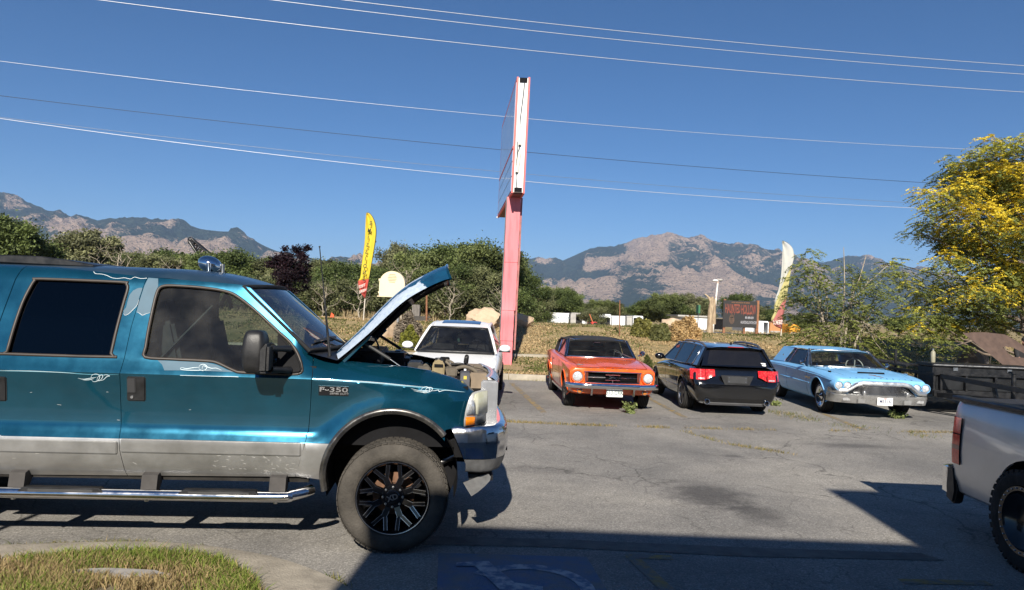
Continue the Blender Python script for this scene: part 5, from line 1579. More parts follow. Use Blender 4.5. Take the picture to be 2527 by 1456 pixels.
  def top_z(x, y):
    zc = interp(x, [-.62, -.25, .3, .66], [.935, .915, .875, .825]); zt = interp(x, [-.62, -.25, .3, .66], [.915, .895, .87, .825])
    return lerp(zc, zt, min(1, abs(y) / .78)) + .002
  m = MB()
  for s in (-1, 1):
    m.tube([(x, s * lerp(.74, .66, sm(-.6, .7, x)), top_z(x, .7) - .002) for x in np.linspace(-.6, .68, 10)], .005, 4)
  m.tube([(.695, y, .818) for y in np.linspace(-.66, .66, 5)], .006, 4)
  m.build('shut_line', LN, t, 0)
  m = MB()
  m.grid(lambda u, v: (lerp(-.55, .62, u), lerp(-.30, .30, v) * lerp(1, .8, u), top_z(lerp(-.55, .62, u), .2) + .016 * math.sin(math.pi * v) * math.sin(math.pi * min(.98, u + .02)) ** .3), 14, 10); m.build('bonnet_bulge', PA, t, 60)
  m = MB()
  for k in range(7): m.box(.704, .712, -.42 + k * .14 - .02, -.42 + k * .14 + .02, .806, .812)
  m.build('bonnet_lettering_pins', CHROME_OLD, t)
  pt = [(.42, -.60), (.50, -.66), (.58, -.60), (.52, -.55), (.46, -.52), (.52, -.585)]
  m = MB(); m.prism(pt, lambda u, v, a: (u, v, top_z(u, v) + a), .004, .007); m.build('bare_patch', pmat('primer_grey', (.24, .24, .25), .7, var=.2, vscale=20), t)
  # windscreen
  wb0, wt0 = (-.64, .72, .93), (-1.10, .60, 1.275)
  m = MB(); f = patch((-.66, -.71, .93), (-.66, .71, .93), (-1.12, -.60, 1.27), (-1.12, .60, 1.27), (.12, 0, .01)); m.grid(f, 14, 6); m.build('windscreen', GLASSC, t, 80)
  m = MB(); ed = [f(0, v) for v in np.linspace(0, 1, 5)] + [f(u, 1) for u in np.linspace(.08, 1, 12)] + [f(1, v) for v in np.linspace(.8, 0, 5)] + [f(u, 0) for u in np.linspace(.92, .08, 12)]
  m.tube(ed, .016, 6, closed=True); m.build('windscreen_frame', CHROME, t, 60)
  for s in (-1, 1):
    m = MB(); m.tube([(-.68, s * .735, .93), (-1.12, s * .62, 1.27)], .026, 6); m.build('pillar', pmat('dark_blue_trim', (.02, .03, .06), .3, .5), t, 60)
  # soft top
  FAB = pmat('soft_top', (.016, .016, .018), .85, var=.25, vscale=14, bump=.2, bscale=80)
  prof = [(-1.06, 1.275), (-1.15, 1.305), (-1.5, 1.325), (-1.95, 1.325), (-2.3, 1.295), (-2.52, 1.22), (-2.85, .97)]
  def top(u, v):
    i = v * (len(prof) - 1); k_ = int(min(i, len(prof) - 2)); x, z = (lerp(prof[k_][0], prof[k_ + 1][0], i - k_), lerp(prof[k_][1], prof[k_ + 1][1], i - k_))
    y = lerp(-1, 1, u); hwid = interp(x, [-2.85, -2.4, -1.06], [.72, .665, .635])
    return (x + .10 * (1 - y * y) * (1 if v < .2 else 0), y * hwid, z - .055 * abs(y) ** 3.5 + .012 * math.sin(v * 16) * (1 - abs(y)))
  def hole(mb, nu, nv):
    q = MB(); q.v = mb.v
    for i, f_ in enumerate(mb.f):
      u, v = (i % nu + .5) / nu, (i // nu + .5) / nv
      if not (.18 < u < .82 and .80 < v < .95): q.f.append(f_); q.mi.append(0)
    return q
  m = MB(); m.grid(top, 22, 40); tp = hole(m, 22, 40).build('soft_top', FAB, t, 60)
  m = MB(); m.grid(lambda u, v: top(lerp(.17, .83, u), lerp(.79, .96, v)), 10, 8); m.build('rear_window', glassmat('plastic_window', (.62, .58, .5), .15, .12), tp, 60)
  m = MB(); m.grid(lambda u, v: tuple(Vector(top(u, v)) - Vector((0, 0, .02))), 22, 40); hole(m, 22, 40).build('soft_top_lining', FAB, tp, 60)
  m = MB()
  for s in (.12, .88): m.tube([Vector(top(s, v)) + Vector((0, 0, .004)) for v in np.linspace(.02, .98, 20)], .006, 4)
  m.build('soft_top_seam', DARK, tp, 0)
  for s in (-1, 1):
    m = MB(); m.tube([(-1.12, s * .638, 1.262), (-1.9, s * .655, 1.262), (-2.38, s * .675, 1.19), (-2.42, s * .74, .96)], .022, 6); m.build('soft_top_rail', FAB, tp, 60)
    # quarter flap
    m = MB(); m.prism([(-1.98, .955), (-2.08, 1.265), (-2.3, 1.27), (-2.52, 1.2), (-2.84, .965)], lambda u, v, a: (u, s * (lerp(.725, .64, (v - .95) / .33) - a), v), 0, .015); m.build('soft_top_quarter', FAB, tp)
    m = MB(); m.prism([(-.75, .935), (-1.16, 1.255), (-1.96, 1.25), (-1.9, .95)], lambda u, v, a: (u, s * (lerp(.735, .645, (v - .93) / .33) - a), v), 0, .006); m.build('side_window', GLASSC, t)
    m = MB(); m.tube([(-1.02, s * .72, .95), (-1.16, s * .655, 1.25)], .009, 5); m.tube([(-1.9, s * .74, .95), (-1.97, s * .65, 1.25)], .012, 5); m.build('window_channel', CHROME, t, 60)
  m = MB(); m.tube([(-1.0, .86, .96), (-1.0, .93, 1.0)], .012, 6); m.lathe([(0, -1.02), (.05, -1.02), (.055, -1.0), (.03, -.965)], 16, (0, .955, 1.02), axis='X'); m.build('wing_mirror', CHROME, t, 50)
  # interior
  seats(t, (-1.45, -2.3), (-.36, .36), pmat('black_vinyl', (.02, .02, .022), .5, var=.2), .30, .45, .85, False)
  m = MB(); m.box(-.95, -.7, -.68, .68, .6, .90); m.build('dashboard', BLACKP, t, 40, bevel=.03); steering(t, (-1.12, .36, .90), .19, 68, BLACKP)
  m = MB(); m.box(-1.06, -1.04, -.11, .11, 1.15, 1.205); m.build('rear_view_mirror', CHROME, t, bevel=.008)
  m = MB(); m.obox((-1.022, -.02, 1.238), (.004, .12, .05), Matrix.Rotation(R(-52), 3, 'Y')); m.build('windscreen_sticker', pmat('pink_sticker', (.55, .12, .25), .6, col2=(.7, .5, .6), vscale=60), t)
  for y0, y1 in ((-.55, -.08), (.02, .52)):
    m = MB(); m.tube([(-.60, y1, .955), (-.66, lerp(y0, y1, .5), .985), (-.70, y0, .985)], .010, 5); m.build('wiper', CHROME, t, 60)
  # side trim
  for s in (-1, 1):
    m = MB(); m.box(-2.3, -.42, s * .80 - .012, s * .80 + .012, .235, .272); m.build('sill_trim', CHROME_OLD, t)
    m = MB()
    for x in (-.72, -1.95): m.tube([(x, s * (sy(t, x, z, .8) + .001), z) for z in (.28, .4, .55, .7, .85)], .004, 4)
    m.build('door_line', LN, t, 0)
    m = MB(); m.box(-1.86, -1.72, s * (sy(t, -1.8, .81, .8) + .012) - .012, s * (sy(t, -1.8, .81, .8) + .012) + .012, .80, .825); m.build('door_handle', CHROME, t, bevel=.005)
    m = MB(); m.prism([(-2.12, .55), (-2.28, .60), (-2.28, .80), (-2.16, .78)], lambda u, v, a: (u, s * (a - .87 + sy(t, -2.2, .68, .8)), v), .85, .885); m.build('side_scoop', PA, t, bevel=.01)
mustang()

# ---------------------------------------------------------------- black estate
def wagon():
  t = place('estate_car', 'black estate car parked tail out with roof rails and red tail lamps', 1688, 1007, R(90 + 1.5), 0.0, .80, 1.0)
  PB = pmat('black_paint', (.004, .0042, .005), .12, 0.0, coat=1.0, var=.3, vscale=3)
  mats = [PB, DARK]
  st = [(-.955, .34, .60, .45, .70, .56, .70, .60, .60, .60), (-.93, .28, .70, .46, .80, .62, .80, .66, .72, .665), (-.875, .25, .75, .50, .85, .66, .85, .735, .77, .75), (-.86, .24, .76, .52, .865, .80, .85, .86, .775, .87), (-.79, .23, .77, .52, .88, .87, .865, .955, .765, .975), (-.4, .22, .78, .55, .89, .88, .875, .965, .77, .985),
      (.6, .20, .79, .55, .89, .87, .875, .945, .77, .965), (1.6, .20, .79, .55, .885, .85, .87, .92, .77, .94), (2.2, .20, .79, .54, .88, .82, .86, .885, .74, .915), (2.9, .22, .77, .50, .865, .73, .84, .79, .70, .82), (3.4, .27, .70, .45, .80, .60, .77, .66, .62, .68), (3.6, .33, .56, .44, .64, .55, .62, .58, .5, .59)]
  cuts = [arch_cut(cx, .33, .365, a, b) for cx in (0, 2.65) for a, b in ((-1.1, -.58), (.58, 1.1))] + [cabin_cut(-.66, 2.0, .68)]
  car_body('body', st, t, mats, cuts, .35)
  for cx in (0, 2.65):
    for y in (-.765, .765): car_wheel(t, cx, y, .325, .225, 'alloy', .235)
  for cx in (0, 2.65):
    for s in (-1, 1):
      lip(t, cx, .33, .367, s, .84, PB, .012, -8, 188)
  yf = lambda z: lerp(.80, .575, (z - .95) / .44)
  # roof
  def roof(u, v):
    y = lerp(-1, 1, u); x = lerp(1.42, -.72, v); w = lerp(.555, .60, sm(0, .3, v)) - .03 * sm(.75, 1, v)
    z = 1.375 + .035 * math.sin(math.pi * min(1, v * .9 + .08)) - .045 * abs(y) ** 4 - .015 * v
    return (x - .05 * (1 - y * y) * (v > .95) + .06 * (1 - y * y) * (1 - v), y * w, z)
  m = MB(); m.grid(roof, 18, 24); m.grid(lambda u, v: tuple(Vector(roof(u, v)) - Vector((0, 0, .025))), 18, 24); m.build('roof', PB, t, 60)
  f = patch((2.12, -.72, .935), (2.12, .72, .935), (1.42, -.55, 1.36), (1.42, .55, 1.36), (.13, 0, .01)); m = MB(); m.grid(f, 12, 6); m.build('windscreen', GLASST, t, 80)
  # side glass band
  P = [(1.98, .945), (1.36, 1.345), (.9, 1.378), (.2, 1.38), (-.40, 1.36), (-.52, 1.33), (-.50, 1.0), (-.46, .975), (.3, .955)]
  side_poly(P, yf, .004, .006, GLASST, 'side_window', t)
  for s in (-1, 1):
    m = MB()
    m.tube([(x, s * (yf(z) + .008), z) for x, z in P], .011, 6, closed=True); m.build('window_trim', pmat('bright_trim', (.62, .63, .64), .18, 1.0), t, 60)
    for x0, x1 in ((1.02, .93), (.02, -.06)):
      m = MB(); m.prism([(x0, .955), (x0 - .02, 1.375), (x1 - .02, 1.375), (x1, .955)], lambda u, v, a: (u, s * (yf(v) + .009 - a), v), 0, .01); m.build('window_pillar', BLACKP, t)
    m = MB(); m.prism([(-.46, .96), (-.50, 1.35), (-.72, 1.35), (-.84, .97)], lambda u, v, a: (u, s * (yf(v) + .003 - a), v), 0, .05); m.build('corner_pillar', PB, t, 30, bevel=.01)
    m = MB(); m.prism([(1.4, 1.35), (2.02, .93), (2.14, .93), (1.46, 1.37)], lambda u, v, a: (u, s * (yf(v) - .005 - a), v), 0, .04); m.build('corner_pillar', PB, t, 30, bevel=.01)
    # roof rails
    m = MB(); pts = spline([(1.05, s * .555, 1.375), (.95, s * .56, 1.405), (.5, s * .57, 1.428), (.1, s * .575, 1.426), (-.40, s * .57, 1.405), (-.60, s * .565, 1.355)], 4); m.tube(pts, .022, 8); m.tube([(.22, s * .57, 1.36), (.22, s * .57, 1.42)], .022, 6); m.build('roof_rail', pmat('rail_alloy', (.22, .225, .235), .35, .7, var=.1), t, 60)
    # mirror
    m = MB(); m.ball((1.62, s * .99, 1.0), .06, .115, .075, 14, 10); m.tube([(1.66, s * .84, .95), (1.64, s * .92, .97)], .022, 6); m.build('wing_mirror', PB, t, 60)
    for x in (1.05, .1):
      m = MB(); m.box(x - .1, x + .1, s * sy(t, x, .8, .8) - .016, s * sy(t, x, .8, .8) + .016, .79, .82); m.build('door_handle', PB, t, bevel=.008)
    m = MB()
    for x in (1.5, .45): m.tube([(x, s * (sy(t, x, z, .8) + .001), z) for z in (.30, .42, .55, .7, .82, .88)], .003, 4)
    m.build('door_line', DARK, t, 0)
    m = MB(); m.box(.4, 2.25, s * sy(t, 1.2, .44, .8) - .012, s * sy(t, 1.2, .44, .8) + .012, .43, .455); m.build('side_moulding', pmat('bright_trim', (.6, .6, .6), .2, 1), t, bevel=.004)
  # tailgate glass, spoiler, brake lamp
  f = patch((-.835, .70, .975), (-.835, -.70, .975), (-.655, .575, 1.345), (-.655, -.575, 1.345), (-.045, 0, .0)); m = MB(); m.grid(f, 14, 8); tg = m.build('rear_window', pmat('rear_glass_black', (.004, .004, .005), .06, 0, coat=1, var=.2), t, 80)
  m = MB()
  for k in range(14):
    v = .1 + k * .055; m.tube([Vector(f(u, v)) + Vector((-.003, 0, 0)) for u in np.linspace(.08, .92, 9)], .0022, 4)
  m.build('heating_wires', pmat('heater_line', (.03, .025, .022), .6), tg, 0)
  m = MB(); m.prism([(-.62, 1.40), (-.80, 1.372), (-.80, 1.355), (-.62, 1.34)], lambda u, v, a: (u + .06 * (a / .58) ** 2, a, v - .035 * (a / .58) ** 4), -.575, .575); sp_ = m.build('roof_spoiler', PB, t, 40, bevel=.006)
  m = MB()
  m.grid(lambda u, v: (-.802 + .06 * (lerp(-.16, .16, u) / .58) ** 2, lerp(-.16, .16, u), lerp(1.357, 1.371, v)), 4, 1); m.build('brake_lamp', pmat('dull_red_lens', (.30, .02, .015), .25, var=.1), sp_)
  m = MB(); m.prism([(-.42, 1.395), (-.46, 1.45), (-.49, 1.46), (-.50, 1.395)], lambda u, v, a: (u, a, v), -.016, .016); m.build('roof_aerial', PB, t, bevel=.006)
  m = MB(); m.obox((-.828, -.535, 1.02), (.004, .16, .035), Matrix.Rotation(R(24), 3, 'Y')); m.obox((-.812, -.54, 1.055), (.004, .14, .02), Matrix.Rotation(R(24), 3, 'Y')); m.build('window_sticker', PLW, t)
  # tail lamps: outer part on the corner, inner on the tailgate
  RED = pmat('red_lens', (.55, .008, .01), .12, 0, coat=1.0, col2=(.85, .10, .07), vscale=32, thr=(.45, .75))
  WL = pmat('white_lens', (.45, .43, .43), .15, .3, coat=.8, var=.3, vscale=40)
  for s in (-1, 1):
    def lp(u, v, s=s):
      y = lerp(.44, .905, u); x = -.905 + .02 * (1 - v) * 0 + (.0 if y < .70 else 1.0 * (y - .70) ** 2 * 3.4)
      z = lerp(lerp(.775, .695, sm(0, .45, u)), .905, v)
      x += .055 * v
      return (x - .02, s * y, z)
    m = MB(); m.grid(lp, 20, 8); tl = m.build('tail_lamp', RED, t, 60)
    m = MB(); m.grid(lambda u, v: tuple(Vector(lp(lerp(.45, .72, u), lerp(.06, .2, v))) + Vector((-.004, 0, 0))), 4, 2); m.build('reversing_lens', WL, tl)
    m = MB(); m.tube([Vector(lp(.40, v)) + Vector((-.004, 0, 0)) for v in (0, .5, 1)], .005, 4); m.build('lamp_split', DARK, tl, 0)
  # plate recess, lines, diffuser, exhausts
  m = MB(); m.prism([(-.33, .80), (.33, .80), (.25, .615), (-.25, .615)], lambda u, v, a: (a, u, v), -.955, -.93); m.build('plate_recess', BLACKP, t)
  m = MB(); m.box(-.966, -.956, -.20, .20, .645, .785); pl_ = m.build('blank_plate_holder', pmat('plate_dark', (.035, .036, .038), .45, var=.2), t, bevel=.004)
  m = MB()
  for y in (-.17, .17):
    for z in (.68, .755): m.lathe([(0, -.972), (.008, -.968)], 8, (0, y, z), axis='X')
  m.build('plate_screws', CHROME, pl_)
  m = MB(); m.tube([(-.965, y, .612) for y in np.linspace(-.62, .62, 8)], .005, 4); m.tube([(-.935, .62, .612), (-.93, .60, .80)], .005, 4); m.tube([(-.935, -.62, .612), (-.93, -.60, .80)], .005, 4); m.build('tailgate_line', DARK, t, 0)
  m = MB(); m.prism([(-.74, .235), (-.62, .365), (.62, .365), (.74, .235), (.55, .20), (-.55, .20)], lambda u, v, a: (a + .10 * abs(u / .72) ** 4, u, v), -.975, -.80); m.build('rear_diffuser', pmat('grey_plastic', (.045, .045, .047), .6, var=.2), t, 40, bevel=.01)
  for s in (-1, 1):
    m = MB(); m.lathe([(.052, -.85), (.056, -1.0), (.050, -1.005), (.044, -1.0), (.044, -.85)], 22, (0, s * .60, .268), axis='X'); ex = m.build('exhaust_tip', CHROME, t, 60)
    m = MB(); m.lathe([(0, -.93), (.045, -.93)], 18, (0, s * .60, .268), axis='X'); m.build('exhaust_bore', DARK, ex)
  seats(t, (1.1, .1), (-.36, .36), GREYSEAT)
  # seller's paint marks on the front side glass
  mt = Matrix(((-1, 0, 0, 1.30), (0, 0, 1, yf(1.22) + .012), (0, 1, 0, 1.14), (0, 0, 0, 1))) @ Matrix.Rotation(R(0), 4, 'Z')
  text_mb('6991', .10, mt, .0005).build('window_marking', pmat('chalk_white', (.55, .57, .6), .8), t, 0)
  m = MB(); m.prism([(1.14, 1.24), (1.2, 1.30), (1.4, 1.27), (1.36, 1.22)], lambda u, v, a: (u, yf(v) + .013 - a, v), 0, .002); m.build('window_marking', pmat('orange_marker', (.5, .10, .04), .7, col2=(.1, .05, .06), vscale=40), t)
wagon()

# ---------------------------------------------------------------- pale blue coupe
def tbird():
  t = place('coupe_car', 'pale blue vintage hardtop coupe with quad headlamps and chrome bumper', 2127, 1021, R(-90 - 1.5), .05, 0.0, 1.0)
  PB = pmat('pale_blue_paint', (.20, .48, .80), .42, 0.0, coat=.25, var=.08, vscale=3, rvar=.08)
  mats = [PB, DARK]
  st = [(.92, .50, .78, .60, .88, .74, .90, .80, .84, .815), (.80, .40, .84, .56, .945, .755, .945, .83, .88, .85), (.45, .28, .88, .55, .97, .80, .965, .87, .88, .895), (.0, .26, .90, .55, .98, .835, .97, .895, .88, .925), (-.6, .24, .90, .55, .98, .86, .965, .915, .88, .955), (-1.3, .24, .90, .55, .98, .87, .96, .92, .88, .945),
      (-2.3, .24, .90, .55, .98, .875, .955, .92, .88, .925), (-3.1, .28, .89, .55, .975, .87, .945, .91, .86, .915), (-3.8, .32, .86, .55, .945, .84, .91, .875, .80, .88), (-4.2, .38, .80, .55, .89, .78, .87, .82, .76, .83), (-4.26, .42, .78, .55, .86, .74, .84, .78, .74, .79)]
  tb_grille = MB(); tb_grille.cur = 1; tb_grille.prism([(-.72, .47), (-.50, .70), (.50, .70), (.72, .47)], lambda u, v, a: (a, u, v), .84, 1.3)
  cuts = [arch_cut(0, .35, .40, a, b) for a, b in ((-1.2, -.62), (.62, 1.2))] + [cabin_cut(-2.7, -.8, .76), tb_grille] + [arch_cut(-2.87, .33, .37, a, b) for a, b in ((-1.2, -.62), (.62, 1.2))]
  car_body('body', st, t, mats, cuts, .7)
  for cx in (0.0, -2.87):
    for y in (-.79, .79): car_wheel(t, cx, y, .345, .20, 'hubcap', .215)
  for s in (-1, 1):
    lip(t, 0.0, .35, .402, s, .93, PB, .014)
    # body side ridges
    m = MB(); m.tube([(x, s * sy(t, x, interp(x, [-4, -2.3, 0, .8], [.80, .835, .80, .735]), .86), interp(x, [-4, -2.3, 0, .8], [.80, .835, .80, .735])) for x in np.linspace(-3.8, .78, 24)], .012, 6); m.build('shoulder_ridge', PB, t, 60)
    m = MB(); m.tube([(x, s * sy(t, x, .59, .9), interp(x, [-3.6, -.4], [.60, .585])) for x in np.linspace(-3.5, -.45, 12)], .014, 6); m.build('side_spear', PB, t, 60)
    m = MB()
    for x in (-.62, -1.95): m.tube([(x, s * (sy(t, x, z, .9) + .001), z) for z in (.32, .45, .6, .72, .84)], .004, 4)
    m.build('door_line', pmat('blue_shut_line', (.03, .09, .18), .6), t, 0)
    mt = Matrix(((s * 1.0, 0, 0, -.52), (0, 0, s, s * (sy(t, -.52, .70, .9) + .004)), (0, 1, 0, .70), (0, 0, 0, 1)))
    text_mb('Thunderbird', .075, mt @ Matrix.Rotation(R(2), 4, 'Z'), .002, .8).build('side_script', CHROME, t, 0)
    # quad headlamps: pod and two lamps
    m = MB()
    pod = []
    for k in range(2):
      y = s * (.70 + .175 * k); m.lathe([(.098, .70), (.100, .925), (.092, .945), (.082, .945), (.080, .92)], 28, (0, y, .665), axis='X')
    hp = m.build('headlamp_pod', PB, t, 50)
    for k in range(2):
      y = s * (.70 + .175 * k)
      m = MB(); m.lathe([(.080, .918), (.07, .938), (.04, .950), (0, .954)], 26, (0, y, .665), axis='X'); m.build('headlight', HEADL, hp, 60)
      m = MB(); m.lathe([(.084, .93), (.084, .944), (.077, .944)], 26, (0, y, .665), axis='X'); m.build('headlamp_ring', CHROME, hp, 60)
    m = MB(); m.prism([(.02, -.03), (.12, 0), (.02, .03)], lambda u, v, a: (.22 + u, s * .80 + v, a), .885, .915); m.build('wing_ornament', CHROME, t)
  # upper bumper blade: low at the sides, rising to the bonnet edge
  def blade(y):
    a = abs(y); return Vector((interp(a, [0, .50, .68, .9, 1.0], [1.06, 1.05, 1.0, .94, .72]), y, interp(a, [0, .42, .54, .72, .9, 1.0], [.735, .735, .705, .575, .555, .565])))
  def sweep(path, prof, name, mat, parent, N=60):
    m = MB(); vv = []; k = len(prof)
    for i in range(N + 1):
      p = path(lerp(-1, 1, i / N))
      for a, b in prof: vv.append((p.x + a, p.y, p.z + b))
    ff = [(i * k + j, i * k + (j + 1) % k, (i + 1) * k + (j + 1) % k, (i + 1) * k + j) for i in range(N) for j in range(k)] + [tuple(range(k)), tuple(N * k + j for j in range(k))]
    m.add(vv, ff); return m.build(name, mat, parent, 45)
  SAT = pmat('satin_chrome', (.62, .62, .61), .32, .85, var=.12, vscale=9, rvar=.1)
  ub = sweep(lambda q: blade(q * .985), [(-.10, .045), (0, .04), (.02, .01), (.015, -.03), (-.02, -.05), (-.12, -.05)], 'bumper_blade', SAT, t)
  m = MB(); m.prism([(-.66, .50), (-.46, .69), (.46, .69), (.66, .50)], lambda u, v, a: (a, u, v), .86, .90); gb = m.build('grille_back', DARK, t)
  for k in range(9):
    z = .515 + k * .021; w = lerp(.74, .50, k / 8)
    m = MB(); m.tube([(.985 - .10 * abs(q) ** 3, q * w, z) for q in np.linspace(-1, 1, 11)], .0055, 5); m.build('grille_bar', CHROME, gb, 60)
  def lbp(q):
    y = q * .995; a = abs(y); return Vector((interp(a, [0, .6, .85, .95, 1.0], [1.05, 1.02, .94, .85, .66]), y, .44))
  lb = sweep(lbp, [(-.08, .06), (.0, .06), (.04, .04), (.035, .02), (.0, -.06), (-.03, -.12), (-.10, -.12)], 'front_bumper', SAT, t)
  for s in (-1, 1):
    m = MB(); m.prism([(1.03, .36), (1.10, .45), (1.13, .575), (1.11, .59), (1.05, .50), (1.0, .42)], lambda u, v, a: (u, a, v), s * .43 - .022, s * .43 + .022); m.build('bumper_guard', SAT, lb, 40, bevel=.008)
    m = MB(); m.prism([(1.0, .33), (1.075, .43), (1.06, .33)], lambda u, v, a: (u, a, v), s * .46 - .08, s * .46 + .08); m.build('guard_base', SAT, lb, 40, bevel=.01)
    m = MB(); m.box(.99, 1.005, s * .74 - .075, s * .74 + .075, .365, .425); m.build('parking_lamp', pmat('clear_lamp', (.5, .5, .5), .2, .5, var=.3, vscale=30), lb, bevel=.008)
  plate(t, (1.075, 0.0, .385), 1, .31, .16, 'M551A', PLW, PLB, None, .095, 'Utah', pmat('plate_red', (.45, .05, .06), .5))
  # bonnet: scoop, lettering, rust marks, shut lines
  def tz(x, y): return lerp(interp(x, [-.6, 0, .45, .8, .92], [.955, .925, .895, .85, .815]), interp(x, [-.6, 0, .45, .8, .92], [.915, .895, .87, .83, .80]), min(1, abs(y) / .88)) + .001
  m = MB(); m.grid(lambda u, v: (lerp(-.35, .42, u), lerp(-.42, .42, v) * lerp(1.15, .72, u), tz(lerp(-.35, .42, u), .2) + .035 * math.sin(math.pi * min(.999, v)) ** .5 * sm(0, .9, u)), 12, 14); sc = m.build('bonnet_scoop', PB, t, 60)
  m = MB(); m.box(.40, .424, -.28, .28, .898, .926); m.build('scoop_mouth', DARK, sc, bevel=.004)
  for i, ch in enumerate('THUNDERBIRD'):
    y = -.62 + i * .124; x = .87
    mt = Matrix.Translation((x, y, tz(x, y) + .003)) @ Matrix.Rotation(R(90), 4, 'Z') @ Matrix.Rotation(R(22), 4, 'X')
    text_mb(ch, .05, mt, .002).build('bonnet_letter', CHROME_OLD, t, 0)
  m = MB(); m.prism([(.55, -.06), (.60, .02), (.66, .0), (.70, .06), (.80, .10), (.76, .04), (.68, -.03), (.62, -.05), (.585, -.12), (.55, -.12)], lambda u, v, a: (u, v, tz(u, v) + a), .001, .003); m.build('bare_patch', pmat('rust_patch', (.30, .12, .07), .8, col2=(.20, .20, .20), vscale=30), t)
  m = MB()
  for s in (-1, 1): m.tube([(x, s * lerp(.82, .62, sm(-.4, .9, x)), tz(x, .75) + .001) for x in np.linspace(-.6, .86, 9)], .004, 4)
  m.build('shut_line', pmat('blue_shut_line', (.03, .09, .18), .6), t, 0)
  # greenhouse
  f = patch((-.72, -.82, .945), (-.72, .82, .945), (-1.28, -.66, 1.295), (-1.28, .66, 1.295), (.20, 0, .0)); m = MB(); m.grid(f, 16, 6); m.build('windscreen', GLASSC, t, 80)
  m = MB(); ed = [f(0, v) for v in np.linspace(0, 1, 6)] + [f(u, 1) for u in np.linspace(.06, 1, 14)] + [f(1, v) for v in np.linspace(.8, 0, 5)] + [f(u, 0) for u in np.linspace(.94, .06, 12)]
  m.tube(ed, .018, 6, closed=True); m.build('windscreen_frame', STEEL, t, 60)
  yf = lambda z: lerp(.86, .675, (z - .93) / .37)
  def rf(u, v):
    y = lerp(-1, 1, u); x = lerp(-1.20, -3.0, v)
    z = interp(v, [0, .06, .2, .5, .8, .93, 1.0], [1.29, 1.315, 1.335, 1.345, 1.335, 1.31, 1.26]) - .05 * abs(y) ** 5
    return (x + .16 * (1 - y * y) * (1 - v) ** 3, y * .70, z)
  m = MB(); m.grid(rf, 20, 24); m.grid(lambda u, v: tuple(Vector(rf(u, v)) - Vector((0, 0, .03))), 14, 14); m.build('roof', PB, t, 60)
  for s in (-1, 1):
    m = MB(); m.prism([(-2.42, .925), (-2.16, 1.285), (-2.2, 1.315), (-2.98, 1.285), (-3.05, 1.2), (-3.25, .915)], lambda u, v, a: (u, s * (yf(v) + .012 - a), v), 0, .06); cp = m.build('rear_pillar', PB, t, 30, bevel=.012)
    m = MB(); m.prism([(0, 0), (.05, .012), (.0, .024), (-.01, .05), (-.02, .024), (-.07, .012), (-.02, .008)], lambda u, v, a: (-2.66 + u, s * a, 1.06 + v), yf(1.08) + .012, yf(1.08) + .02); m.build('bird_emblem', CHROME, cp)
    m = MB(); m.prism([(-.86, .935), (-1.32, 1.285), (-2.17, 1.285), (-2.40, .93)], lambda u, v, a: (u, s * (yf(v) - .01 - a), v), 0, .006); m.build('side_window', GLASSC, t)
    m = MB(); m.tube([(-.80, s * .85, .94), (-1.28, s * .675, 1.295)], .028, 6); m.build('pillar', STEEL, t, 60)
    m = MB(); m.tube([(-1.30, s * (yf(1.28) + .005), 1.285), (-2.17, s * (yf(1.28) + .005), 1.285), (-2.40, s * (yf(.93)), .93)], .012, 5); m.tube([(-1.12, s * .845, .935), (-1.28, s * .70, 1.25)], .010, 5); m.tube([(-2.10, s * .85, .935), (-1.98, s * .69, 1.28)], .010, 5); m.build('window_channel', CHROME, t, 60)
    m = MB(); m.tube([(-.9, s * .90, .93), (-.88, s * .95, 1.0)], .010, 6); m.lathe([(0, -.92), (.05, -.92), (.055, -.89), (.02, -.85)], 14, (0, s * .96, 1.01), axis='X'); m.build('wing_mirror', CHROME, t, 50)
  f2 = patch((-3.16, .72, .93), (-3.16, -.72, .93), (-2.94, .62, 1.26), (-2.94, -.62, 1.26), (-.10, 0, 0)); m = MB(); m.grid(f2, 10, 5); m.build('rear_window', GLASSC, t, 80)
  seats(t, (-1.65, -2.6), (-.4, .4), pmat('blue_vinyl', (.06, .08, .10), .5, var=.2), .32, .48, .92, False)
  m = MB(); m.box(-1.1, -.8, -.76, .76, .62, .94); m.build('dashboard', pmat('dash_teal', (.10, .13, .13), .6), t, 40, bevel=.05, seg=2); steering(t, (-1.32, .40, .93), .20, 66, WHITEP)
  m = MB(); m.box(-1.24, -1.22, -.12, .12, 1.20, 1.245); m.build('rear_view_mirror', pmat('mirror_cream', (.5, .45, .3), .3, .4), t, bevel=.008)
  for y0, y1 in ((-.62, -.1), (.58, .1)):
    m = MB(); m.tube([(-.55, y0, .955), (-.60, lerp(y0, y1, .4), .975), (-.66, y1, 1.0)], .008, 5); m.build('wiper', CHROME, t, 60)
  m = MB(); m.tube([(-.45, -.80, .93), (-.47, -.80, 1.02)], .006, 6); m.build('aerial_stub', CHROME, t)
tbird()

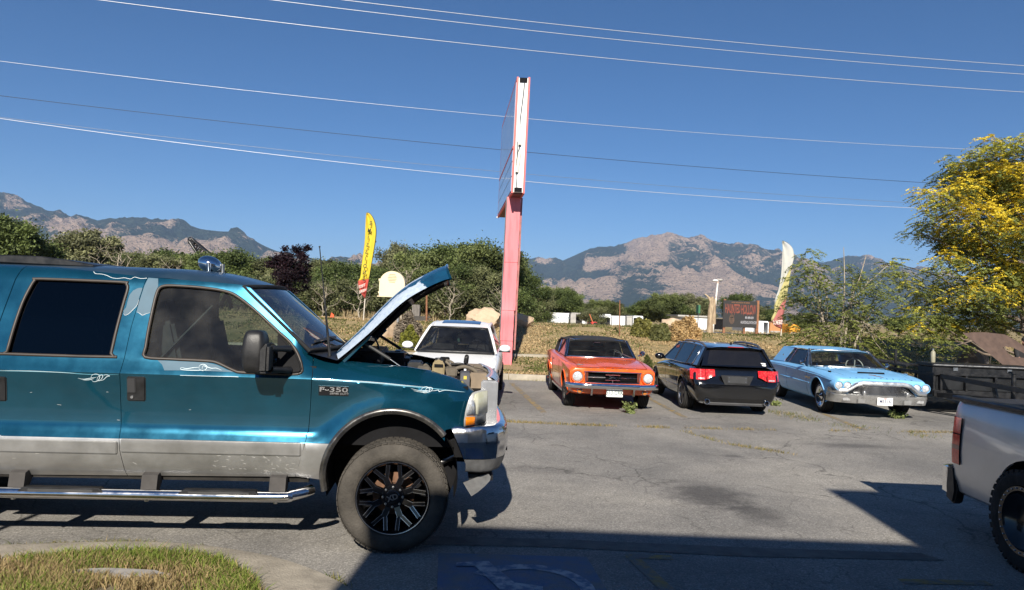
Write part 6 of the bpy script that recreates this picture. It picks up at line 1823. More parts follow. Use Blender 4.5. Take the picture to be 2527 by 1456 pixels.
# ---------------------------------------------------------------- white saloon
def saloon():
  t = place('saloon_car', 'white modern saloon car with a sunroof beside the pink sign pole', 1108, 1001, R(-90 - 1.0), .15, 0.0, 1.05)
  PW = pmat('white_car_paint', (.84, .84, .83), .35, 0, coat=.35, var=.03, vscale=4)
  mats = [PW, DARK]
  st = [(.86, .36, .50, .48, .62, .60, .60, .64, .48, .65), (.78, .27, .68, .48, .80, .65, .78, .70, .58, .715), (.5, .22, .76, .50, .89, .72, .86, .77, .68, .80), (.0, .20, .80, .52, .92, .80, .89, .86, .74, .885), (-.6, .20, .80, .55, .925, .86, .90, .93, .76, .965), (-1.0, .20, .80, .55, .925, .89, .90, .955, .78, .99),
      (-2.0, .20, .80, .55, .925, .90, .90, .965, .78, .98), (-3.0, .22, .80, .55, .92, .91, .89, .98, .76, .99), (-3.6, .26, .76, .55, .88, .90, .85, .97, .70, .98), (-3.95, .34, .66, .55, .78, .82, .76, .88, .62, .90)]
  cuts = [arch_cut(cx, .33, .37, a, b) for cx in (0, -2.89) for a, b in ((-1.2, -.62), (.62, 1.2))] + [cabin_cut(-3.0, -.85, .70)]
  car_body('body', st, t, mats, cuts, .3)
  for cx in (0, -2.89):
    for y in (-.79, .79): car_wheel(t, cx, y, .33, .23, 'alloy', .23)
  f = patch((-.66, -.77, .965), (-.66, .77, .965), (-1.46, -.585, 1.425), (-1.46, .585, 1.425), (.20, 0, .01)); m = MB(); m.grid(f, 16, 8); m.build('windscreen', glassmat('tinted_screen', (.20, .22, .24), .02, .02, 1.7), t, 80)
  m = MB(); ed = [f(0, v) for v in np.linspace(0, 1, 6)] + [f(u, 1) for u in np.linspace(.06, 1, 14)] + [f(1, v) for v in np.linspace(.8, 0, 5)] + [f(u, 0) for u in np.linspace(.94, .06, 12)]
  m.tube(ed, .022, 6, closed=True); m.build('windscreen_frit', BLACKP, t, 60)
  def rf(u, v):
    y = lerp(-1, 1, u); x = lerp(-1.42, -2.85, v)
    return (x + .14 * (1 - y * y) * (1 - v) ** 2, y * .62, 1.435 + .135 * math.sin(math.pi / 2 * min(1, v * 1.25)) - .05 * abs(y) ** 4 - .05 * sm(.6, 1, v))
  m = MB(); m.grid(rf, 16, 20); m.grid(lambda u, v: tuple(Vector(rf(u, v)) - Vector((0, 0, .03))), 12, 12); m.build('roof', PW, t, 60)
  m = MB(); m.grid(lambda u, v: tuple(Vector(rf(lerp(.17, .83, u), lerp(.28, .62, v))) + Vector((0, 0, .006))), 12, 8); m.build('sunroof', pmat('sunroof_glass', (.02, .03, .05), .06, 0, coat=1), t, 60)
  f2 = patch((-3.42, .68, .99), (-3.42, -.68, .99), (-2.84, .57, 1.49), (-2.84, -.57, 1.49), (-.08, 0, 0)); m = MB(); m.grid(f2, 10, 5); m.build('rear_window', GLASST, t, 80)
  yf = lambda z: lerp(.83, .60, (z - .97) / .45)
  P = [(-.95, .985), (-1.55, 1.40), (-2.0, 1.48), (-2.6, 1.50), (-3.05, 1.38), (-3.3, 1.04)]
  side_poly(P, yf, -.004, .006, GLASSC, 'side_window', t)
  for s in (-1, 1):
    m = MB(); m.tube([(-.76, s * .80, .965), (-1.1, s * .725, 1.195), (-1.50, s * .625, 1.425)], [.034, .032, .034], 8); m.build('pillar', PW, t, 60)
    m = MB(); m.tube([(-1.5, s * .615, 1.43), (-2.0, s * .605, 1.49), (-2.7, s * .605, 1.51), (-3.1, s * .65, 1.36), (-3.4, s * .76, 1.0)], .035, 8); m.build('roof_side', PW, t, 60)
    m = MB(); m.prism([(-2.08, .985), (-2.05, 1.42), (-2.13, 1.42), (-2.16, .985)], lambda u, v, a: (u, s * (yf(v) - a), v), 0, .03); m.build('door_pillar', BLACKP, t)
    m = MB(); m.ball((-.86, s * .985, 1.06), .075, .115, .075, 16, 10); wm = m.build('wing_mirror', PW, t, 60)
    m = MB(); m.prism([(-.93, .985), (-.80, .985), (-.82, 1.01), (-.93, 1.01)], lambda u, v, a: (u, s * a, v), .86, 1.10); m.build('mirror_foot', BLACKP, wm, bevel=.008)
    # headlamp set into the corner
    def lp(u, v, s=s):
      y = lerp(.42, .83, u); x = interp(y, [.42, .6, .72, .83], [.80, .745, .66, .50]); z = lerp(interp(u, [0, .5, 1], [.60, .585, .60]), interp(u, [0, .5, 1], [.685, .735, .765]), v)
      return (x + .012 - .035 * v, s * (y + .012), z)
    m = MB(); m.grid(lp, 14, 6); hl = m.build('headlight', pmat('lamp_dark_lens', (.10, .10, .10), .1, .5, coat=1, col2=(.35, .35, .35), vscale=22), t, 60)
    for y in (.58, .70):
      x = interp(y, [.42, .6, .72, .83], [.80, .745, .66, .50])
      m = MB(); m.tube([(x + .02, s * y + .05 * math.cos(a), .658 + .045 * math.sin(a)) for a in np.linspace(0, 2 * math.pi, 17)[:-1]], .009, 6, closed=True); m.build('lamp_ring', WHITEP, hl, 60)
      m = MB(); m.ball((x + .0, s * y, .658), .03, .035, .035, 12, 8); m.build('lamp_projector', CHROME, hl, 60)
    m = MB(); m.prism([(-.80, .0), (-.60, .0), (-.62, .09), (-.78, .07)], lambda u, v, a: (a, s * u * -1, .36 + v), .72, .80); m.build('fog_lamp_pocket', BLACKP, t)
  m = MB()
  for s in (-1, 1): m.prism([(.03, .50), (.03, .68), (.20, .69), (.24, .52)], lambda u, v, a: (a, s * u, v), .80, .875)
  m.build('grille', BLACKP, t, bevel=.01)
  seats(t, (-1.75, -2.7), (-.38, .38), TANSEAT, .35, .5, 1.02)
  m = MB(); m.box(-1.25, -.9, -.72, .72, .7, .985); m.build('dashboard', pmat('dash_tan', (.16, .13, .10), .7), t, 40, bevel=.05, seg=2); steering(t, (-1.42, .38, 1.0), .19, 66)
  m = MB(); m.box(-1.38, -1.33, -.06, .06, 1.32, 1.42); m.box(-1.40, -1.38, -.04, .12, 1.27, 1.31); m.build('rear_view_mirror', BLACKP, t, bevel=.01)
  m = MB(); m.obox((-1.36, -.0, 1.17), (.01, .05, .07), Matrix.Rotation(R(15), 3, 'X')); m.tube([(-1.36, 0, 1.2), (-1.36, 0, 1.3)], .003, 4); m.build('mirror_ornament', pmat('pale_green', (.35, .6, .4), .7), t)
saloon()
# silver pickup, tail towards the lot
def silver_pickup():
  t = thing('pickup_truck', 'silver pickup truck with black wheels parked nose to the shop', 'pickup', (5.27, 6.05, 0), R(-90))
  SP = pmat('silver_grey_paint', (.48, .485, .49), .32, .6, coat=.7, var=.08, vscale=2, rvar=.04)
  mats = [SP, DARK]
  # bed side shells with a crowned section
  def side(s):
    prof = [(.36, .90), (.40, .955), (.55, .985), (.78, 1.0), (.95, .995), (1.10, .985), (1.20, .965), (1.255, .94), (1.265, .90)]
    xs = [-1.15, -1.13, -1.09, -1.0, -.85, -.6, -.3, 0, .3, .6, .85]
    m = MB(); vv = []
    for x in xs:
      pl = .03 * (1 - sm(-1.16, -1.10, x)) ** 1.5 + .012 * (1 - sm(-1.12, -.6, x))
      bl = 0.02 * math.exp(-((math.hypot(x, 0) - .0) / .7) ** 2)
      for z, y in prof: vv.append((x, s * (y - pl + bl * (1 if z < 1.0 else 0)), z))
    for x in xs[::-1]:
      for z, y in prof: vv.append((x, s * .86, z))
    k = len(prof); n = len(xs)
    ff = []
    for i in range(2 * n):
      i2 = (i + 1) % (2 * n)
      for j in range(k - 1): ff.append((i * k + j, i * k + j + 1, i2 * k + j + 1, i2 * k + j))
    for i in range(n - 1):
      a, b = i, 2 * n - 1 - i
      for j in (0, k - 1): ff.append((a * k + j, (a + 1) * k + j, (b - 1) * k + j, b * k + j))
    m.add(vv, ff)
    me = boolean(m, [(arch_cut(0, .42, .47, -1.4, 1.4), 'DIFFERENCE')], mats)
    return finish(me, 'bed_side', mats, t, 35)
  side(-1); side(1)
  # tail lamp wrapping the rear corner
  RL = pmat('dark_red_lens', (.62, .02, .015), .15, 0, coat=1.0, col2=(.85, .09, .05), vscale=12)
  for s in (-1, 1):
    m = MB()
    def lp(u, v):
      x = lerp(-1.165, -.99, u); z = lerp(.66, 1.10, v)
      y = interp(z, [.55, .78, .95, 1.10], [.985, 1.0, .995, .985]) - .03 * (1 - sm(-1.17, -1.10, x)) ** 1.5 + .002
      return (x + .012 * v, s * y, z)
    m.grid(lp, 8, 8); m.grid(lambda u, v: (-1.165 + .012 * v - .002, s * lerp(.78, .955, u), lerp(.66, 1.10, v)), 4, 6)
    tl = m.build('tail_lamp', RL, t, 50)
    for z0, z1, mm in ((.80, .84, pmat('lens_band', (.30, .10, .08), .15, 0, coat=1)), (.94, .95, DARK)):
      m = MB(); m.grid(lambda u, v: tuple(Vector(lp(u, (lerp(z0, z1, v) - .66) / .44)) + Vector((0, s * .002, 0))), 6, 1); m.build('lens_band', mm, tl, 50)
    m = MB(); m.tube([lp(1, v) for v in np.linspace(0, 1, 6)], .006, 5); m.build('lamp_gap', DARK, tl, 0)
  m = MB(); m.box(-1.16, -1.10, -.86, .86, .62, 1.255); m.build('tailgate', SP, t, bevel=.015)
  m = MB(); m.box(-1.1, .85, -.85, .85, .66, .70); m.box(.82, .86, -.86, .86, .66, 1.27); m.build('bed_floor', UNDER, t)
  for s in (-1, 1):
    m = MB(); m.box(-1.16, .85, s * .915 - .075, s * .915 + .065, 1.255, 1.30); m.build('rail_cap', BLACKP, t, bevel=.012)
  m = MB(); m.box(-1.14, .82, -.84, .84, 1.255, 1.285); m.build('bed_cover', pmat('cover_vinyl', (.02, .02, .022), .7, var=.25, vscale=5), t, bevel=.01)
  # step bumper with chrome face and black end caps
  m = MB(); pth = [(-1.20, -.99), (-1.30, -.97), (-1.36, -.88), (-1.38, -.6), (-1.38, .6), (-1.36, .88), (-1.30, .97), (-1.20, .99)]
  vv = []; pf = [(0, .36), (-.012, .42), (-.012, .55), (0, .60), (.14, .61), (.14, .35)]
  for x, y in pth:
    for a, z in pf: vv.append((x + a * (1 if abs(y) < .9 else .4), y - (.0 if abs(y) < .9 else math.copysign(a * .3, y)), z))
  k = len(pf)
  m.add(vv, [(i * k + j, i * k + (j + 1) % k, (i + 1) * k + (j + 1) % k, (i + 1) * k + j) for i in range(len(pth) - 1) for j in range(k)] + [tuple(range(k)), tuple((len(pth) - 1) * k + j for j in range(k))])
  bm_ = m.build('rear_bumper', CHROME, t, 40)
  for s in (-1, 1):
    m = MB(); m.prism([(-1.22, .30), (-1.24, .615), (-1.10, .625), (-1.06, .40), (-1.10, .26)], lambda u, v, a: (u, s * a, v), .88, .985); m.build('bumper_end', BLACKP, bm_, 40, bevel=.02, seg=2)
  # cab and nose (out of frame)
  prof = [(.90, .45), (.90, 1.27), (1.15, 1.86), (1.6, 1.90), (2.5, 1.88), (3.05, 1.30), (4.2, 1.18), (4.3, .5)]
  m = MB(); m.prism(prof, lambda u, v, a: (u, a * (1 if v < 1.35 else .86), v), -.97, .97)
  finish(boolean(m, [(arch_cut(3.55, .48, .5, a, b), 'DIFFERENCE') for a, b in ((-1.3, -.55), (.55, 1.3))], mats), 'cab', mats, t, 30, bevel=.0)
  for s in (-1, 1):
    m = MB(); m.prism([(1.2, 1.3), (1.35, 1.78), (2.4, 1.78), (2.85, 1.32)], lambda u, v, a: (u, s * a, v), .86, .975); m.build('side_window', GL_D, t)
  # wheels: black with a ring of silver bolts
  for cx in (0, 3.55):
    for s in (-1, 1):
      c = (cx, s * .93, .41)
      m = MB(); m.lathe([(.27, -.14), (.29, -.155), (.36, -.165), (.39, -.15), (.402, -.11), (.404, 0), (.402, .11), (.39, .15), (.36, .165), (.29, .155), (.27, .14)], 48, c); w = m.build('wheel', TYRE, t, 50)
      m = MB()
      for k_ in range(36):
        a = 2 * math.pi * k_ / 36
        for y0, y1 in ((-.155, -.10), (.10, .155)):
          o_ = Vector((c[0] + .394 * math.cos(a), c[1] + (y0 + y1) / 2, c[2] + .394 * math.sin(a)))
          m.obox(o_, (.045, y1 - y0, .03), Matrix.Rotation(-a - math.pi / 2, 3, 'Y'))
      m.build('tread', TYRE, w, 0)
      m = MB(); m.lathe([(.285, s * .145), (.275, s * .16), (.24, s * .155), (.225, s * .12), (.10, s * .05), (0, s * .06)], 40, c); rm = m.build('rim', pmat('wheel_black', (.008, .008, .009), .22), w, 40)
      for k_ in range(28):
        a = 2 * math.pi * k_ / 28
        m = MB(); m.lathe([(0, s * .168), (.006, s * .166), (.007, s * .15)], 6, (c[0] + .258 * math.cos(a), c[1], c[2] + .258 * math.sin(a))); m.build('bead_bolt', CHROME, rm, 0)
  m = MB(); m.lathe([(.48, -.95), (.48, -.5), (0, -.5)], 32, (0, 0, .42)); q = MB(); q.v = m.v
  for f in m.f:
    if sum(m.v[i][2] for i in f) / len(f) > .45: q.f.append(f); q.mi.append(0)
  q.build('wheel_housing', DARK, t, 60)
  for s in (-1, 1):
    m = MB(); m.box(-.56, -.53, s * .82 - .13, s * .82 + .13, .12, .62); m.build('mud_flap', RUBBER, t, bevel=.004)
    m = MB(); m.tube([(.475 * math.cos(a), s * 1.0, .42 + .475 * math.sin(a)) for a in np.linspace(R(120), R(190), 12)], .011, 6); m.build('arch_lip', SP, t, 60)
silver_pickup()

# black trailer with tool box
def trailer():
  x0, x1, y0, y1 = 9.42, 11.75, 16.5, 20.25
  t = thing('utility_trailer', 'black steel utility trailer with a long tool box beside the blue coupe', 'trailer', ((x0 + x1) / 2, (y0 + y1) / 2, 0))
  B = lambda name, a, b, w, h, par=t: MB().bar(a, b, w, h).build(name, BLACKM, par, world=True, bevel=.004)
  for x in (x0, x1):
    B('frame_rail', (x, y0, .50), (x, y1, .50), .08, .13); B('top_rail', (x, y0, .88), (x, y1, .88), .07, .06)
    for y in np.linspace(y0 + .04, y1 - .04, 6): B('post', (x, y, .55), (x, y, .86), .06, .05)
  for y in np.linspace(y0, y1, 5): B('cross_member', (x0, y, .50), (x1, y, .50), .07, .10)
  B('front_rail', (x0 - .03, y0, .90), (x1 + .03, y0, .90), .06, .05); B('front_beam', (x0 - .03, y0 - .01, .47), (x1 + .03, y0 - .01, .47), .07, .14)
  for x in (x0 + .12, 10.1, 10.75, x1 - .15): B('front_post', (x, y0 - .02, .54), (x, y0 - .02, .87), .07, .05)
  m = MB(); m.box(x0 + .05, x1 - .05, y0 + .04, y0 + .05, .56, .86); m.build('front_panel', pmat('black_panel', (.02, .021, .023), .3, .2, var=.4, vscale=4), t, world=True)
  for k in range(10):
    m = MB(); m.box(x0 + .05 + k * .224, x0 + .26 + k * .224, y0 + .06, y1 - .05, .555, .59); m.build('deck_board', pmat('deck_wood', (.06, .048, .038), .9, var=.35, vscale=6, stretch=(8, 1, 1)), t, world=True)
  m = MB(); m.box(x0 - .02, x1 - .1, y0 + .06, y0 + .66, .60, 1.05); bx_ = m.build('tool_box', BLACKM, t, world=True, bevel=.012)
  m = MB(); m.box(x0 - .05, x1 - .07, y0 + .03, y0 + .69, 1.055, 1.13); m.build('tool_box_lid', BLACKM, bx_, world=True, bevel=.015)
  m = MB(); m.box(x0 - .02, x1 - .1, y0 + .022, y0 + .03, 1.09, 1.106); m.build('lid_edge', pmat('worn_edge', (.3, .3, .3), .5, .5, var=.5, vscale=18), bx_, world=True)
  for x in (9.9, 11.1): m = MB(); m.box(x - .05, x + .05, y0 + .04, y0 + .06, .98, 1.05); m.build('latch', STEEL, bx_, world=True)
  # A-frame tongue towards the shop
  B('tongue_bar', (9.55, y0 - .03, .86), (10.5, 13.3, .68), .09, .10); B('tongue_bar', (11.6, y0 - .03, .86), (10.65, 13.3, .68), .09, .10)
  B('tongue_beam', (9.5, y0 - .03, .44), (10.5, 13.3, .58), .10, .11); B('tongue_beam', (11.65, y0 - .03, .44), (10.65, 13.3, .58), .10, .11)
  B('tongue_brace', (9.95, 15.3, .78), (9.98, 15.25, .50), .07, .07); B('tongue_brace', (10.25, 14.2, .72), (10.27, 14.2, .56), .06, .06)
  m = MB(); m.tube([(10.15, 15.0, .25), (10.15, 15.0, 1.06)], .045, 10); m.box(10.08, 10.22, 14.93, 15.07, 1.06, 1.10); m.build('jack', BLACKM, t, world=True, smooth=50)
  m = MB(); m.tube(spline([(10.5, 13.4, .6), (10.3, 13.2, .3), (10.6, 13.0, .25), (10.7, 13.3, .55)], 5), .02, 6); m.build('safety_chain', STEEL, t, world=True, smooth=60)
  m = MB(); m.box(10.48, 10.66, 12.95, 13.4, .60, .74); m.build('coupler', BLACKM, t, world=True, bevel=.02)
  for x in (x0 - .16, x1 + .16):
    for y in (18.0, 18.85):
      m = MB(); m.lathe([(.17, -.08), (.2, -.1), (.31, -.1), (.34, -.07), (.34, .07), (.31, .1), (.2, .1), (.17, .08)], 30, (x, y, .34), axis='X'); m.v = [(v[0] , v[1], v[2]) for v in m.v]; w = m.build('wheel', TYRE, t, world=True, smooth=50)
      m = MB(); m.lathe([(.175, -.06), (.1, -.05), (0, -.06)], 24, (x, y, .34), axis='X'); m.build('rim', STEEL, w, world=True, smooth=50)
    m = MB(); m.grid(lambda u, v: (x + lerp(-.13, .13, v), interp(u, [0, .12, .88, 1], [17.5, 17.62, 19.23, 19.35]), interp(u, [0, .12, .88, 1], [.46, .74, .74, .46])), 12, 2); m.build('mudguard', BLACKM, t, world=True)
  for k in range(14): B('ramp_rung', (9.3 + .03, 17.7 + k * .18, 1.00), (9.75, 17.7 + k * .18, 1.02), .03, .04)
  for xx in (9.33, 9.75): B('ramp_rail', (xx, 17.5, .99), (xx, 20.2, 1.01), .05, .05)
  for y in (18.2, 20.2): B('stake', (x0, y, .55), (x0, y, 1.35), .05, .05)
trailer()
def gas_bottle():
  t = thing('gas_cylinder', 'small pale metal gas cylinder standing on the black tool box', 'cylinder', (9.62, 16.95, 1.131))
  m = MB(); m.lathe([(0, .0), (.045, .0), (.05, .015), (.05, .22), (.035, .25), (.018, .26), (.015, .285), (0, .285)], 16, (0, 0, 0), axis='Z'); m.build('bottle', pmat('bottle_cream', (.30, .28, .20), .5, var=.15), t, 40)
  m = MB(); m.box(-.02, .02, -.01, .01, .285, .31); m.build('valve', STEEL, t)
gas_bottle()

# brown car with raised bonnet and a person behind it
def brown_car():
  Y = 19.6
  t = thing('saloon_car', 'rusty brown old car with its bonnet raised behind the trailer', 'car', (13.9, 20.6, 0), R(180))
  BR = pmat('rusty_brown', (.085, .054, .041), .75, 0, var=.25, vscale=6, detail=8)
  mats = [BR, DARK]
  st = [(.9, .34, .70, .5, .82, .68, .82, .74, .74, .74), (.5, .26, .78, .52, .86, .78, .86, .84, .76, .85), (-.6, .22, .80, .55, .88, .86, .87, .92, .78, .94), (-2.4, .22, .80, .55, .88, .86, .87, .92, .78, .92), (-3.4, .3, .76, .55, .84, .82, .82, .88, .72, .88)]
  car_body('body', st, t, mats, [arch_cut(cx, .33, .37, a, b) for cx in (0, -2.7) for a, b in ((-1.2, -.6), (.6, 1.2))], .6)
  for cx in (0, -2.7):
    for y in (-.74, .74): car_wheel(t, cx, y, .32, .19, 'spoke', .18)
  prof = [(-.7, .93), (-1.25, 1.32), (-2.3, 1.34), (-2.9, .93)]
  m = MB(); m.prism(prof, lambda u, v, a: (u, a * lerp(1, .8, (v - .93) / .4), v), -.76, .76); m.build('cabin', GLASST, t, 30)
  # bonnet panel with an opening (world placed, hinged at the cowl, lifted towards the lot)
  out = [(2377.7, 824), (2404, 821.5), (2432, 821.6), (2480, 827), (2505, 840), (2530, 857), (2560, 880), (2560, 905), (2478, 903), (2440, 872)]
  hole = [(2474, 857), (2482, 855.5), (2498, 857), (2522, 869), (2548, 884), (2540, 886), (2500, 882.5), (2486, 870)]
  def W(px, py):
    y = Y + (px - 2450) * .004 - (py - 860) * .006
    return at(px, py, y)
  m = MB()
  o2, h2 = [Vector((a, -b, 0)) for a, b in out], [Vector((a, -b, 0)) for a, b in hole]
  allp = out + hole
  tri = geometry.tessellate_polygon([o2, h2])
  n = len(allp)
  V0 = [W(a, b) for a, b in allp]; V1 = [p + Vector((0.01, .035, .02)) for p in V0]
  ff = [tuple(x) for x in tri] + [tuple(i + n for i in x)[::-1] for x in tri]
  for a0, k in ((0, len(out)), (len(out), len(hole))):
    for i in range(k): ff.append((a0 + i, a0 + (i + 1) % k, n + a0 + (i + 1) % k, n + a0 + i))
  m.add(V0 + V1, ff); m.build('bonnet', BR, t, 30, world=True)
  a = W(2450, 870); m = MB(); m.tube([a + Vector((0, .05, 0)), (a.x + .25, a.y + .5, .9)], .012, 6); m.build('bonnet_prop', STEEL, t, world=True)
brown_car()

def person():
  p = at(2518, 850, 21.8)
  bx, by = p.x, p.y
  t = thing('person', 'person in a black cap and dark shirt leaning behind the raised brown bonnet', 'person', (bx, by, 0))
  J = {'pel': (0, 0, .93), 'wai': (0, -.03, 1.08), 'che': (0, -.09, 1.30), 'nek': (0, -.15, 1.47), 'hed': (0, -.18, 1.56),
     'shl': (-.19, -.10, 1.40), 'ell': (-.26, -.28, 1.15), 'wrl': (-.20, -.48, 1.02), 'hal': (-.19, -.55, 1.0),
     'shr': (.19, -.10, 1.40), 'elr': (.27, -.25, 1.14), 'wrr': (.18, -.45, 1.0), 'har': (.17, -.52, .98),
     'hil': (-.10, 0, .90), 'knl': (-.11, -.03, .50), 'anl': (-.11, .0, .09), 'tol': (-.12, -.17, .04),
     'hir': (.10, 0, .90), 'knr': (.12, -.02, .50), 'anr': (.12, .02, .09), 'tor': (.13, -.15, .04)}
  rad = {'pel': .15, 'wai': .14, 'che': .165, 'nek': .06, 'hed': .06, 'shl': .075, 'ell': .05, 'wrl': .034, 'hal': .035, 'shr': .075, 'elr': .05, 'wrr': .034, 'har': .035, 'hil': .10, 'knl': .065, 'anl': .045, 'tol': .04, 'hir': .10, 'knr': .065, 'anr': .045, 'tor': .04}
  E_ = [('pel', 'wai'), ('wai', 'che'), ('che', 'nek'), ('nek', 'hed'), ('che', 'shl'), ('shl', 'ell'), ('ell', 'wrl'), ('wrl', 'hal'), ('che', 'shr'), ('shr', 'elr'), ('elr', 'wrr'), ('wrr', 'har'), ('pel', 'hil'), ('hil', 'knl'), ('knl', 'anl'), ('anl', 'tol'), ('pel', 'hir'), ('hir', 'knr'), ('knr', 'anr'), ('anr', 'tor')]
  # five fingers on each hand as short chains rooted in the palm
  for sd_, hx in (('l', -1), ('r', 1)):
    h = Vector(J['ha' + sd_])
    for k in range(5):
      a = (k - 2) * .018
      f0, f1 = h + Vector((a, -.045, -.01)), h + Vector((a * 1.3, -.085 - (.01 if k in (1, 2, 3) else -.012), -.035))
      if k == (4 if hx < 0 else 0): f0, f1 = h + Vector((a * 1.6, -.02, -.005)), h + Vector((a * 2.2, -.055, -.02))
      n0, n1 = f'f{sd_}{k}a', f'f{sd_}{k}b'
      J[n0], J[n1] = tuple(f0), tuple(f1); rad[n0], rad[n1] = .010, .008
      E_ += [('ha' + sd_, n0), (n0, n1)]
  names = list(J); idx = {n: i for i, n in enumerate(names)}
  me = bpy.data.meshes.new('body'); me.from_pydata([J[n] for n in names], [(idx[a], idx[b]) for a, b in E_], [])
  ob = bpy.data.objects.new('tmpbody', me); COL.objects.link(ob)
  ob.modifiers.new('s', 'SKIN')
  for i, n in enumerate(names):
    sv = me.skin_vertices[0].data[i]; sv.radius = (rad[n], rad[n] * .8); sv.use_root = (n == 'pel')
  s2 = ob.modifiers.new('u', 'SUBSURF'); s2.levels = 2; s2.render_levels = 2
  dg = bpy.context.evaluated_depsgraph_get(); dg.update()
  res = bpy.data.meshes.new_from_object(ob.evaluated_get(dg)); bpy.data.objects.remove(ob, do_unlink=True)
  SKIN = pmat('skin', (.42, .24, .17), .55, var=.08, vscale=20); SHIRT = pmat('dark_shirt', (.018, .018, .02), .9, var=.2); JEAN = pmat('denim', (.04, .06, .11), .9, var=.2, vscale=30)
  for mm in (SKIN, SHIRT, JEAN): res.materials.append(mm)
  for pl in res.polygons:
    z, ax = pl.center.z, abs(pl.center.x)
    c = pl.center
    pl.material_index = 2 if (z < .96 and c.y > -.3) else (1 if (z < 1.46 and not (c.y < -.33)) else 0)
  finish(res, 'body', SKIN, t, 80)
  hc = Vector((0, -.20, 1.60))
  m = MB(); m.ball(hc, .078, .098, .118, 18, 14); m.ball(hc + Vector((0, -.095, -.02)), .013, .022, .022, 8, 6); hd = m.build('head', SKIN, t, 80)
  for s in (-1, 1):
    m = MB(); m.ball(hc + Vector((s * .03, -.088, .005)), .012, .008, .007, 8, 6); m.build('eye', DARK, hd, 60)
    m = MB(); m.ball(hc + Vector((s * .08, .0, -.01)), .012, .025, .035, 8, 6); m.build('ear', SKIN, hd, 60)
  m = MB(); m.ball(hc + Vector((0, -.045, -.075)), .062, .058, .055, 14, 8); m.build('beard', pmat('beard_brown', (.06, .035, .022), .9, var=.3, vscale=60), hd, 60)
  m = MB(); m.ball(hc + Vector((0, -.094, -.058)), .026, .010, .006, 8, 6); m.build('mouth', pmat('lips', (.28, .11, .09), .6), hd, 60)
  m = MB(); m.lathe([(.088, .0), (.096, .035), (.088, .075), (.055, .105), (0, .115)], 20, hc + Vector((0, 0, .03)), axis='Z')
  m.grid(lambda u, v: tuple(hc + Vector((.088 * math.sin(lerp(-1.2, 1.2, u)), -.07 * math.cos(lerp(-1.2, 1.2, u)) - .085 * v * math.cos(lerp(-1.2, 1.2, u)), .035 - .012 * v))), 10, 4); m.build('cap', pmat('black_cap', (.012, .012, .013), .9, var=.2), t, 50)
  m = MB(); m.box(-.016, .016, -.302, -.297, 1.665, 1.70);
person()

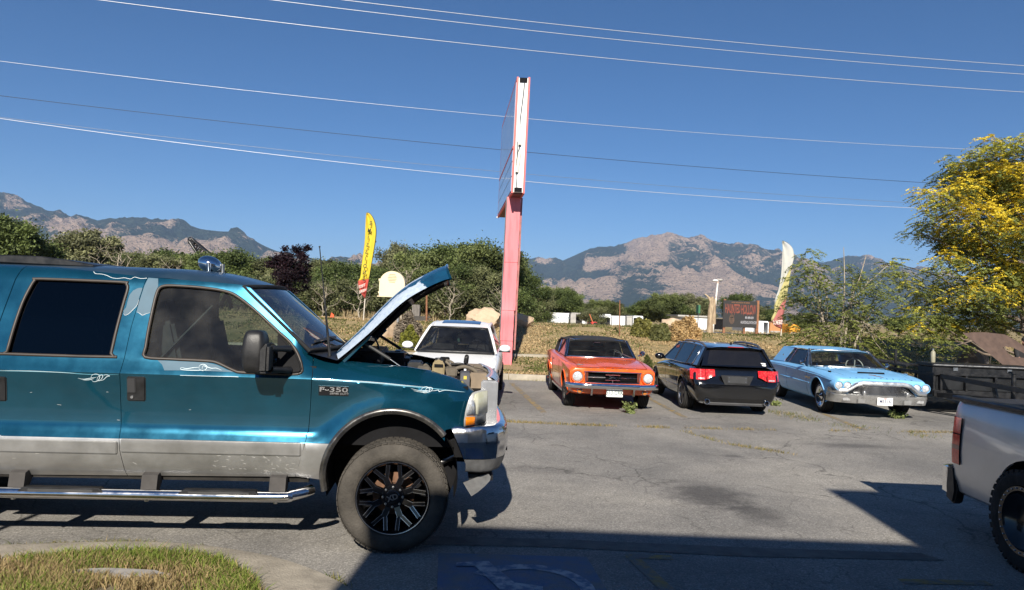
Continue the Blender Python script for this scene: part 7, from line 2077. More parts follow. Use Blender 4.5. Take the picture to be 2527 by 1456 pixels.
# roadside pylon sign
def pylon():
  t = thing('pylon_sign', 'tall roadside pylon sign with a pink pole and a peeling white cabinet', 'sign', (-.05, 24.0, hz(0, 23.5)))
  PK = pmat('pink_sheet', (.50, .115, .13), .6, col2=(.66, .18, .20), thr=(.30, .52), vscale=3.0, bump=.25, bscale=10, stretch=(2.5, 1, .25), detail=8)
  PKR = pmat('coral_trim', (.58, .115, .10), .55, var=.15, vscale=5)
  lean = lambda x, y, z: (x + z * .010, y, z)
  zb = hz(0, 23.3) - .25
  ztop = 5.45
  def boxcol(x0, x1, y0, y1, z0, z1, n=10, dent=0.0):
    m = MB(); vv = []
    for i in range(n + 1):
      z = lerp(z0, z1, i / n); dx = dent * math.sin(i * 2.1) * .5
      dy = -dent * math.exp(-((z - 1.75) / .25) ** 2) * 1.5
      for x, y in ((x0, y0), (x1, y0), (x1, y1), (x0, y1)): vv.append(lean(x + (dx if y == y0 else 0) * .3, y + (dy if y == y0 else 0), z))
    ff = [(i * 4 + j, i * 4 + (j + 1) % 4, (i + 1) * 4 + (j + 1) % 4, (i + 1) * 4 + j) for i in range(n) for j in range(4)] + [(3, 2, 1, 0), (n * 4, n * 4 + 1, n * 4 + 2, n * 4 + 3)]
    return m.add(vv, ff)
  # sheet metal cladding in panels
  a = at(1241, 700, 23.2); b = at(1275, 700, 23.2)
  x0, x1 = a.x - a.z * .010, b.x - b.z * .010
  for z0, z1 in ((zb, .95), (.955, 1.9), (1.905, 3.4), (3.405, ztop)):
    boxcol(x0 + (.02 if z0 < .5 else 0), x1 - (.03 if z0 < 1 else 0), 23.2, 23.62, z0, z1, 8, .03).build('pole_panel', PK, t, 20, world=True, bevel=.006)
  boxcol(x0 - .035, x0 - .005, 23.25, 23.6, zb, ztop, 6).build('pole_side', pmat('pole_side_dark', (.10, .10, .105), .6, .3, var=.25), t, 20, world=True)  # thin dark grey strip along the left edge of the pole
  boxcol(x1 + .005, x1 + .06, 23.35, 23.5, zb + .7, ztop, 6, .04).build('pole_side', pmat('torn_pink', (.45, .15, .15), .7, col2=(.25, .12, .1), vscale=6), t, 20, world=True)
  boxcol(x0 + .05, x1 - .05, 27.3, 27.7, zb, ztop, 6).build('rear_pole', PK, t, 20, world=True)
  # cabinet: long box running away from the lot
  cz0, cz1 = 5.68, 9.25
  n0 = at(1272, 300, 22.4); n1 = at(1305, 300, 22.4); xl, xr_ = n0.x - n0.z * .01 - .02, n1.x - n1.z * .01 - .02
  _fc = at(1233, 430, 28.6); dxf = _fc.x - .01 * _fc.z - xl
  def cab(u, v, z):  # u across 0..1, v along depth 0..1
    y = lerp(22.4, 28.6, v); z = 5.48 + (z - 5.68) * .975; return lean(lerp(xl, xr_, u) + dxf * v, y, z)
  def cbox(u0, u1, v0, v1, z0, z1):
    m = MB(); return m.add([cab(u0, v0, z0), cab(u1, v0, z0), cab(u1, v1, z0), cab(u0, v1, z0), cab(u0, v0, z1), cab(u1, v0, z1), cab(u1, v1, z1), cab(u0, v1, z1)], [(0, 3, 2, 1), (4, 5, 6, 7), (0, 1, 5, 4), (1, 2, 6, 5), (2, 3, 7, 6), (3, 0, 4, 7)])
  cbox(.14, .86, .004, .996, cz0, cz1).build('cabinet', pmat('peeling_white', (.62, .63, .62), .6, col2=(.74, .75, .75), vscale=3, thr=(.3, .6)), t, 20, world=True)
  for u0, u1 in ((0, .14), (.86, 1.0)):
    cbox(u0, u1, 0, .012, cz0 - .03, cz1 + .02).build('cabinet_trim', PKR, t, 20, world=True)
    cbox(u0, u1, .985, 1.0, cz0 - .03, cz1 + .02).build('cabinet_trim', PKR, t, 20, world=True)
    cbox(u0, u1, .012, .985, cz0 - .05, cz0 + .03).build('cabinet_trim', PKR, t, 20, world=True)
    cbox(u0, u1, .012, .985, cz1 - .06, cz1 + .02).build('cabinet_trim', PKR, t, 20, world=True)
  cbox(.14, .86, .02, .98, cz0 - .04, cz0 - .002).build('cabinet_base', pmat('dark_maroon', (.13, .035, .035), .6), t, 20, world=True)
  # faces: upper pane and three rows of letter panels
  PANE = pmat('faded_pane', (.34, .41, .54), .2, 0, coat=.4, col2=(.48, .55, .66), vscale=1.2)
  for u0, u1 in ((-.015, .02), (.98, 1.015)):
    cbox(u0, u1, .03, .97, 7.15, cz1 - .1).build('face_pane', PANE, t, 20, world=True)
    for k in range(3):
      cbox(u0, u1, .03, .97, cz0 + .06 + k * .47, cz0 + .50 + k * .47).build('letter_panel', PANE, t, 20, world=True)
    cbox(u0 - .02, u1 + .02, .02, .98, 7.06, 7.13).build('face_divider', PKR, t, 20, world=True)
  # end face: black slots, two ballast boxes, hanging wires
  def endbox(u0, u1, z0, z1, d, mat, nm, rot=0):
    p, q = Vector(cab(lerp(.14, .86, u0), 0, z0)), Vector(cab(lerp(.14, .86, u1), 0, z1))
    m = MB(); c = (p + q) / 2; m.obox((c.x, c.y - d / 2, c.z), (abs(q.x - p.x), d + .02, z1 - z0), Matrix.Rotation(R(rot), 3, 'Y')); return m.build(nm, mat, t, 20, world=True)
  endbox(.1, .9, cz1 - .14, cz1 - .01, .006, DARK, 'top_slot'); endbox(.1, .9, cz0 + .02, cz0 + .14, .006, DARK, 'bottom_slot')
  BX = pmat('ballast_cream', (.58, .55, .46), .6, col2=(.35, .20, .10), vscale=7, thr=(.55, .8))
  endbox(.34, .62, 7.15, 7.75, .06, BX, 'ballast_box', 2); endbox(.24, .52, 6.30, 6.92, .06, BX, 'ballast_box', 6)
  m = MB()
  for pts in ([(.62, 9.1), (.55, 8.7), (.42, 8.2), (.36, 7.9), (.40, 7.6)], [(.45, 7.15), (.38, 7.0), (.30, 6.85), (.28, 6.5), (.22, 6.2), (.30, 5.95), (.40, 5.75)], [(.2, 7.25), (.24, 6.9), (.18, 6.5)]):
    m.tube(spline([Vector(cab(lerp(.14, .86, u), 0, z)) + Vector((0, -.03, 0)) for u, z in pts], 6), .012, 5)
  m.build('loose_wires', BLACKM, t, 60, world=True)
  m = MB(); m.tube([cab(.02, 1.0, cz0 - .05), cab(.02, 1.0, cz0 + .0)], .05, 8); m.build('end_cap', WHITEP, t, world=True)
pylon()

# feather flags
def feather_flag(name, label, right, left, Y, mats, texts, base, bands):
  """right: pole edge from top to bottom (display), left: free edge, top to bottom"""
  b = at(*base, Y); gz = hz(b.x, Y)
  t = thing(name, label, 'flag', (b.x, Y, gz))
  rp = spline([at(x, y, Y) for x, y in right], 6); lp_ = spline([at(x, y, Y) for x, y in left], 6)
  def samp(P, u):
    i = u * (len(P) - 1); k = int(min(i, len(P) - 2)); return lerp(P[k], P[k + 1], i - k)
  def cloth(u, v):
    p = lerp(samp(rp, v), samp(lp_, v), u)
    return p + Vector((0, .06 * math.sin(v * 9 + u * 3) * u - .05 * math.sin(u * 7 + v * 3), 0))
  for v0, v1, mt in bands:
    m = MB(); m.grid(lambda u, v: cloth(u, lerp(v0, v1, v)), 10, max(4, int((v1 - v0) * 40)))
    o = m.build('flag_cloth', mt, t, 80, world=True)
    sm_ = o.modifiers.new('s', 'SOLIDIFY'); sm_.thickness = .006
  m = MB(); m.tube([Vector((b.x, Y, gz - .1))] + [p + Vector((0, .01, 0)) for p in rp[::-1]], [.022] * 2 + [.02] * (len(rp) - 1), 8); m.build('flag_pole', pmat('flag_pole_dark', (.02, .022, .024), .5), t, 60, world=True)
  m = MB(); q = rp[-1]; m.tube([(b.x, Y - .01, gz - .05), q + Vector((0, -.01, 0))], .026, 8); m.build('pole_foot', pmat('pole_cream', (.55, .50, .42), .6), t, 60, world=True)
  return t
YF = pmat('yellow_cloth', (.72, .56, .045), .8, var=.08, vscale=3, trans=.25); RF = pmat('red_cloth', (.52, .08, .06), .8, var=.1, trans=.2)
INK = pmat('flag_ink', (.03, .035, .02), .8); INKW = pmat('flag_white_ink', (.62, .5, .46), .8)
TX = []
for ch, (px, py) in zip('EMISSIONS', ((914.5, 551), (911.5, 569), (908.7, 587), (907, 605), (904, 622), (902, 639), (900.5, 657), (899, 673), (897.5, 689))):
  v = interp(py, [525, 545, 735], [0.0, .17, 1.0]); TX.append((ch, .48, None, .30, 0, INK, .8, px, py))
def yellow_flag():
  Y = 33.0
  right = [(905, 525), (912, 527), (920, 537), (926, 553), (928, 572), (926, 595), (921, 625), (915, 660), (909, 695), (904, 720), (901, 737)]
  left = [(904.5, 526), (904, 538), (903, 556), (902, 575), (900, 597), (896, 625), (892, 655), (889, 685), (884, 695), (888, 718), (900.5, 736)]
  texts = []
  t = feather_flag('feather_flag', 'tall yellow feather flag lettered down its length with a red foot', right, left, Y, None, [], (897, 783),
           [(0, .78, YF), (.78, 1.0, RF)])
  for s, u, _, size, ang, mt, sx, px, py in TX:
    p = at(px, py, Y - .16)
    B = Matrix(((-1, .10, 0, p.x), (0, 0, -1, p.y), (-.02, 1, 0, p.z), (0, 0, 0, 1)))
    text_mb(s, .25, B, .001, .8, .02).build('flag_letter', mt, t, 0, world=True)
  for s, px, py in (('TEST', 893, 706), ('HERE', 895, 718)):
    p = at(px, py, Y - .14); B = Matrix(((-1, .0, 0, p.x), (0, 0, -1, p.y), (-.45, 1, 0, p.z), (0, 0, 0, 1)))
    text_mb(s, .17, B, .001, .8, .03).build('flag_letter', INKW, t, 0, world=True)
yellow_flag()
def faded_flag():
  Y = 33.0
  right = [(1931.7, 594.5), (1940, 598), (1948.7, 604.6), (1955, 613), (1958, 625), (1957.5, 640), (1952, 662), (1943.6, 715), (1936.8, 755.5), (1928.3, 811.4)]
  left = [(1931, 596), (1929.8, 612), (1928.5, 637), (1926, 681), (1921, 715), (1913, 738), (1909.7, 774), (1902, 788), (1911, 804), (1927.5, 811)]
  C0 = pmat('faded_white_cloth', (.52, .54, .55), .8, col2=(.66, .65, .56), vscale=1.6, trans=.25); C1_ = pmat('faded_yellow_cloth', (.55, .50, .22), .8, var=.1, trans=.25); C2_ = pmat('faded_red_cloth', (.42, .14, .13), .8, var=.12, trans=.2)
  t = feather_flag('feather_flag', 'sun faded white and yellow feather flag with a red foot beside the saplings', right, left, Y, None, [], (1926.6, 830), [(0, .60, C0), (.60, .82, C1_), (.82, 1.0, C2_)])
  p = at(1919, 796, Y - .16); B = Matrix(((-1, .1, 0, p.x), (0, 0, -1, p.y), (-.1, 1, 0, p.z), (0, 0, 0, 1)))
  text_mb('SERV', .26, B, .001, .75, .03).build('flag_letter', INKW, t, 0, world=True)
faded_flag()

# bank furniture: boulders, cream box, posts
def boulder(label, px0, px1, py0, py1, Y, seed, mat):
  a, b = at(px0, py1, Y), at(px1, py0, Y)
  gx = (a.x + b.x) / 2; gz = hz(gx, Y)
  rx, rz = (b.x - a.x) / 2, (b.z - gz)
  m = MB(); rs_ = random.Random(seed)
  bmm = bmesh.new(); bmesh.ops.create_icosphere(bmm, subdivisions=4, radius=1.0)
  cuts_ = [(Vector((rs_.gauss(0, 1), rs_.gauss(0, 1), rs_.gauss(.2, .8))).normalized(), rs_.uniform(.62, .88)) for _ in range(12)]
  for v in bmm.verts:
    p = v.co.copy()
    for n_, d in cuts_:
      e = p.dot(n_) - d
      if e > 0: p -= n_ * e
    q = p * 3
    p *= 1 + .05 * math.sin(q.x * 2.1 + seed) * math.sin(q.y * 2.7) + .035 * math.sin(q.z * 5.3 + q.x * 3) + .02 * math.sin(q.y * 11 + q.z * 9)
    v.co = Vector((p.x * rx * 1.08, p.y * rx * .8, (p.z + .72) / 1.62 * rz * 1.05 - .05))
  me = bpy.data.meshes.new('boulder'); bmm.to_mesh(me); bmm.free()
  o = finish(me, 'boulder', mat, None, 28); o.location = (gx, Y, gz)
  tag(o, label, 'boulder')
ROCK = pmat('pale_boulder', (.52, .40, .28), .9, col2=(.38, .27, .18), vscale=2.5, bump=.7, bscale=7, detail=9, thr=(.35, .75))
ROCK2 = pmat('shaded_boulder', (.15, .13, .115), .9, var=.3, vscale=3, bump=.7, bscale=8, detail=9)  # grey stone, its colour darkened further for the tree shade on it
boulder('big squared pale boulder on the bank left of the pink pole', 1153, 1240, 761, 800, 31.0, 3, ROCK)
boulder('rounded tan boulder on the bank right of the pink pole', 1262, 1318, 772, 806, 31.5, 8, ROCK)
boulder('pointed pale boulder on the bank below the cream box', 925, 992, 778, 836, 28.2, 5, ROCK)
boulder('long low pale boulder behind the straw coloured bush', 1618, 1712, 789, 806, 37.0, 12, ROCK)
boulder('grey boulder in tree shade behind the black trailer', 2368, 2442, 838, 880, 25.2, 14, ROCK2)

def cream_box():
  Y = 29.6
  a, b = at(937, 730, Y), at(1002, 671, Y); gx = (a.x + b.x) / 2; gz = hz(gx, Y)
  t = thing('vented_box', 'cream metal box with a rounded top and louvres on a grey post', 'box', (gx, Y, gz))
  CR = pmat('cream_metal', (.72, .60, .40), .5, var=.05, vscale=3)
  w = (b.x - a.x) / 2; h = b.z - a.z
  poly = [(-w, 0), (w, 0)] + [(w * math.cos(x), h - w + w * math.sin(x)) for x in np.linspace(0, math.pi, 22)]
  m = MB(); m.prism([(gx + u, a.z + v) for u, v in poly], lambda u, v, q: (u, q, v), Y - .22, Y + .22); bx_ = m.build('box_body', CR, t, 30, bevel=.02, world=True)
  m = MB(); m.box(gx - w - .07, gx + w + .07, Y - .25, Y + .25, a.z - .04, a.z + .0); m.build('box_sill', CR, t, world=True, bevel=.01)
  for k in range(6):
    z = b.z - .14 - .06 * k; ww = .17 * math.sqrt(max(.15, 1 - ((k - 2.5) / 3.4) ** 2))
    m = MB(); m.box(gx - ww, gx + ww, Y - .235, Y - .215, z, z + .022); m.build('louvre', pmat('louvre_shadow', (.40, .32, .2), .6), bx_, world=True)
  m = MB(); m.tube([(gx + .25, Y, gz - .05), (gx + .25, Y, a.z)], .07, 10); m.build('post', pmat('galvanised', (.25, .25, .25), .6, .5), t, 60, world=True)
  for z in (a.z + .1, a.z + .6):
    m = MB(); m.box(gx - w - .05, gx - w + .01, Y - .1, Y + .1, z, z + .08); m.build('hinge', CR, t, world=True)
cream_box()
def post_thing(name, label, cat, px, py0, py1, Y, r, mat, extra=None):
  a, b = at(px, py1, Y), at(px, py0, Y); gz = min(a.z, hz(a.x, Y))
  t = thing(name, label, cat, (a.x, Y, gz))
  m = MB(); m.tube([(a.x, Y, gz - .05), (b.x, Y, b.z)], r, 8); m.build('post', mat, t, 60, world=True)
  if extra: extra(t, a, b)
  return t
RUSTP = pmat('rusty_post', (.22, .10, .05), .85, var=.35, vscale=9)
post_thing('marker_post', 'rusty steel post on the bank behind the raised bonnet', 'post', 1053, 724, 786, 33, .045, RUSTP, lambda t, a, b: MB().tube([(b.x - .1, 33, b.z), (b.x + .16, 33, b.z + .02)], .03, 6).build('post_cap', RUSTP, t, world=True))
post_thing('thin_rod', 'slim brown rod standing on the bank before the open white trailers', 'post', 1529.5, 741, 818, 30, .022, RUSTP)
post_thing('fence_stake', 'short thin stake in the dry grass between convertible and estate car', 'stake', 1579, 855, 912, 22.5, .012, RUSTP)
def marker_flag():
  Y = 34; a, b = at(817, 788, Y), at(818, 771, Y)
  t = thing('marker_flag', 'small orange survey marker flag beside the road', 'flag', (a.x, Y, hz(a.x, Y)))
  m = MB(); m.tube([(a.x, Y, hz(a.x, Y)), (b.x, Y, b.z)], .012, 6); m.build('stem', STEEL, t, world=True)
  m = MB(); m.prism([(b.x, b.z), (b.x + .13, b.z - .12), (b.x + .12, b.z - .24), (b.x - .06, b.z - .30)], lambda u, v, q: (u, q, v), Y - .02, Y - .01); m.build('flag_cloth', pmat('survey_orange', (.75, .10, .03), .7), t, world=True)
marker_flag()
def slat_crate():
  Y = 35.5; a, b = at(1016, 784, Y), at(1036, 752, Y)
  t = thing('slatted_crate', 'weathered grey slatted timber crate standing by the trees', 'crate', ((a.x + b.x) / 2, Y, hz(a.x, Y)))
  WD = pmat('weathered_wood', (.16, .145, .13), .9, var=.3, vscale=8)
  for k in range(5):
    x = lerp(a.x, b.x, k / 5); m = MB(); m.box(x, x + (b.x - a.x) / 5 - .012, Y - .02, Y + .02, hz(a.x, Y), b.z); m.build('slat', WD, t, world=True)
  m = MB(); m.box(a.x, b.x, Y + .02, Y + .3, hz(a.x, Y), b.z - .02); m.build('back_board', WD, t, world=True)
  p, q = at(996, 790, Y - .8), at(1062, 778, Y - .8)
  t2 = thing('timber_stack', 'low dark stack of timbers in front of the slatted crate', 'timber', ((p.x + q.x) / 2, Y - .8, hz(p.x, Y)))
  for k in range(4):
    m = MB(); zz = hz(p.x, Y) + .07 * k; m.box(p.x + .04 * (k % 2), q.x - .05 * (k % 3), Y - .9, Y - .6, zz, zz + .06); m.build('plank', pmat('dark_plank', (.06, .055, .05), .9, var=.3), t2, world=True)
slat_crate()

# storage trailers and sheds across the road
TW = pmat('trailer_white', (.72, .74, .76), .45, var=.06, vscale=1.5); TG = pmat('trailer_grey', (.36, .35, .33), .6, var=.15, vscale=2)
def box_trailer(label, px0, px1, py0, py1, Y, depth=4.0, mat=None, opening=None, text=None, wheels=True, group=None):
  a, b = at(px0, py1, Y), at(px1, py0, Y); gz = hz((a.x + b.x) / 2, Y)
  t = thing('box_trailer', label, 'trailer', ((a.x + b.x) / 2, Y + depth / 2, gz))
  z0 = min(a.z, gz + .9) ; z0 = max(a.z, gz + .15)
  mt = mat or TW
  x0, x1, z1 = a.x, b.x, b.z
  if opening:
    ox0, ox1 = at(opening[0], py1, Y).x, at(opening[1], py1, Y).x; oz1 = at(px0, opening[2], Y).z
    th = .06
    for nm, bxs in (('side_wall', (x0, x0 + th, Y, Y + depth, z0, z1)), ('side_wall', (x1 - th, x1, Y, Y + depth, z0, z1)), ('roof', (x0, x1, Y, Y + depth, z1 - th, z1 + .002)), ('floor', (x0, x1, Y, Y + depth, z0 - .06, z0)), ('back_wall', (x0, x1, Y + depth - th, Y + depth, z0, z1))):
      m = MB(); m.box(*bxs); m.build(nm, mt, t, world=True)
    for nm, bxs in (('front_panel', (x0 + th, ox0, Y - .01, Y + .04, z0, z1 - th)), ('front_panel', (ox1, x1 - th, Y - .01, Y + .04, z0, z1 - th)), ('header', (ox0, ox1, Y - .01, Y + .04, oz1, z1 - th))):
      if bxs[1] - bxs[0] > .02: m = MB(); m.box(*bxs); m.build(nm, mt, t, world=True)
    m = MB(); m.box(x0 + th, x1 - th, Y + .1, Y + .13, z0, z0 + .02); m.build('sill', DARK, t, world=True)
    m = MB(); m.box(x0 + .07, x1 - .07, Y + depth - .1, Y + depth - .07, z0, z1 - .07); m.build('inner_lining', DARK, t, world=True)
  else:
    n = max(2, int((x1 - x0) / .6))
    m = MB(); m.box(x0, x1, Y, Y + depth, z0, z1); m.build('box', mt, t, world=True, bevel=.02)
    for k in range(1, n):
      x = lerp(x0, x1, k / n); m = MB(); m.box(x - .012, x + .012, Y - .012, Y, z0 + .05, z1 - .05); m.build('panel_rib', mt, t, world=True)
    m = MB(); m.box(x0 - .02, x1 + .02, Y - .03, Y + .01, z1 - .08, z1 + .02); m.build('top_rail', mt, t, world=True)
    m = MB(); m.box(x0 - .02, x1 + .02, Y - .03, Y + .01, z0 - .04, z0 + .06); m.build('bottom_rail', TG, t, world=True)
  if wheels:
    for x in (lerp(x0, x1, .3), lerp(x0, x1, .7)):
      m = MB(); r_ = max(.2, (z0 - gz) / 2 + .15); m.lathe([(0, -.1), (r_, -.1), (r_, .1), (0, .1)], 16, (x, Y + .3, gz + r_)); m.build('wheel', TYRE, t, world=True)
  if text:
    for s, px, py, size, mt2 in text:
      p = at(px, py, Y - .03); B = Matrix(((1, 0, 0, p.x), (0, 0, -1, p.y), (0, 1, 0, p.z), (0, 0, 0, 1)))
      text_mb(s, size, B, .001, 1.25, .01).build('lettering', mt2, t, 0, world=True)
  return t
TBL = pmat('sign_blue_grey', (.18, .24, .30), .6)
YT = 62.0
tn = box_trailer('long white box trailer lettered NATION with three stripes', 1350.5, 1404, 773.5, 804.4, YT, 2.6, text=[('NATION', 1387.5, 784.5, .30, TBL)])
for k in range(3):
  p, q = at(1353, 783.0 + k * 1.9, YT - .03), at(1369, 783.9 + k * 1.9, YT - .03); m = MB(); m.box(p.x, q.x, YT - .035, YT - .02, q.z, p.z); m.build('stripe', TBL, tn, world=True)
box_trailer('narrow white trailer end half hidden by brush beside the lettered trailer', 1338, 1349.8, 770, 804, YT + 1, 5, wheels=False)
box_trailer('grey box trailer with a dark open doorway next to the lettered trailer', 1407.5, 1435.5, 772.5, 807, YT - 1, 5, TG, (1420.5, 1434.5, 775))
box_trailer('white trailer with peeling side behind the dark doorway', 1436, 1476, 776, 806, YT + 3, 2.5)
box_trailer('white box trailer with its rear door open and dark inside', 1474.5, 1508.5, 775.7, 808.5, YT - 1, 5, TW, (1481, 1506, 783))
box_trailer('plain low white box trailer with an orange pallet in front', 1509, 1544.7, 781, 808, YT, 2.6)
box_trailer('grey ended white trailer behind the round green bushes', 1546, 1560.3, 780.6, 812, YT - 1, 6, TG, wheels=False)
box_trailer('open white trailer mostly hidden behind the round green bushes', 1561, 1587.4, 780, 812, YT, 5, TW, (1563, 1585, 784))
box_trailer('small white shed behind the straw coloured bush', 1700, 1745.5, 787, 814, 56.0, 3, wheels=False)
box_trailer('dark shipping container beside the dead trunk', 1764, 1786, 788, 815, 55.0, 5, DARK, wheels=False)
box_trailer('low white trailer under the black billboard', 1836, 1866, 805, 824, 55.0, 3, wheels=False)
box_trailer('white shed with a dark open side right of the billboard', 1869.5, 1897.5, 793, 823, 54.0, 4, TW, (1884, 1896.5, 795), wheels=False)
def low_shed():
  Y = 66; a, b = at(1678, 800, Y), at(1742, 780, Y)
  t = thing('low_shed', 'long low shed with a grey flat roof behind the straw bush', 'shed', ((a.x + b.x) / 2, Y + 2, hz(a.x, Y)))
  m = MB(); m.box(a.x, b.x, Y, Y + 4, hz(a.x, Y), b.z - .12); m.build('wall', TW, t, world=True)
  m = MB(); m.box(a.x - .3, b.x + .3, Y - .4, Y + 4.4, b.z - .12, b.z + .02); m.build('roof', TG, t, world=True)
low_shed()
def red_mower():
  Y = 58; a, b = at(1449, 809, Y), at(1472, 796, Y); gz = hz(a.x, Y)
  t = thing('red_machine', 'broken red farm machine lying among brush by the trailers', 'machine', ((a.x + b.x) / 2, Y, gz))
  RD = pmat('machine_red', (.45, .04, .03), .6, var=.2, vscale=6)
  m = MB(); m.box(lerp(a.x, b.x, .4), b.x, Y - .4, Y + .4, gz + .1, gz + .36); m.build('deck', RD, t, world=True, bevel=.05)
  m = MB(); m.box(a.x, lerp(a.x, b.x, .45), Y - .3, Y + .3, gz + .1, gz + .3); m.build('deck', RD, t, world=True, bevel=.04)
  m = MB(); m.bar((lerp(a.x, b.x, .2), Y, gz + .95), (lerp(a.x, b.x, .6), Y, gz + .3), .05, .05); m.build('handle', pmat('machine_orange', (.55, .16, .06), .6), t, world=True)
  for x in (.15, .8):
    m = MB(); m.lathe([(0, -.06), (.16, -.06), (.16, .06), (0, .06)], 14, (lerp(a.x, b.x, x), Y - .45, gz + .16)); m.build('wheel', TYRE, t, world=True)
red_mower()
def pallet():
  Y = 60.5; a, b = at(1517, 812, Y), at(1543, 807.5, Y); gz = hz(a.x, Y)
  t = thing('pallet', 'orange timber pallet lying before the plain white trailer', 'pallet', ((a.x + b.x) / 2, Y, gz))
  OR = pmat('orange_wood', (.55, .26, .05), .7, var=.15)
  for k in range(3): m = MB(); m.box(lerp(a.x, b.x, k * .45), lerp(a.x, b.x, k * .45 + .1), Y - .5, Y + .5, gz, gz + .12); m.build('bearer', OR, t, world=True)
  for k in range(4): m = MB(); m.box(a.x, b.x, Y - .5 + k * .28, Y - .3 + k * .28, gz + .122, gz + .16); m.build('board', OR, t, world=True)
pallet()
def orange_tent():
  for k, (lab, px0, px1, py0, py1, col) in enumerate((('orange parked machine seen through the sapling leaves', 1948, 1977, 801, 818, (.70, .30, .02)), ('dull orange tarpaulin heap behind the faded flag', 1898, 1944, 796, 812, (.42, .20, .08)))):
    Y = 56 + k * 2; a, b = at(px0, py1, Y), at(px1, py0, Y); gz = hz(a.x, Y)
    t = thing(('machine_cover', 'tarpaulin_heap')[k], lab, ('machine', 'tarpaulin')[k], ((a.x + b.x) / 2, Y, gz))
    MT = pmat('tarp%d' % k, col, .6, var=.1)
    m = MB(); P = [(a.x, gz), (lerp(a.x, b.x, .05), b.z - .12), (lerp(a.x, b.x, .3), b.z), (lerp(a.x, b.x, .7), b.z - .03), (lerp(a.x, b.x, .95), b.z - .2), (b.x, gz)]
    m.prism(P, lambda u, v, q: (u, q, v), Y, Y + 2.2); m.build('cover', MT, t, 30, world=True, bevel=.06)
    m = MB(); m.box(a.x + .1, b.x - .1, Y - .06, Y - .01, gz + .05, gz + .25); m.build('skirt', TG, t, world=True)
orange_tent()

# billboard, dead trunk, white pole
def billboard():
  Y = 45.0
  a, b = at(1783.5, 806.5, Y), at(1869, 744, Y); x0, x1, z0, z1 = a.x, b.x, a.z, b.z
  gz = hz(x0, Y)
  t = thing('billboard', 'black haunted attraction billboard with red dripping letters', 'billboard', ((x0 + x1) / 2, Y, gz), 0)
  BK = pmat('banner_black', (.012, .011, .012), .6, var=.3, vscale=3)
  m = MB(); m.box(x0, x1, Y, Y + .05, z0, z1); bd = m.build('board', BK, t, world=True)
  for x, w in ((x1 + .06, .09), (x0 + .1, .07)):
    m = MB(); m.box(x - w, x + w, Y + .06, Y + .2, gz - .1, z1 + .06); m.build('post', RUSTP, t, world=True)
  m = MB(); m.box(lerp(x0, x1, .62), lerp(x0, x1, .62) + .12, Y + .06, Y + .2, gz - .1, z0); m.build('post', RUSTP, t, world=True)
  RD = pmat('drip_red', (.17, .020, .014), .6, col2=(.22, .06, .03), vscale=4); GR = pmat('print_grey', (.30, .30, .33), .6); BRN = pmat('print_brown', (.22, .10, .04), .6)
  def tx(s, u, v, hgt, wid, mt, bold=.02, tilt=0.0):
    B = Matrix(((1, 0, 0, lerp(x0, x1, u)), (0, 0, -1, Y - .006), (tilt, 1, 0, lerp(z0, z1, v)), (0, 0, 0, 1)))
    mm = text_mb(s, 1.0, B, .001, 1.0, bold)
    xs = [q[0] for q in mm.v]; zs = [q[2] for q in mm.v]; cx, cz = (max(xs) + min(xs)) / 2, (max(zs) + min(zs)) / 2
    kx = wid * (x1 - x0) / (max(xs) - min(xs)); kz = hgt * (z1 - z0) / (max(zs) - min(zs))
    X, Z = lerp(x0, x1, u), lerp(z0, z1, v)
    mm.v = [(X + (q[0] - cx) * kx, q[1], Z + (q[2] - cz) * kz) for q in mm.v]
    mm.build('lettering', mt, bd, 0, world=True)
  tx('ENTER THE KINGDOM OF TERROR', .51, .93, .05, .54, BRN)
  tx('HAUNTED', .28, .70, .34, .44, RD); tx('HOLLOW', .75, .68, .36, .44, RD)
  tx('801-888-0291', .78, .38, .09, .25, GR, .03); tx('HAUNTEDHOLLOWUTAH.COM', .76, .20, .11, .47, GR, .02)
  # drips and a gaunt printed face
  rs_ = random.Random(4)
  for k in range(14):
    u = rs_.uniform(.06, .95); m = MB(); x = lerp(x0, x1, u); zt = lerp(z0, z1, .56); m.prism([(x - .016, zt), (x + .016, zt), (x, zt - rs_.uniform(.08, .3))], lambda p, q, w: (p, w, q), Y - .005, Y - .002); m.build('drip', RD, bd, world=True)
  FC = pmat('print_face', (.10, .055, .035), .7, col2=(.03, .02, .016), vscale=7)
  m = MB(); m.prism([(lerp(x0, x1, .26) + .16 * math.cos(q), lerp(z0, z1, .30) + .30 * math.sin(q)) for q in np.linspace(0, 2 * math.pi, 20)[:-1]], lambda p, q, w: (p, w, q), Y - .005, Y - .002); m.build('printed_face', FC, bd, world=True)
  for u in (.235, .285):
    m = MB(); m.prism([(lerp(x0, x1, u) + .03 * math.cos(q), lerp(z0, z1, .36) + .035 * math.sin(q)) for q in np.linspace(0, 2 * math.pi, 10)[:-1]], lambda p, q, w: (p, w, q), Y - .008, Y - .006); m.build('printed_eye', DARK, bd, world=True)
billboard()
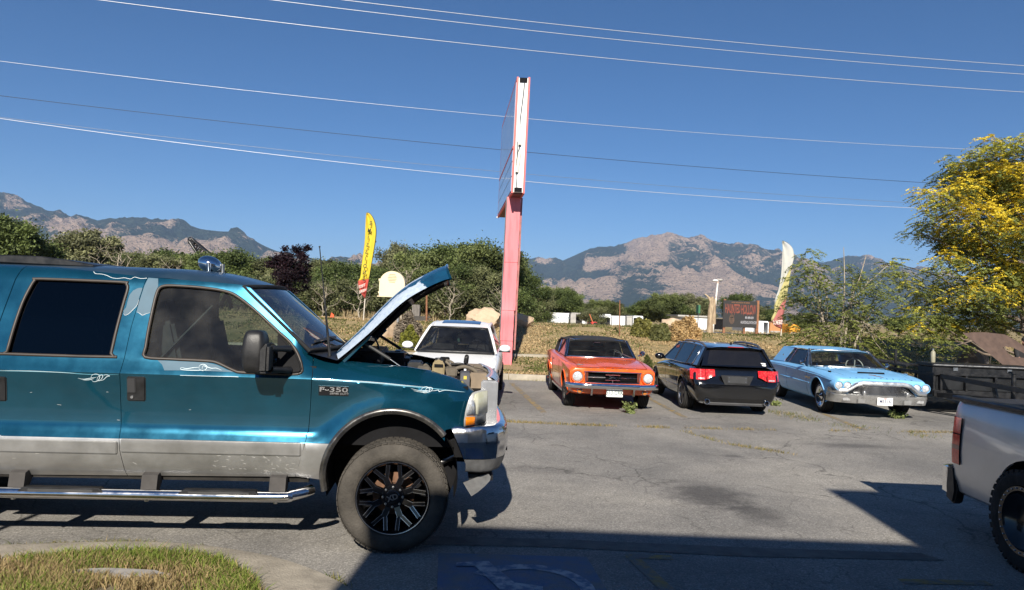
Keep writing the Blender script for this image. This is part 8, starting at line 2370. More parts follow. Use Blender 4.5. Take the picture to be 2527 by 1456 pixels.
def dead_trunk():
  Y = 40.0
  b = at(1752, 818, Y); gz = hz(b.x, Y)
  t = thing('dead_tree', 'bleached dead tree trunk with a snapped top beside the white pole', 'tree', (b.x, Y, gz))
  W_D = pmat('bleached_wood', (.46, .36, .24), .9, col2=(.20, .14, .09), vscale=5, stretch=(3, 3, .5), bump=.6, bscale=12)
  pts = [(b.x, Y, gz - .1)] + [tuple(at(px, py, Y)) for px, py in ((1752, 800), (1753, 780), (1755, 760), (1757, 742), (1758, 732))]
  m = MB(); m.tube(spline(pts, 3), [.22, .19, .18, .16, .17, .15, .17, .15, .16, .15, .15, .13, .14, .10, .09, .04], 12); m.build('trunk', W_D, t, 50, world=True)
  m = MB(); m.tube(spline([at(1755, 744, Y), at(1749, 734, Y), at(1744, 729, Y), at(1739, 726, Y)], 3), [.10, .09, .08, .06, .05, .045, .04, .04, .035, .02], 8); m.build('broken_limb', W_D, t, 50, world=True)
  m = MB(); m.tube([at(1762, 800, Y), at(1763, 760, Y), at(1764.5, 737, Y)], [.1, .09, .03], 8); m.build('split_limb', W_D, t, 50, world=True)
dead_trunk()
def white_pole():
  Y = 41.0
  b = at(1757, 818, Y); p = at(1772.5, 688, Y); gz = hz(b.x, Y)
  t = thing('lamp_pole', 'leaning peeling white pole with twin lamp heads', 'lamp', (b.x, Y, gz))
  m = MB(); m.tube([(b.x, Y, gz - .1), lerp(b, p, .3), lerp(b, p, .6), p], [.085, .075, .06, .045], 8); m.build('pole', pmat('peeling_pole', (.70, .68, .64), .6, col2=(.45, .22, .14), vscale=3, thr=(.52, .62), stretch=(1, 1, 2)), t, 60, world=True)
  for px, py, mt in ((1765.5, 692.5, WHITEP), (1777, 691, TG)):
    q = at(px, py, Y); m = MB(); m.ball(q, .17, .14, .07, 12, 8); m.build('lamp_head', mt, t, 60, world=True)
  q = at(1771.3, 690, Y); m = MB(); m.bar(at(1766, 693, Y), at(1777, 691.5, Y), .04, .04); m.build('cross_arm', TG, t, world=True)
white_pole()
def street_sign():
  Y = 48; a, b = at(1722, 815, Y), at(1723.5, 752, Y); gz = hz(a.x, Y)
  t = thing('street_sign', 'thin steel post with a green street name plate seen edge on', 'sign', (a.x, Y, gz))
  m = MB(); m.tube([(a.x, Y, gz), b], .03, 8); m.build('post', STEEL, t, world=True)
  m = MB(); m.box(b.x - .06, b.x + .06, Y - .3, Y + .3, b.z - .55, b.z - .02); m.build('name_plate', pmat('sign_green', (.03, .14, .06), .5), t, world=True)
street_sign()
# lattice crane boom behind the trees
def crane():
  Y = 72.0
  tip, low = at(470, 592, Y), at(560, 690, Y)
  d = (low - tip).normalized(); foot = low + d * ((low.z - hz(low.x, Y) - 1.6) / -d.z)
  t = thing('crane', 'black lattice boom crane rising behind the left trees', 'crane', (foot.x, Y, hz(foot.x, Y)))
  n_ = d.cross(Vector((0, 1, 0))).normalized()
  L = (foot - tip).length
  N = 14
  def w(s): return interp(s, [0, .12, .5, 1.0], [.18, .30, .62, .5])
  P = []
  for sx, sy in ((-1, -1), (1, -1), (1, 1), (-1, 1)):
    pts = [tip + d * (L * k / N) + n_ * w(k / N) * sx + Vector((0, w(k / N) * sy * .8, 0)) for k in range(N + 1)]
    P.append(pts); m = MB(); m.tube(pts, .10, 6); m.build('boom_chord', BLACKM, t, 60, world=True)
  m = MB()
  for f in range(4):
    A, B = P[f], P[(f + 1) % 4]
    for k in range(N): m.tube([A[k], B[k + 1]], .055, 5); m.tube([A[k], B[k]], .055, 5)
  o = m.build('boom_lacing', BLACKM, t, 0, world=True); o['kind'] = 'stuff'
  m = MB(); m.ball(tip, .28, .25, .28, 12, 8); m.box(tip.x - .15, tip.x + .4, Y - .2, Y + .2, tip.z - .4, tip.z + .05); m.build('boom_head', BLACKM, t, 40, world=True)
  m = MB(); m.box(foot.x - 1.5, foot.x + 3, Y - 1.4, Y + 1.4, hz(foot.x, Y) + .9, foot.z + 1.0); m.build('crane_house', pmat('crane_yellow', (.5, .35, .04), .5), t, world=True, bevel=.1)
  for s in (-1, 1): m = MB(); m.prism([(foot.x - 2, .1), (foot.x - 2.3, .5), (foot.x - 2, .9), (foot.x + 3, .9), (foot.x + 3.3, .5), (foot.x + 3, .1)], lambda u, v, q: (u, Y + s * 1.5 + q, hz(foot.x, Y) + v), -.35, .35); m.build('track', TYRE, t, world=True)
crane()

# overhead lines
def wires():
  def plan_y(px):  # line in plan: Y = 37 + 0.18 x
    k = (px - 1263.5) / F_
    return 37.0 / (1 - 0.18 * k)
  W1 = pmat('bright_cable', (.60, .61, .63), .4, .4, var=.05); W2 = pmat('dark_cable', (.02, .02, .022), .5, var=.1); W3 = pmat('grey_cable', (.20, .21, .23), .4, .4)
  data = [([(230, 0), (1290, 124), (2527, 228)], W1, 'lowest of the three bright top power cables', .021), ([(655, 0), (1500, 97), (2527, 184)], W1, 'middle one of the three bright top power cables', .021), ([(830, 0), (1500, 75), (2527, 163)], W1, 'highest of the three bright top power cables', .021),
      ([(0, 152), (1240, 288), (2380, 368)], W1, 'bright single cable crossing the middle of the pylon sign cabinet', .015), ([(0, 237), (1235, 370), (2330, 454)], W2, 'dark sagging cable crossing the lower pylon sign cabinet', .019),
      ([(0, 290), (1235, 424), (2290, 503)], W3, 'thin grey twisted cable just above the lowest bright cable', .014), ([(0, 293), (1235, 442), (2275, 514)], W1, 'lowest bright cable crossing the foot of the sign cabinet', .019)]
  ends = []
  for pts, mt, lab, r in data:
    P = [at(px, py, plan_y(px)) for px, py in pts]
    # quadratic z(x)
    A = np.array([[p.x ** 2, p.x, 1] for p in P]); co = np.linalg.solve(A, np.array([p.z for p in P]))
    xs = np.linspace(-42, 48, 60)
    m = MB(); m.tube([(x, 37 + .18 * x, co[0] * x * x + co[1] * x + co[2]) for x in xs], r * .62, 6)
    ends.append([co[0] * x * x + co[1] * x + co[2] for x in (xs[0], xs[-1])])
    o = m.build('power_cable', mt, None, 80); tag(o, lab, 'cable', 'overhead cables')
  for k, x in enumerate((-42, 48)):
    y = 37 + .18 * x; zt = max(e[k] for e in ends) + .6
    t = thing('utility_pole', ('wooden utility pole carrying the cables beyond the left trees', 'wooden utility pole carrying the cables beyond the yellow tree')[k], 'pole', (x, y, hz(x, y)))
    WD = pmat('pole_wood', (.13, .09, .06), .9, var=.2, vscale=6)
    m = MB(); m.tube([(x, y + .3, hz(x, y) - .2), (x, y + .3, zt)], [.2, .13], 12); m.build('pole', WD, t, 60, world=True)
    for e in ends:
      m = MB(); m.bar((x - .05, y, e[k] - .12), (x + .05, y + .35, e[k] - .12), .09, .1); m.build('bracket', WD, t, world=True)
      m = MB(); m.tube([(x, y, e[k] - .12), (x, y, e[k])], .05, 8); m.build('insulator', TG, t, world=True)
wires()
# vegetation
LEAF = pmat('leaf', (1, 1, 1), .6, var=.18, vscale=1.3, spec=.25, attr='tint', trans=.35)
GRASSM = pmat('grass_blade', (1, 1, 1), .75, var=.12, vscale=2, spec=.15, attr='tint', trans=.3)
BARK = pmat('bark', (.16, .125, .095), .95, var=.35, vscale=9, bump=.6, bscale=18, stretch=(1, 1, .3))
BARKP = pmat('pale_bark', (.34, .29, .22), .95, var=.3, vscale=9)
def leaf_mesh(name, C, size, tint, rng, up=0.35, aspect=1.7, mat=None, dirs=None):
  """one quad per centre, random orientation; C (n,3), size (n,), tint (n,3)"""
  n = len(C)
  nrm = rng.normal(size=(n, 3)); nrm[:, 2] = np.abs(nrm[:, 2]) + up
  nrm[:, 1] -= 0.35
  nrm /= np.linalg.norm(nrm, axis=1, keepdims=True)
  a = rng.normal(size=(n, 3)) if dirs is None else dirs
  t = a - nrm * np.sum(a * nrm, 1, keepdims=True); t /= np.linalg.norm(t, axis=1, keepdims=True) + 1e-9
  b = np.cross(nrm, t)
  L = (size * aspect / 2)[:, None]; Wd = (size / 2)[:, None]
  V = np.stack([C - t * L, C + b * Wd * .9 - t * L * .1, C + t * L, C - b * Wd * .9 - t * L * .1], 1).reshape(-1, 3)
  Fq = np.arange(n * 4).reshape(n, 4)
  me = np_mesh(name, V, Fq)
  col = me.attributes.new('tint', 'FLOAT_COLOR', 'POINT')
  cc = np.ones((n, 4, 4), np.float32); cc[:, :, :3] = tint[:, None, :]
  col.data.foreach_set('color', cc.ravel())
  me.materials.append(mat or LEAF)
  return me
def limb_mb(mb, p0, p1, r0, r1, rng, n=5, wob=.12):
  p0, p1 = Vector(p0), Vector(p1); L = (p1 - p0).length
  pts = [p0]
  for i in range(1, n): pts.append(lerp(p0, p1, i / n) + Vector(rng.normal(0, wob * L / n, 3)))
  pts.append(p1)
  mb.tube(pts, [lerp(r0, r1, i / n) for i in range(n + 1)], 6)
  return pts
def tree_variant(seed, h, w, col, dark, leafs=9000, ls=.16, trunk_r=.18, base=.22, sparse=0.0, bare=False, bark=None):
  """returns (trunk mesh, crown mesh) standing at the origin"""
  rng = np.random.default_rng(seed)
  mb = MB()
  top = Vector((rng.normal(0, .05) * w, rng.normal(0, .05) * w, h * .72))
  tr = limb_mb(mb, (0, 0, -.3), top, trunk_r, trunk_r * .3, rng, 6, .25)
  clumps = []
  nl = 9
  for i in range(nl):
    f = lerp(.25, .95, i / nl) + rng.uniform(-.04, .04)
    k = f * 6; p = lerp(tr[int(min(k, 5))], tr[int(min(k, 5)) + 1], k - int(min(k, 5)))
    a = i * 2.4 + rng.uniform(-.4, .4)
    reach = w / 2 * rng.uniform(.55, .95) * math.sin(math.pi * min(.95, max(.15, .18 + f * .72)))
    e = Vector((math.cos(a) * reach, math.sin(a) * reach, lerp(p.z, h, rng.uniform(.3, .7))))
    L = limb_mb(mb, p, e, trunk_r * .42, trunk_r * .1, rng, 5, .3)
    for q in range(5):
      s = L[rng.integers(2, 6)]; d = Vector(rng.normal(0, 1, 3)); d.z = abs(d.z) * .7 + .1; d.normalize()
      e2 = s + d * w * rng.uniform(.10, .26)
      limb_mb(mb, s, e2, trunk_r * .13, trunk_r * .04, rng, 3, .3)
      clumps.append((e2, w * rng.uniform(.07, .14)))
    clumps.append((e, w * rng.uniform(.08, .15)))
  for i in range(int(26)):
    u = rng.normal(size=3); u /= np.linalg.norm(u); r = rng.uniform(.55, 1.0)
    clumps.append((Vector((u[0] * w / 2 * r, u[1] * w / 2 * r, h * (base + 1) / 2 + u[2] * h * (1 - base) / 2 * r)), w * rng.uniform(.07, .15)))
  tm = mb.mesh('trunk')
  if bare: return tm, None
  C = []; T = []; S = []
  per = int(leafs / len(clumps))
  col = np.array(col); dark = np.array(dark)
  for c, r in clumps:
    if c.z < h * base * .6: continue
    n = int(per * rng.uniform(.6, 1.4) * (1 - sparse * rng.uniform(0, 1)))
    C.append(np.array(c) + rng.normal(0, r * .58, (n, 3)) * np.array([1, 1, .8]))
    t = lerp(dark * .7, col, rng.uniform(.0, 1.0) ** 1.1)  # darker clumps put crown shading into the leaf tint
    T.append(t[None, :] * rng.uniform(.7, 1.3, (n, 1)))
    S.append(ls * rng.uniform(.7, 1.35, n))
  C, T, S = np.concatenate(C), np.concatenate(T), np.concatenate(S)
  return tm, leaf_mesh('crown', C, S, T, rng)
def put_tree(name, label, cat, var, x, y, sc, rot, group=None, bark=None, z=None, szv=1.0):
  tm, cm = var
  t = thing(name, label, cat, (x, y, hz(x, y) if z is None else z), rot, group)
  t.scale = (sc, sc, sc * szv)
  if not tm.materials: tm.materials.append(bark or BARK); tm.polygons.foreach_set('use_smooth', [True] * len(tm.polygons))
  o = bpy.data.objects.new('trunk', tm); COL.objects.link(o); o.parent = t
  if cm is not None:
    o = bpy.data.objects.new('crown', cm); COL.objects.link(o); o.parent = t
  return t
GRN = [((.245, .285, .10), (.09, .115, .042)), ((.285, .30, .135), (.135, .15, .07)), ((.185, .235, .075), (.06, .09, .03)), ((.31, .315, .16), (.155, .16, .085))]
VARS = [tree_variant(31 + i, 8.0, w, *GRN[i % 4], leafs=n, ls=.155, sparse=s) for i, (w, n, s) in enumerate(((7.0, 42000, .1), (6.5, 36000, .4), (7.5, 46000, .0), (6.0, 30000, .5)))]
rt = random.Random(5)
def tree_px(px, ytop, Y, v, wpx=None, label=None, group=None, name='cottonwood_tree'):
  p = at(px, ytop, Y); g = hz(p.x, Y); h = p.z - g
  sc = h / 8.2
  put_tree(name, label or 'green cottonwood tree in the row beyond the road', 'tree', VARS[v], p.x, Y, sc * (1.0 if not wpx else wpx), rt.uniform(0, 6.28), group, szv=(1.0 if not wpx else 1 / wpx))
# left row
for px, yt, Y, v, w in ((-160, 560, 60, 2, 1.1), (-60, 545, 56, 0, 1.1), (12, 520, 46, 2, .95), (70, 598, 70, 1, 1.25), (135, 600, 74, 0, 1.2), (215, 563, 60, 3, 1.15), (270, 610, 72, 1, 1.2), (335, 622, 70, 0, 1.3), (390, 628, 66, 1, 1.3), (440, 612, 76, 2, 1.2), (505, 628, 70, 0, 1.25), (560, 612, 66, 2, 1.15), (620, 628, 70, 0, 1.25), (672, 640, 66, 1, 1.2), (745, 652, 72, 3, 1.2), (800, 640, 70, 1, 1.2), (850, 644, 64, 2, 1.2), (905, 652, 66, 0, 1.2), (945, 655, 62, 2, 1.1)):
  tree_px(px, yt, Y, v, w, {12: 'dense dark cottonwood overhanging the rear of the teal truck', 215: 'open crowned olive tree standing proud of the left tree row', 440: 'cottonwood with the crane boom rising beside it', 560: 'rounded bright green cottonwood behind the roof spot lamp'}.get(px), None if px in (12, 215, 440, 560) else 'cottonwoods beyond the road')
# centre clump
for px, yt, Y, v, w in ((1030, 622, 58, 0, 1.0), (1085, 606, 62, 2, 1.0), (1145, 588, 60, 2, 1.0), (1195, 606, 58, 0, 1.05), (1235, 622, 62, 2, 1.0), (1285, 668, 60, 2, 1.0), (1110, 650, 54, 2, 1.1), (1180, 660, 54, 1, 1.1), (1045, 660, 54, 0, 1.1)):
  tree_px(px, yt, Y, v, w, 'tall dark cottonwood in the dense clump behind the pink pole', 'cottonwood clump behind the pylon')
tree_px(985, 598, 66, 3, .8, 'slender pale poplar rising beside the cottonwood clump')
# right of the pole, behind the trailers
for px, yt, Y, v, w in ((1335, 712, 70, 1, 1.1), (1368, 706, 74, 0, 1.0), (1400, 712, 72, 2, 1.0), (1435, 748, 84, 1, 1.2), (1475, 738, 76, 0, 1.2), (1515, 745, 78, 1, 1.3), (1560, 757, 90, 2, 1.4), (1600, 735, 74, 2, 1.2), (1635, 722, 72, 0, 1.1), (1665, 740, 74, 2, 1.2), (1700, 722, 84, 3, 1.0), (1735, 735, 92, 1, 1.2), (1822, 720, 62, 2, .95), (1850, 742, 80, 1, 1.2), (1900, 760, 90, 2, 1.3), (1985, 770, 95, 0, 1.5), (2100, 775, 95, 1, 1.6), (2220, 780, 95, 2, 1.6), (2340, 780, 100, 0, 1.6), (2460, 785, 100, 1, 1.6)):
  tree_px(px, yt, Y, v, w, 'small green tree in the line behind the storage trailers', 'trees behind the trailers')
# brush in front of the left and centre rows
BUSH = [tree_variant(70 + i, 2.6, 4.2, *GRN[(i + 1) % 4], leafs=9000, ls=.105, trunk_r=.05, base=.02, sparse=.3) for i in range(3)]
for i, px in enumerate(range(560, 1290, 44)):
  Y = 53.5 + (i % 3) * 1.2; p = at(px + (i * 37 % 19), 760, Y)
  put_tree('roadside_shrub', 'leafy roadside shrub under the cottonwoods', 'shrub', BUSH[i % 3], p.x, Y, .8 + .3 * ((i * 7) % 5) / 5, i * 1.3, 'shrubs under the cottonwoods')
for i, (px, s) in enumerate(((1325, .62), (1340, .40), (1455, .42), (1466, .5))):
  p = at(px, 790, 59.5); put_tree('trailer_brush', 'scrubby brush growing against the storage trailers', 'shrub', BUSH[i % 3], p.x, 59.5, s, i * 2.0, 'brush by the trailers')
# purple leaved tree, bare shrub
PUR = tree_variant(91, 6.0, 3.6, (.035, .016, .022), (.014, .007, .010), leafs=13000, ls=.115, trunk_r=.08, base=.12, sparse=.25)
p = at(722, 596, 45); h = p.z - hz(p.x, 45); put_tree('purple_leaf_tree', 'slender purple leaved tree in front of the green row', 'tree', PUR, p.x, 45, h / 6.2, .4)
BARE = tree_variant(97, 5.0, 4.4, (1, 1, 1), (1, 1, 1), trunk_r=.09, bare=True)
for px, yt, Y, lab in ((800, 690, 46, 'bare grey shrub beside the purple leaved tree'), (1000, 640, 52, 'pale bare branches in front of the cottonwood clump'), (290, 600, 52, 'bare pale branches among the left row of trees'), (430, 635, 56, 'bare pale shrub beside the tree with the crane boom'), (1115, 690, 50, 'leafless pale sapling standing before the cottonwood clump'), (1240, 700, 51, 'bare twiggy shrub close behind the pink pole'), (890, 680, 51, 'bare twiggy shrub behind the yellow feather flag')):
  p = at(px, yt, Y); put_tree('bare_shrub', lab, 'shrub', BARE, p.x, Y, (p.z - hz(p.x, Y)) / 4.4, px * .1, bark=BARKP)
# bushes on the bank
def bush(label, px0, px1, py0, py1, Y, col, dark, n, ls, seed, flat=1.0):
  rng = np.random.default_rng(seed)
  a, b = at(px0, py1, Y), at(px1, py0, Y); cx = (a.x + b.x) / 2; g = hz(cx, Y); rx = (b.x - a.x) / 2; h = b.z - g
  t = thing('bush', label, 'bush', (cx, Y, g))
  u = rng.normal(size=(n, 3)); u /= np.linalg.norm(u, axis=1, keepdims=True); u[:, 2] = np.abs(u[:, 2]) * 1.0 - .15
  lump = 1 + .16 * np.sin(u[:, 0] * 5 + seed) * np.sin(u[:, 2] * 6) + .10 * np.sin(u[:, 1] * 9 + u[:, 0] * 7)
  r = rng.uniform(.55, 1.0, n) ** .5 * lump
  C = np.stack([u[:, 0] * rx * r, u[:, 1] * rx * r, np.maximum(.02, u[:, 2] * h * r * .95 + .08)], 1)
  tt = rng.uniform(0, 1, (n, 1)); clus = (.5 + .5 * np.sin(u[:, :1] * 11 + seed) * np.sin(u[:, 2:] * 13))
  T = (np.array(dark) * (1 - clus) + np.array(col) * clus) * (.7 + .6 * tt)
  me = leaf_mesh('foliage', C, ls * rng.uniform(.7, 1.3, n), T, rng)
  o = bpy.data.objects.new('foliage', me); COL.objects.link(o); o.parent = t
  mb = MB()
  for k in range(7):
    q = rng.normal(0, .5, 2); limb_mb(mb, (0, 0, -.05), (q[0] * rx * .7, q[1] * rx * .7, h * rng.uniform(.5, .85)), .03, .008, rng, 4, .2)
  mb.build('stems', BARK, t, 60)
bush('round yellow green bush on the bank behind the convertible', 1559, 1613, 783, 829, 30.2, (.30, .28, .08), (.12, .12, .035), 5200, .085, 1)
bush('small dark green bush between round bush and straw bush', 1603, 1655, 796, 834, 29.6, (.24, .24, .09), (.10, .11, .04), 4200, .08, 2)
bush('dried straw coloured bush on the bank above the estate car', 1650, 1728, 781, 834, 29.8, (.68, .49, .24), (.42, .28, .13), 6500, .10, 3)
bush('bright green clipped bush beside the white saloon', 984, 1034, 806, 862, 26.0, (.30, .30, .05), (.13, .14, .03), 5000, .07, 4)
bush('dry grey bush behind the bright green bush', 972, 1045, 770, 838, 27.4, (.34, .28, .21), (.19, .16, .12), 5000, .06, 5)
bush('low green plant at the foot of the bank beside the convertible', 1586, 1612, 878, 905, 21.8, (.16, .17, .05), (.06, .075, .025), 1500, .07, 6)

# ---- honey locust: fronds of leaflets
def frond_crown(name, clumps, rng, nf, flen, lsz, nleaf=8):
  """clumps: (centre, radius, colour A, colour B, yellow share)"""
  C = []; T = []; D = []
  for c, r, ca, cb, ys in clumps:
    n = max(6, int(nf * r * r / .36))
    u = rng.normal(size=(n, 3)); u /= np.linalg.norm(u, axis=1, keepdims=True)
    base = np.array(c) + u * r * rng.uniform(.1, 1.0, (n, 1)) ** .6 * np.array([1, 1, .75])
    d = u * np.array([1, 1, .2]) + rng.normal(0, .5, (n, 3)); d[:, 2] = d[:, 2] * .4
    d /= np.linalg.norm(d, axis=1, keepdims=True)
    isy = rng.uniform(0, 1, (n, 1)) < np.clip(ys + .5 * u[:, 2:3], 0, 1)
    col = np.where(isy, np.array(ca), np.array(cb)) * rng.uniform(.7, 1.3, (n, 1))
    side = np.cross(d, np.array([0, 0, 1.0])); side /= np.linalg.norm(side, axis=1, keepdims=True) + 1e-9
    for k in range(nleaf):
      f = (k // 2 + .6) / (nleaf / 2); sg = 1 if k % 2 else -1
      q = base + d * flen * f + np.array([0, 0, -1.0]) * flen * .45 * f * f + side * sg * lsz * .75
      C.append(q); T.append(col); D.append(side * sg + d * .5)
  C, T, D = np.concatenate(C), np.concatenate(T), np.concatenate(D)
  me = leaf_mesh(name, C, lsz * rng.uniform(.75, 1.25, len(C)), T, rng, up=.8, aspect=2.0, dirs=D)
  return me
YL, YG, GD, GM = (.78, .60, .05), (.50, .47, .07), (.10, .125, .035), (.27, .30, .075)
def locust():
  rng = np.random.default_rng(77)
  bx, by = 15.6, 22.6; g = hz(bx, by)
  t = thing('honey_locust', 'large honey locust tree with yellow new leaves beside the trailer', 'tree', (bx, by, g))
  px = [(2450, 352, .35), (2490, 372, .6), (2432, 382, .5), (2528, 362, .6), (2410, 415, .6), (2470, 425, .7), (2525, 430, .7), (2372, 462, .6), (2425, 478, .8), (2490, 490, .8), (2530, 500, .8), (2283, 478, .3), (2312, 500, .5), (2350, 515, .7), (2405, 540, .8), (2470, 555, .8), (2525, 560, .8), (2292, 545, .45), (2262, 572, .35), (2330, 580, .6), (2385, 605, .7), (2445, 615, .8), (2510, 625, .8),
      (2340, 640, .5), (2400, 665, .7), (2465, 680, .8), (2522, 690, .8), (2312, 668, .3), (2358, 700, .6), (2420, 725, .7), (2485, 740, .8), (2530, 750, .8), (2235, 690, .4), (2262, 715, .45), (2300, 735, .6), (2352, 760, .7), (2410, 785, .7), (2470, 800, .6), (2290, 785, .55), (2335, 812, .5), (2385, 822, .45), (2245, 775, .4), (2262, 815, .4), (2312, 840, .3), (2360, 852, .22), (2300, 862, .2), (2205, 650, .25), (2218, 668, .3)]
  cl = []
  for x, y, r in px:
    Y = 21.6 + rng.uniform(0, 2.4)
    p = at(x, y, Y)
    hi = sm(800, 480, y)
    ys = lerp(.10, .62, hi) + (.15 if rng.random() < .35 else 0)
    cl.append(((p.x, p.y, p.z), r, YL if rng.random() < .55 else YG, lerp(Vector(GD), Vector(GM), rng.uniform(.1, .9)), ys))
  for k in range(46):
    a = rng.uniform(0, 6.28); zz = rng.uniform(3.3, 7.4); rad = 3.8 * math.sin(math.pi * (zz - 1.2) / 7.2) ** .7 * rng.uniform(.3, 1)
    q = (bx + .9 + rad * math.cos(a), by + .8 + rad * math.sin(a) * .8, zz)
    if q[0] < 12.5: continue
    cl.append((q, rng.uniform(.5, .85), YL, lerp(Vector(GD), Vector(GM), rng.uniform(0, .6)), .3 * rng.random()))
  me = frond_crown('crown', cl, rng, 100, .38, .042, 16)
  o = bpy.data.objects.new('crown', me); COL.objects.link(o); o.parent = t; o.location = (-bx, -by, -g)
  mb = MB()
  tr = limb_mb(mb, (bx, by, g - .2), (bx + .2, by + .2, 5.6), .17, .06, rng, 6, .1)
  for c, r, *_ in cl[::2]:
    s = tr[int(np.clip((c[2] - g) / 6.5 * 6, 1, 5))]
    limb_mb(mb, s, c, .05, .012, rng, 5, .18)
  mb.build('trunk', BARK, t, 60, world=True)
locust()
def sapling(label, bx, by, cls, stems, seed, dens=34):
  rng = np.random.default_rng(seed); g = hz(bx, by)
  t = thing('locust_sapling', label, 'tree', (bx, by, g))
  cl = []
  for x, y, r in cls:
    p = at(x, y, by + rng.uniform(-.7, .7)); cl.append(((p.x, p.y, p.z), r, lerp(Vector(GD), Vector(GM), .75), lerp(Vector(GD), Vector(GM), rng.uniform(0, .6)), .4))
  me = frond_crown('crown', cl, rng, int(dens * 1.9), .34, .038, 16)
  o = bpy.data.objects.new('crown', me); COL.objects.link(o); o.parent = t; o.location = (-bx, -by, -g)
  mb = MB()
  for s in stems:
    P = [at(x, y, by) for x, y in s]; P[0] = Vector((P[0].x, by, hz(P[0].x, by) - .1)); n = len(P)
    mb.tube(spline(P, 4), [lerp(.045, .008, i / (4 * (n - 1))) for i in range(4 * (n - 1) + 1)], 6)
  for c, r, *_ in cl:
    s = stems[int(rng.integers(0, len(stems)))]; q = at(*s[len(s) // 2], by); limb_mb(mb, q, c, .018, .006, rng, 4, .15)
  mb.build('trunk', BARKP, t, 60, world=True)
p = at(2030, 900, 22.2)
sapling('feathery green locust sapling behind the blue coupe roof', p.x, 22.2, [(2003, 630, .35), (1990, 660, .4), (2020, 665, .4), (1965, 690, .3), (2000, 700, .45), (2040, 690, .35), (1955, 735, .3), (1985, 745, .45), (2025, 740, .5), (1975, 785, .45), (2010, 790, .5), (2045, 785, .45), (1985, 825, .45), (2020, 835, .5), (1955, 850, .35), (1995, 862, .45), (2040, 865, .45), (1935, 720, .25), (1930, 760, .2)],
    [[(2050, 900), (2045, 850), (2030, 780), (2015, 700), (2005, 640)], [(2060, 900), (2052, 850), (2040, 800), (2020, 760)]], 5)
p = at(2110, 900, 21.6)
sapling('taller locust sapling with bare reddish stems behind the windscreen', p.x, 21.6, [(2085, 660, .3), (2105, 690, .4), (2145, 680, .35), (2175, 690, .35), (2080, 715, .4), (2125, 715, .45), (2165, 720, .4), (2070, 760, .45), (2110, 765, .5), (2150, 765, .4), (2080, 810, .5), (2125, 815, .5), (2165, 820, .4), (2100, 855, .5), (2145, 862, .5), (2185, 850, .4), (2070, 870, .4), (2190, 790, .3), (2200, 740, .3), (2215, 830, .35), (2195, 885, .35), (2150, 890, .35), (2190, 655, .22)],
    [[(2072, 905), (2075, 850), (2080, 780), (2084, 700), (2082, 610)], [(2078, 905), (2085, 840), (2100, 740), (2120, 690), (2138, 628)], [(2100, 905), (2110, 850), (2135, 800), (2165, 745)]], 9)

# ---- grasses
def blades(name, label, P, h, w, col, rng, lean=.35, stuff_parent=None):
  n = len(P)
  a = rng.uniform(0, 2 * np.pi, n); d = np.stack([np.cos(a), np.sin(a), np.zeros(n)], 1)
  ln = rng.normal(0, lean, (n, 1)) * d[:, [1, 0, 2]] * np.array([1, -1, 0]) + rng.normal(0, lean * .6, (n, 3)) * np.array([1, 1, 0])
  H = h[:, None]; Wd = w[:, None]
  mid = P + np.array([0, 0, 1.0]) * H * .55 + ln * H * .35
  tip = P + np.array([0, 0, 1.0]) * H * .95 + ln * H * 1.1
  V = np.stack([P - d * Wd, P + d * Wd, mid + d * Wd * .7, tip, mid - d * Wd * .7], 1).reshape(-1, 3)
  i = np.arange(n)[:, None] * 5
  F1 = np.concatenate([i, i + 1, i + 2, i + 4], 1); F2 = np.concatenate([i + 4, i + 2, i + 3, i + 3], 1)
  me = bpy.data.meshes.new(name)
  loops = np.concatenate([np.concatenate([i, i + 1, i + 2, i + 4], 1), np.concatenate([i + 4, i + 2, i + 3], 1)], 1).ravel()
  st = (np.arange(n)[:, None] * 7 + np.array([[0, 4]])).ravel()
  me.vertices.add(len(V)); me.vertices.foreach_set('co', V.astype(np.float32).ravel())
  me.loops.add(len(loops)); me.loops.foreach_set('vertex_index', loops.astype(np.int32))
  me.polygons.add(len(st)); me.polygons.foreach_set('loop_start', st.astype(np.int32)); me.update(calc_edges=True)
  ca = me.attributes.new('tint', 'FLOAT_COLOR', 'POINT'); cc = np.ones((n, 5, 4), np.float32); cc[:, :, :3] = col[:, None, :]; ca.data.foreach_set('color', cc.ravel())
  me.materials.append(GRASSM)
  o = bpy.data.objects.new(name, me); COL.objects.link(o)
  tag(o, label, 'grass', kind='stuff'); return o
def in_poly(x, y, poly):
  c = np.zeros(len(x), bool); n = len(poly); j = n - 1
  for i in range(n):
    xi, yi = poly[i]; xj, yj = poly[j]
    c ^= ((yi > y) != (yj > y)) & (x < (xj - xi) * (y - yi) / (yj - yi + 1e-12) + xi); j = i
  return c
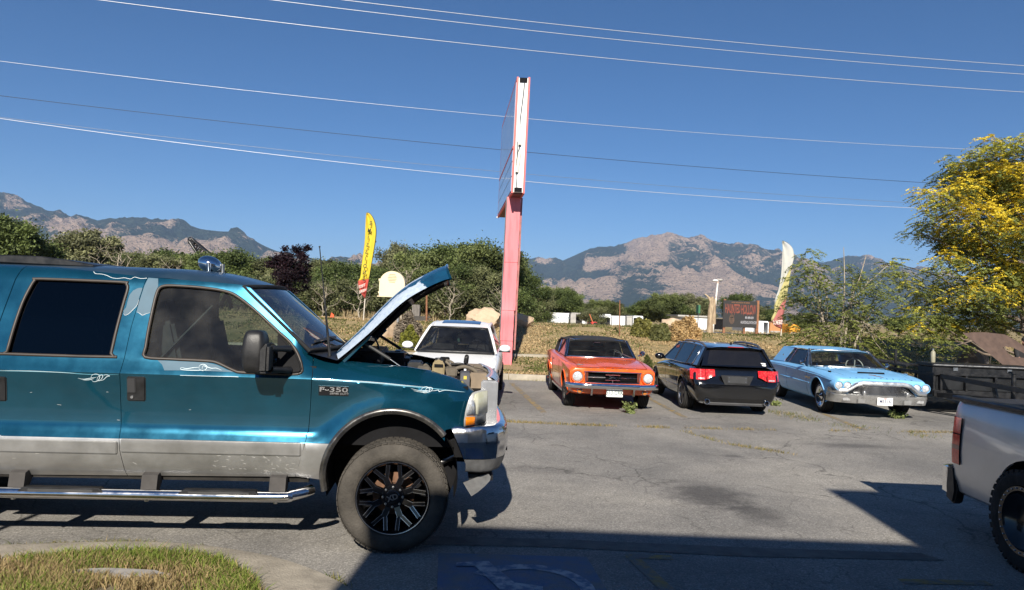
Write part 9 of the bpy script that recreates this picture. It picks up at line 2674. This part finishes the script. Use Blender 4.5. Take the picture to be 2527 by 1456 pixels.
def lawn_grass():
  rng = np.random.default_rng(2)
  n = 90000
  x = rng.uniform(-5.2, -1.0, n); y = rng.uniform(3.6, 5.9, n)
  k = in_poly(x, y, LAWN)
  dens = fbm(x * 1.7, y * 1.7, 4, 3); dry = fbm(x * .8 + 4, y * 1.2, 4, 8)
  k &= (dens > .33 + .1 * rng.random(n))
  k &= ~(((x + 2.55) / .34) ** 2 + ((y - 5.06) / .07) ** 2 < 1)
  x, y, dens, dry = x[k], y[k], dens[k], dry[k]; n = len(x)
  isdry = ((dry + .25 * np.clip(-3.2 - x, 0, 1)) > .62 + .1 * rng.normal(size=n)) | (rng.random(n) < .10)
  g = np.array([.13, .20, .03]); g2 = np.array([.27, .31, .07]); d = np.array([.40, .30, .15])
  col = np.where(isdry[:, None], d * rng.uniform(.7, 1.2, (n, 1)), lerp(g, g2, rng.random((n, 1))) * rng.uniform(.75, 1.3, (n, 1)))
  h = (.032 + .05 * dens) * rng.uniform(.6, 1.5, n)
  P = np.stack([x, y, np.full(n, .06)], 1)
  blades('lawn_grass', 'short patchy green lawn grass beside the shop kerb', P, h, np.full(n, .0035) * rng.uniform(.7, 1.4, n), col, rng, .55)
lawn_grass()
def tuft_line(name, label, pts, n, spread, hmean, cols, seed, z=0.0, w=.004):
  rng = np.random.default_rng(seed)
  A = np.array(pts); seg = rng.integers(0, len(A) - 1, n); t = rng.random(n)[:, None]
  P2 = A[seg] * (1 - t) + A[seg + 1] * t
  dn = fbm(P2[:, 0] * 3.1, P2[:, 1] * 3.1, 4, seed)
  k = dn > .40 + .16 * rng.random(n); P2 = P2[k]; n = len(P2)
  P2 = P2 + rng.normal(0, 1, (n, 2)) * spread
  c = np.array(cols)[rng.integers(0, len(cols), n)] * rng.uniform(.7, 1.3, (n, 1))
  P = np.stack([P2[:, 0], P2[:, 1], np.full(n, z)], 1)
  blades(name, label, P, hmean * rng.uniform(.4, 1.6, n), np.full(n, w), c, rng, .9)
STRAW, OLIV, GRE = (.38, .29, .13), (.20, .19, .06), (.11, .15, .035)
tuft_line('crack_grass', 'dry grass growing along the long cross crack in the asphalt', [(-.5, 12.95), (1.2, 12.9), (3.0, 13.0), (5.0, 13.25), (7.0, 13.6), (9.5, 14.0)], 3600, .05, .035, [STRAW, STRAW, OLIV], 3)
tuft_line('crack_grass', 'sparse dry weeds along the second crack near the bays', [(2.9, 12.9), (3.4, 11.6), (4.2, 10.9)], 500, .05, .035, [STRAW, OLIV], 4)
tuft_line('crack_grass', 'weeds in the crack beside the estate car and coupe', [(5.6, 15.9), (6.0, 14.8), (6.6, 13.8), (7.4, 13.2)], 1500, .18, .05, [OLIV, GRE, STRAW], 6)
tuft_line('kerb_weeds', 'straggly dry weeds along the foot of the far kerb', [(-8, 20.55), (0, 20.55), (12, 20.55)], 1800, .05, .05, [STRAW, OLIV], 8)
lk = [gnd(x, y) for x, y in ((-60, 1358), (150, 1350), (330, 1347), (500, 1354), (620, 1372), (705, 1392), (780, 1420), (842, 1450))]
tuft_line('kerb_weeds', 'dry and green weeds along the edge of the curved lawn kerb', [(p.x, p.y) for p in lk], 4200, .035, .032, [STRAW, OLIV, GRE, OLIV], 9, w=.003)
def weed(label, px, py, h, n, seed, spread=.16):
  p = gnd(px, py); rng = np.random.default_rng(seed)
  t = thing('weed', label, 'plant', (p.x, p.y, 0))
  mb = MB(); C = []
  for k in range(n):
    a = rng.uniform(0, 6.28); e = Vector((math.cos(a) * spread * rng.uniform(.3, 1.2), math.sin(a) * spread * rng.uniform(.3, 1.2), h * rng.uniform(.4, 1)))
    P = limb_mb(mb, (0, 0, 0), e, .006, .002, rng, 4, .2)
    for q in P[1:]:
      for _ in range(7): C.append(np.array(q) + rng.normal(0, .03, 3))
  mb.build('stems', pmat('weed_stem', (.14, .16, .06), .8), t, 0)
  C = np.array(C); C[:, 2] = np.maximum(C[:, 2], .01)
  T = np.array([[.22, .26, .09]]) * rng.uniform(.6, 1.5, (len(C), 1))
  me = leaf_mesh('leaves', C, .035 * rng.uniform(.6, 1.4, len(C)), T, rng)
  o = bpy.data.objects.new('leaves', me); COL.objects.link(o); o.parent = t
weed('tall green weed growing from the asphalt before the convertible', 1556, 1020, .20, 14, 1, .10)
weed('small spiky weed in the asphalt before the blue coupe', 2215, 1033, .12, 10, 2, .2)
weed('low weed beside the tyre of the estate car', 1912, 1000, .10, 9, 3, .22)
def bank_grass():
  rng = np.random.default_rng(12)
  n = 150000
  y = KY + .25 + (rng.random(n) ** 1.15) * 17; x = rng.uniform(-1, 1, n) * (y * .74 + 1)
  pn = fbm(x * .35, y * .35, 5, 21); pn2 = fbm(x * .9 + 9, y * .9, 4, 4)
  k = pn2 > .36 + .12 * rng.random(n); x, y, pn, pn2 = x[k], y[k], pn[k], pn2[k]; n = len(x)
  green = (pn + .10 * rng.normal(size=n) + .10 * np.exp(-((y - 24.2) / 1.0) ** 2) + .07 * np.exp(-((y - 32) / 2.5) ** 2)) > .585
  col = np.where(green[:, None], np.array([.13, .145, .045]) * rng.uniform(.6, 1.4, (n, 1)), np.array([.52, .385, .21]) * rng.uniform(.55, 1.25, (n, 1)))
  z = np.array([hz(a, b) for a, b in zip(x, y)])
  h = (.02 + .045 * pn2) * rng.uniform(.5, 1.5, n) * np.where(y > 34, 1.3, 1.0)
  blades('bank_grass', 'dry straw and green grass covering the bank', np.stack([x, y, z], 1), h, .008 + .010 * rng.random(n) + .0004 * y, col, rng, .7)
  n = 26000
  y = rng.uniform(52, 58, n); x = rng.uniform(-1, 1, n) * y * .75; z = np.array([hz(a, b) for a, b in zip(x, y)])
  col = np.where((fbm(x * .3, y * .3, 3, 6) > .52)[:, None], np.array([.16, .16, .06]), np.array([.42, .33, .19])) * rng.uniform(.6, 1.2, (n, 1))
  blades('verge_grass', 'tall dry grass along the far verge of the road', np.stack([x, y, z], 1), np.where(x < 1.5, 1.0, .45) * rng.uniform(.2, .65, n), .03 * np.ones(n), col, rng, .4)
bank_grass()
# flat stone in the lawn
m = MB(); rs2 = random.Random(2)
P = [(-2.55 + .33 * math.cos(a) * rs2.uniform(.85, 1.1), 5.05 + .075 * math.sin(a) * rs2.uniform(.85, 1.1)) for a in np.linspace(0, 2 * math.pi, 14)[:-1]]
m.prism(P, lambda u, v, q: (u, v, q), .05, .085); tag(m.build('stepping_stone', pmat('flat_stone', (.30, .28, .26), .9, var=.2, vscale=8), None, 30, bevel=.01), 'flat grey stone half buried in the small lawn', 'stone')
# air between here and the mountains
hm = bpy.data.materials.new('haze'); hm.use_nodes = True
_n = hm.node_tree.nodes; _n.remove(_n['Principled BSDF'])
pv = _n.new('ShaderNodeVolumePrincipled'); pv.inputs['Color'].default_value = (.42, .62, 1.0, 1); pv.inputs['Density'].default_value = 7.5e-5; pv.inputs['Anisotropy'].default_value = 0.0
hm.node_tree.links.new(pv.outputs['Volume'], _n['Material Output'].inputs['Volume'])
m = MB(); m.box(-11000, 11000, -500, 11000, -2.5, 720)
tag(m.build('haze', hm, None, 0), kind='stuff')
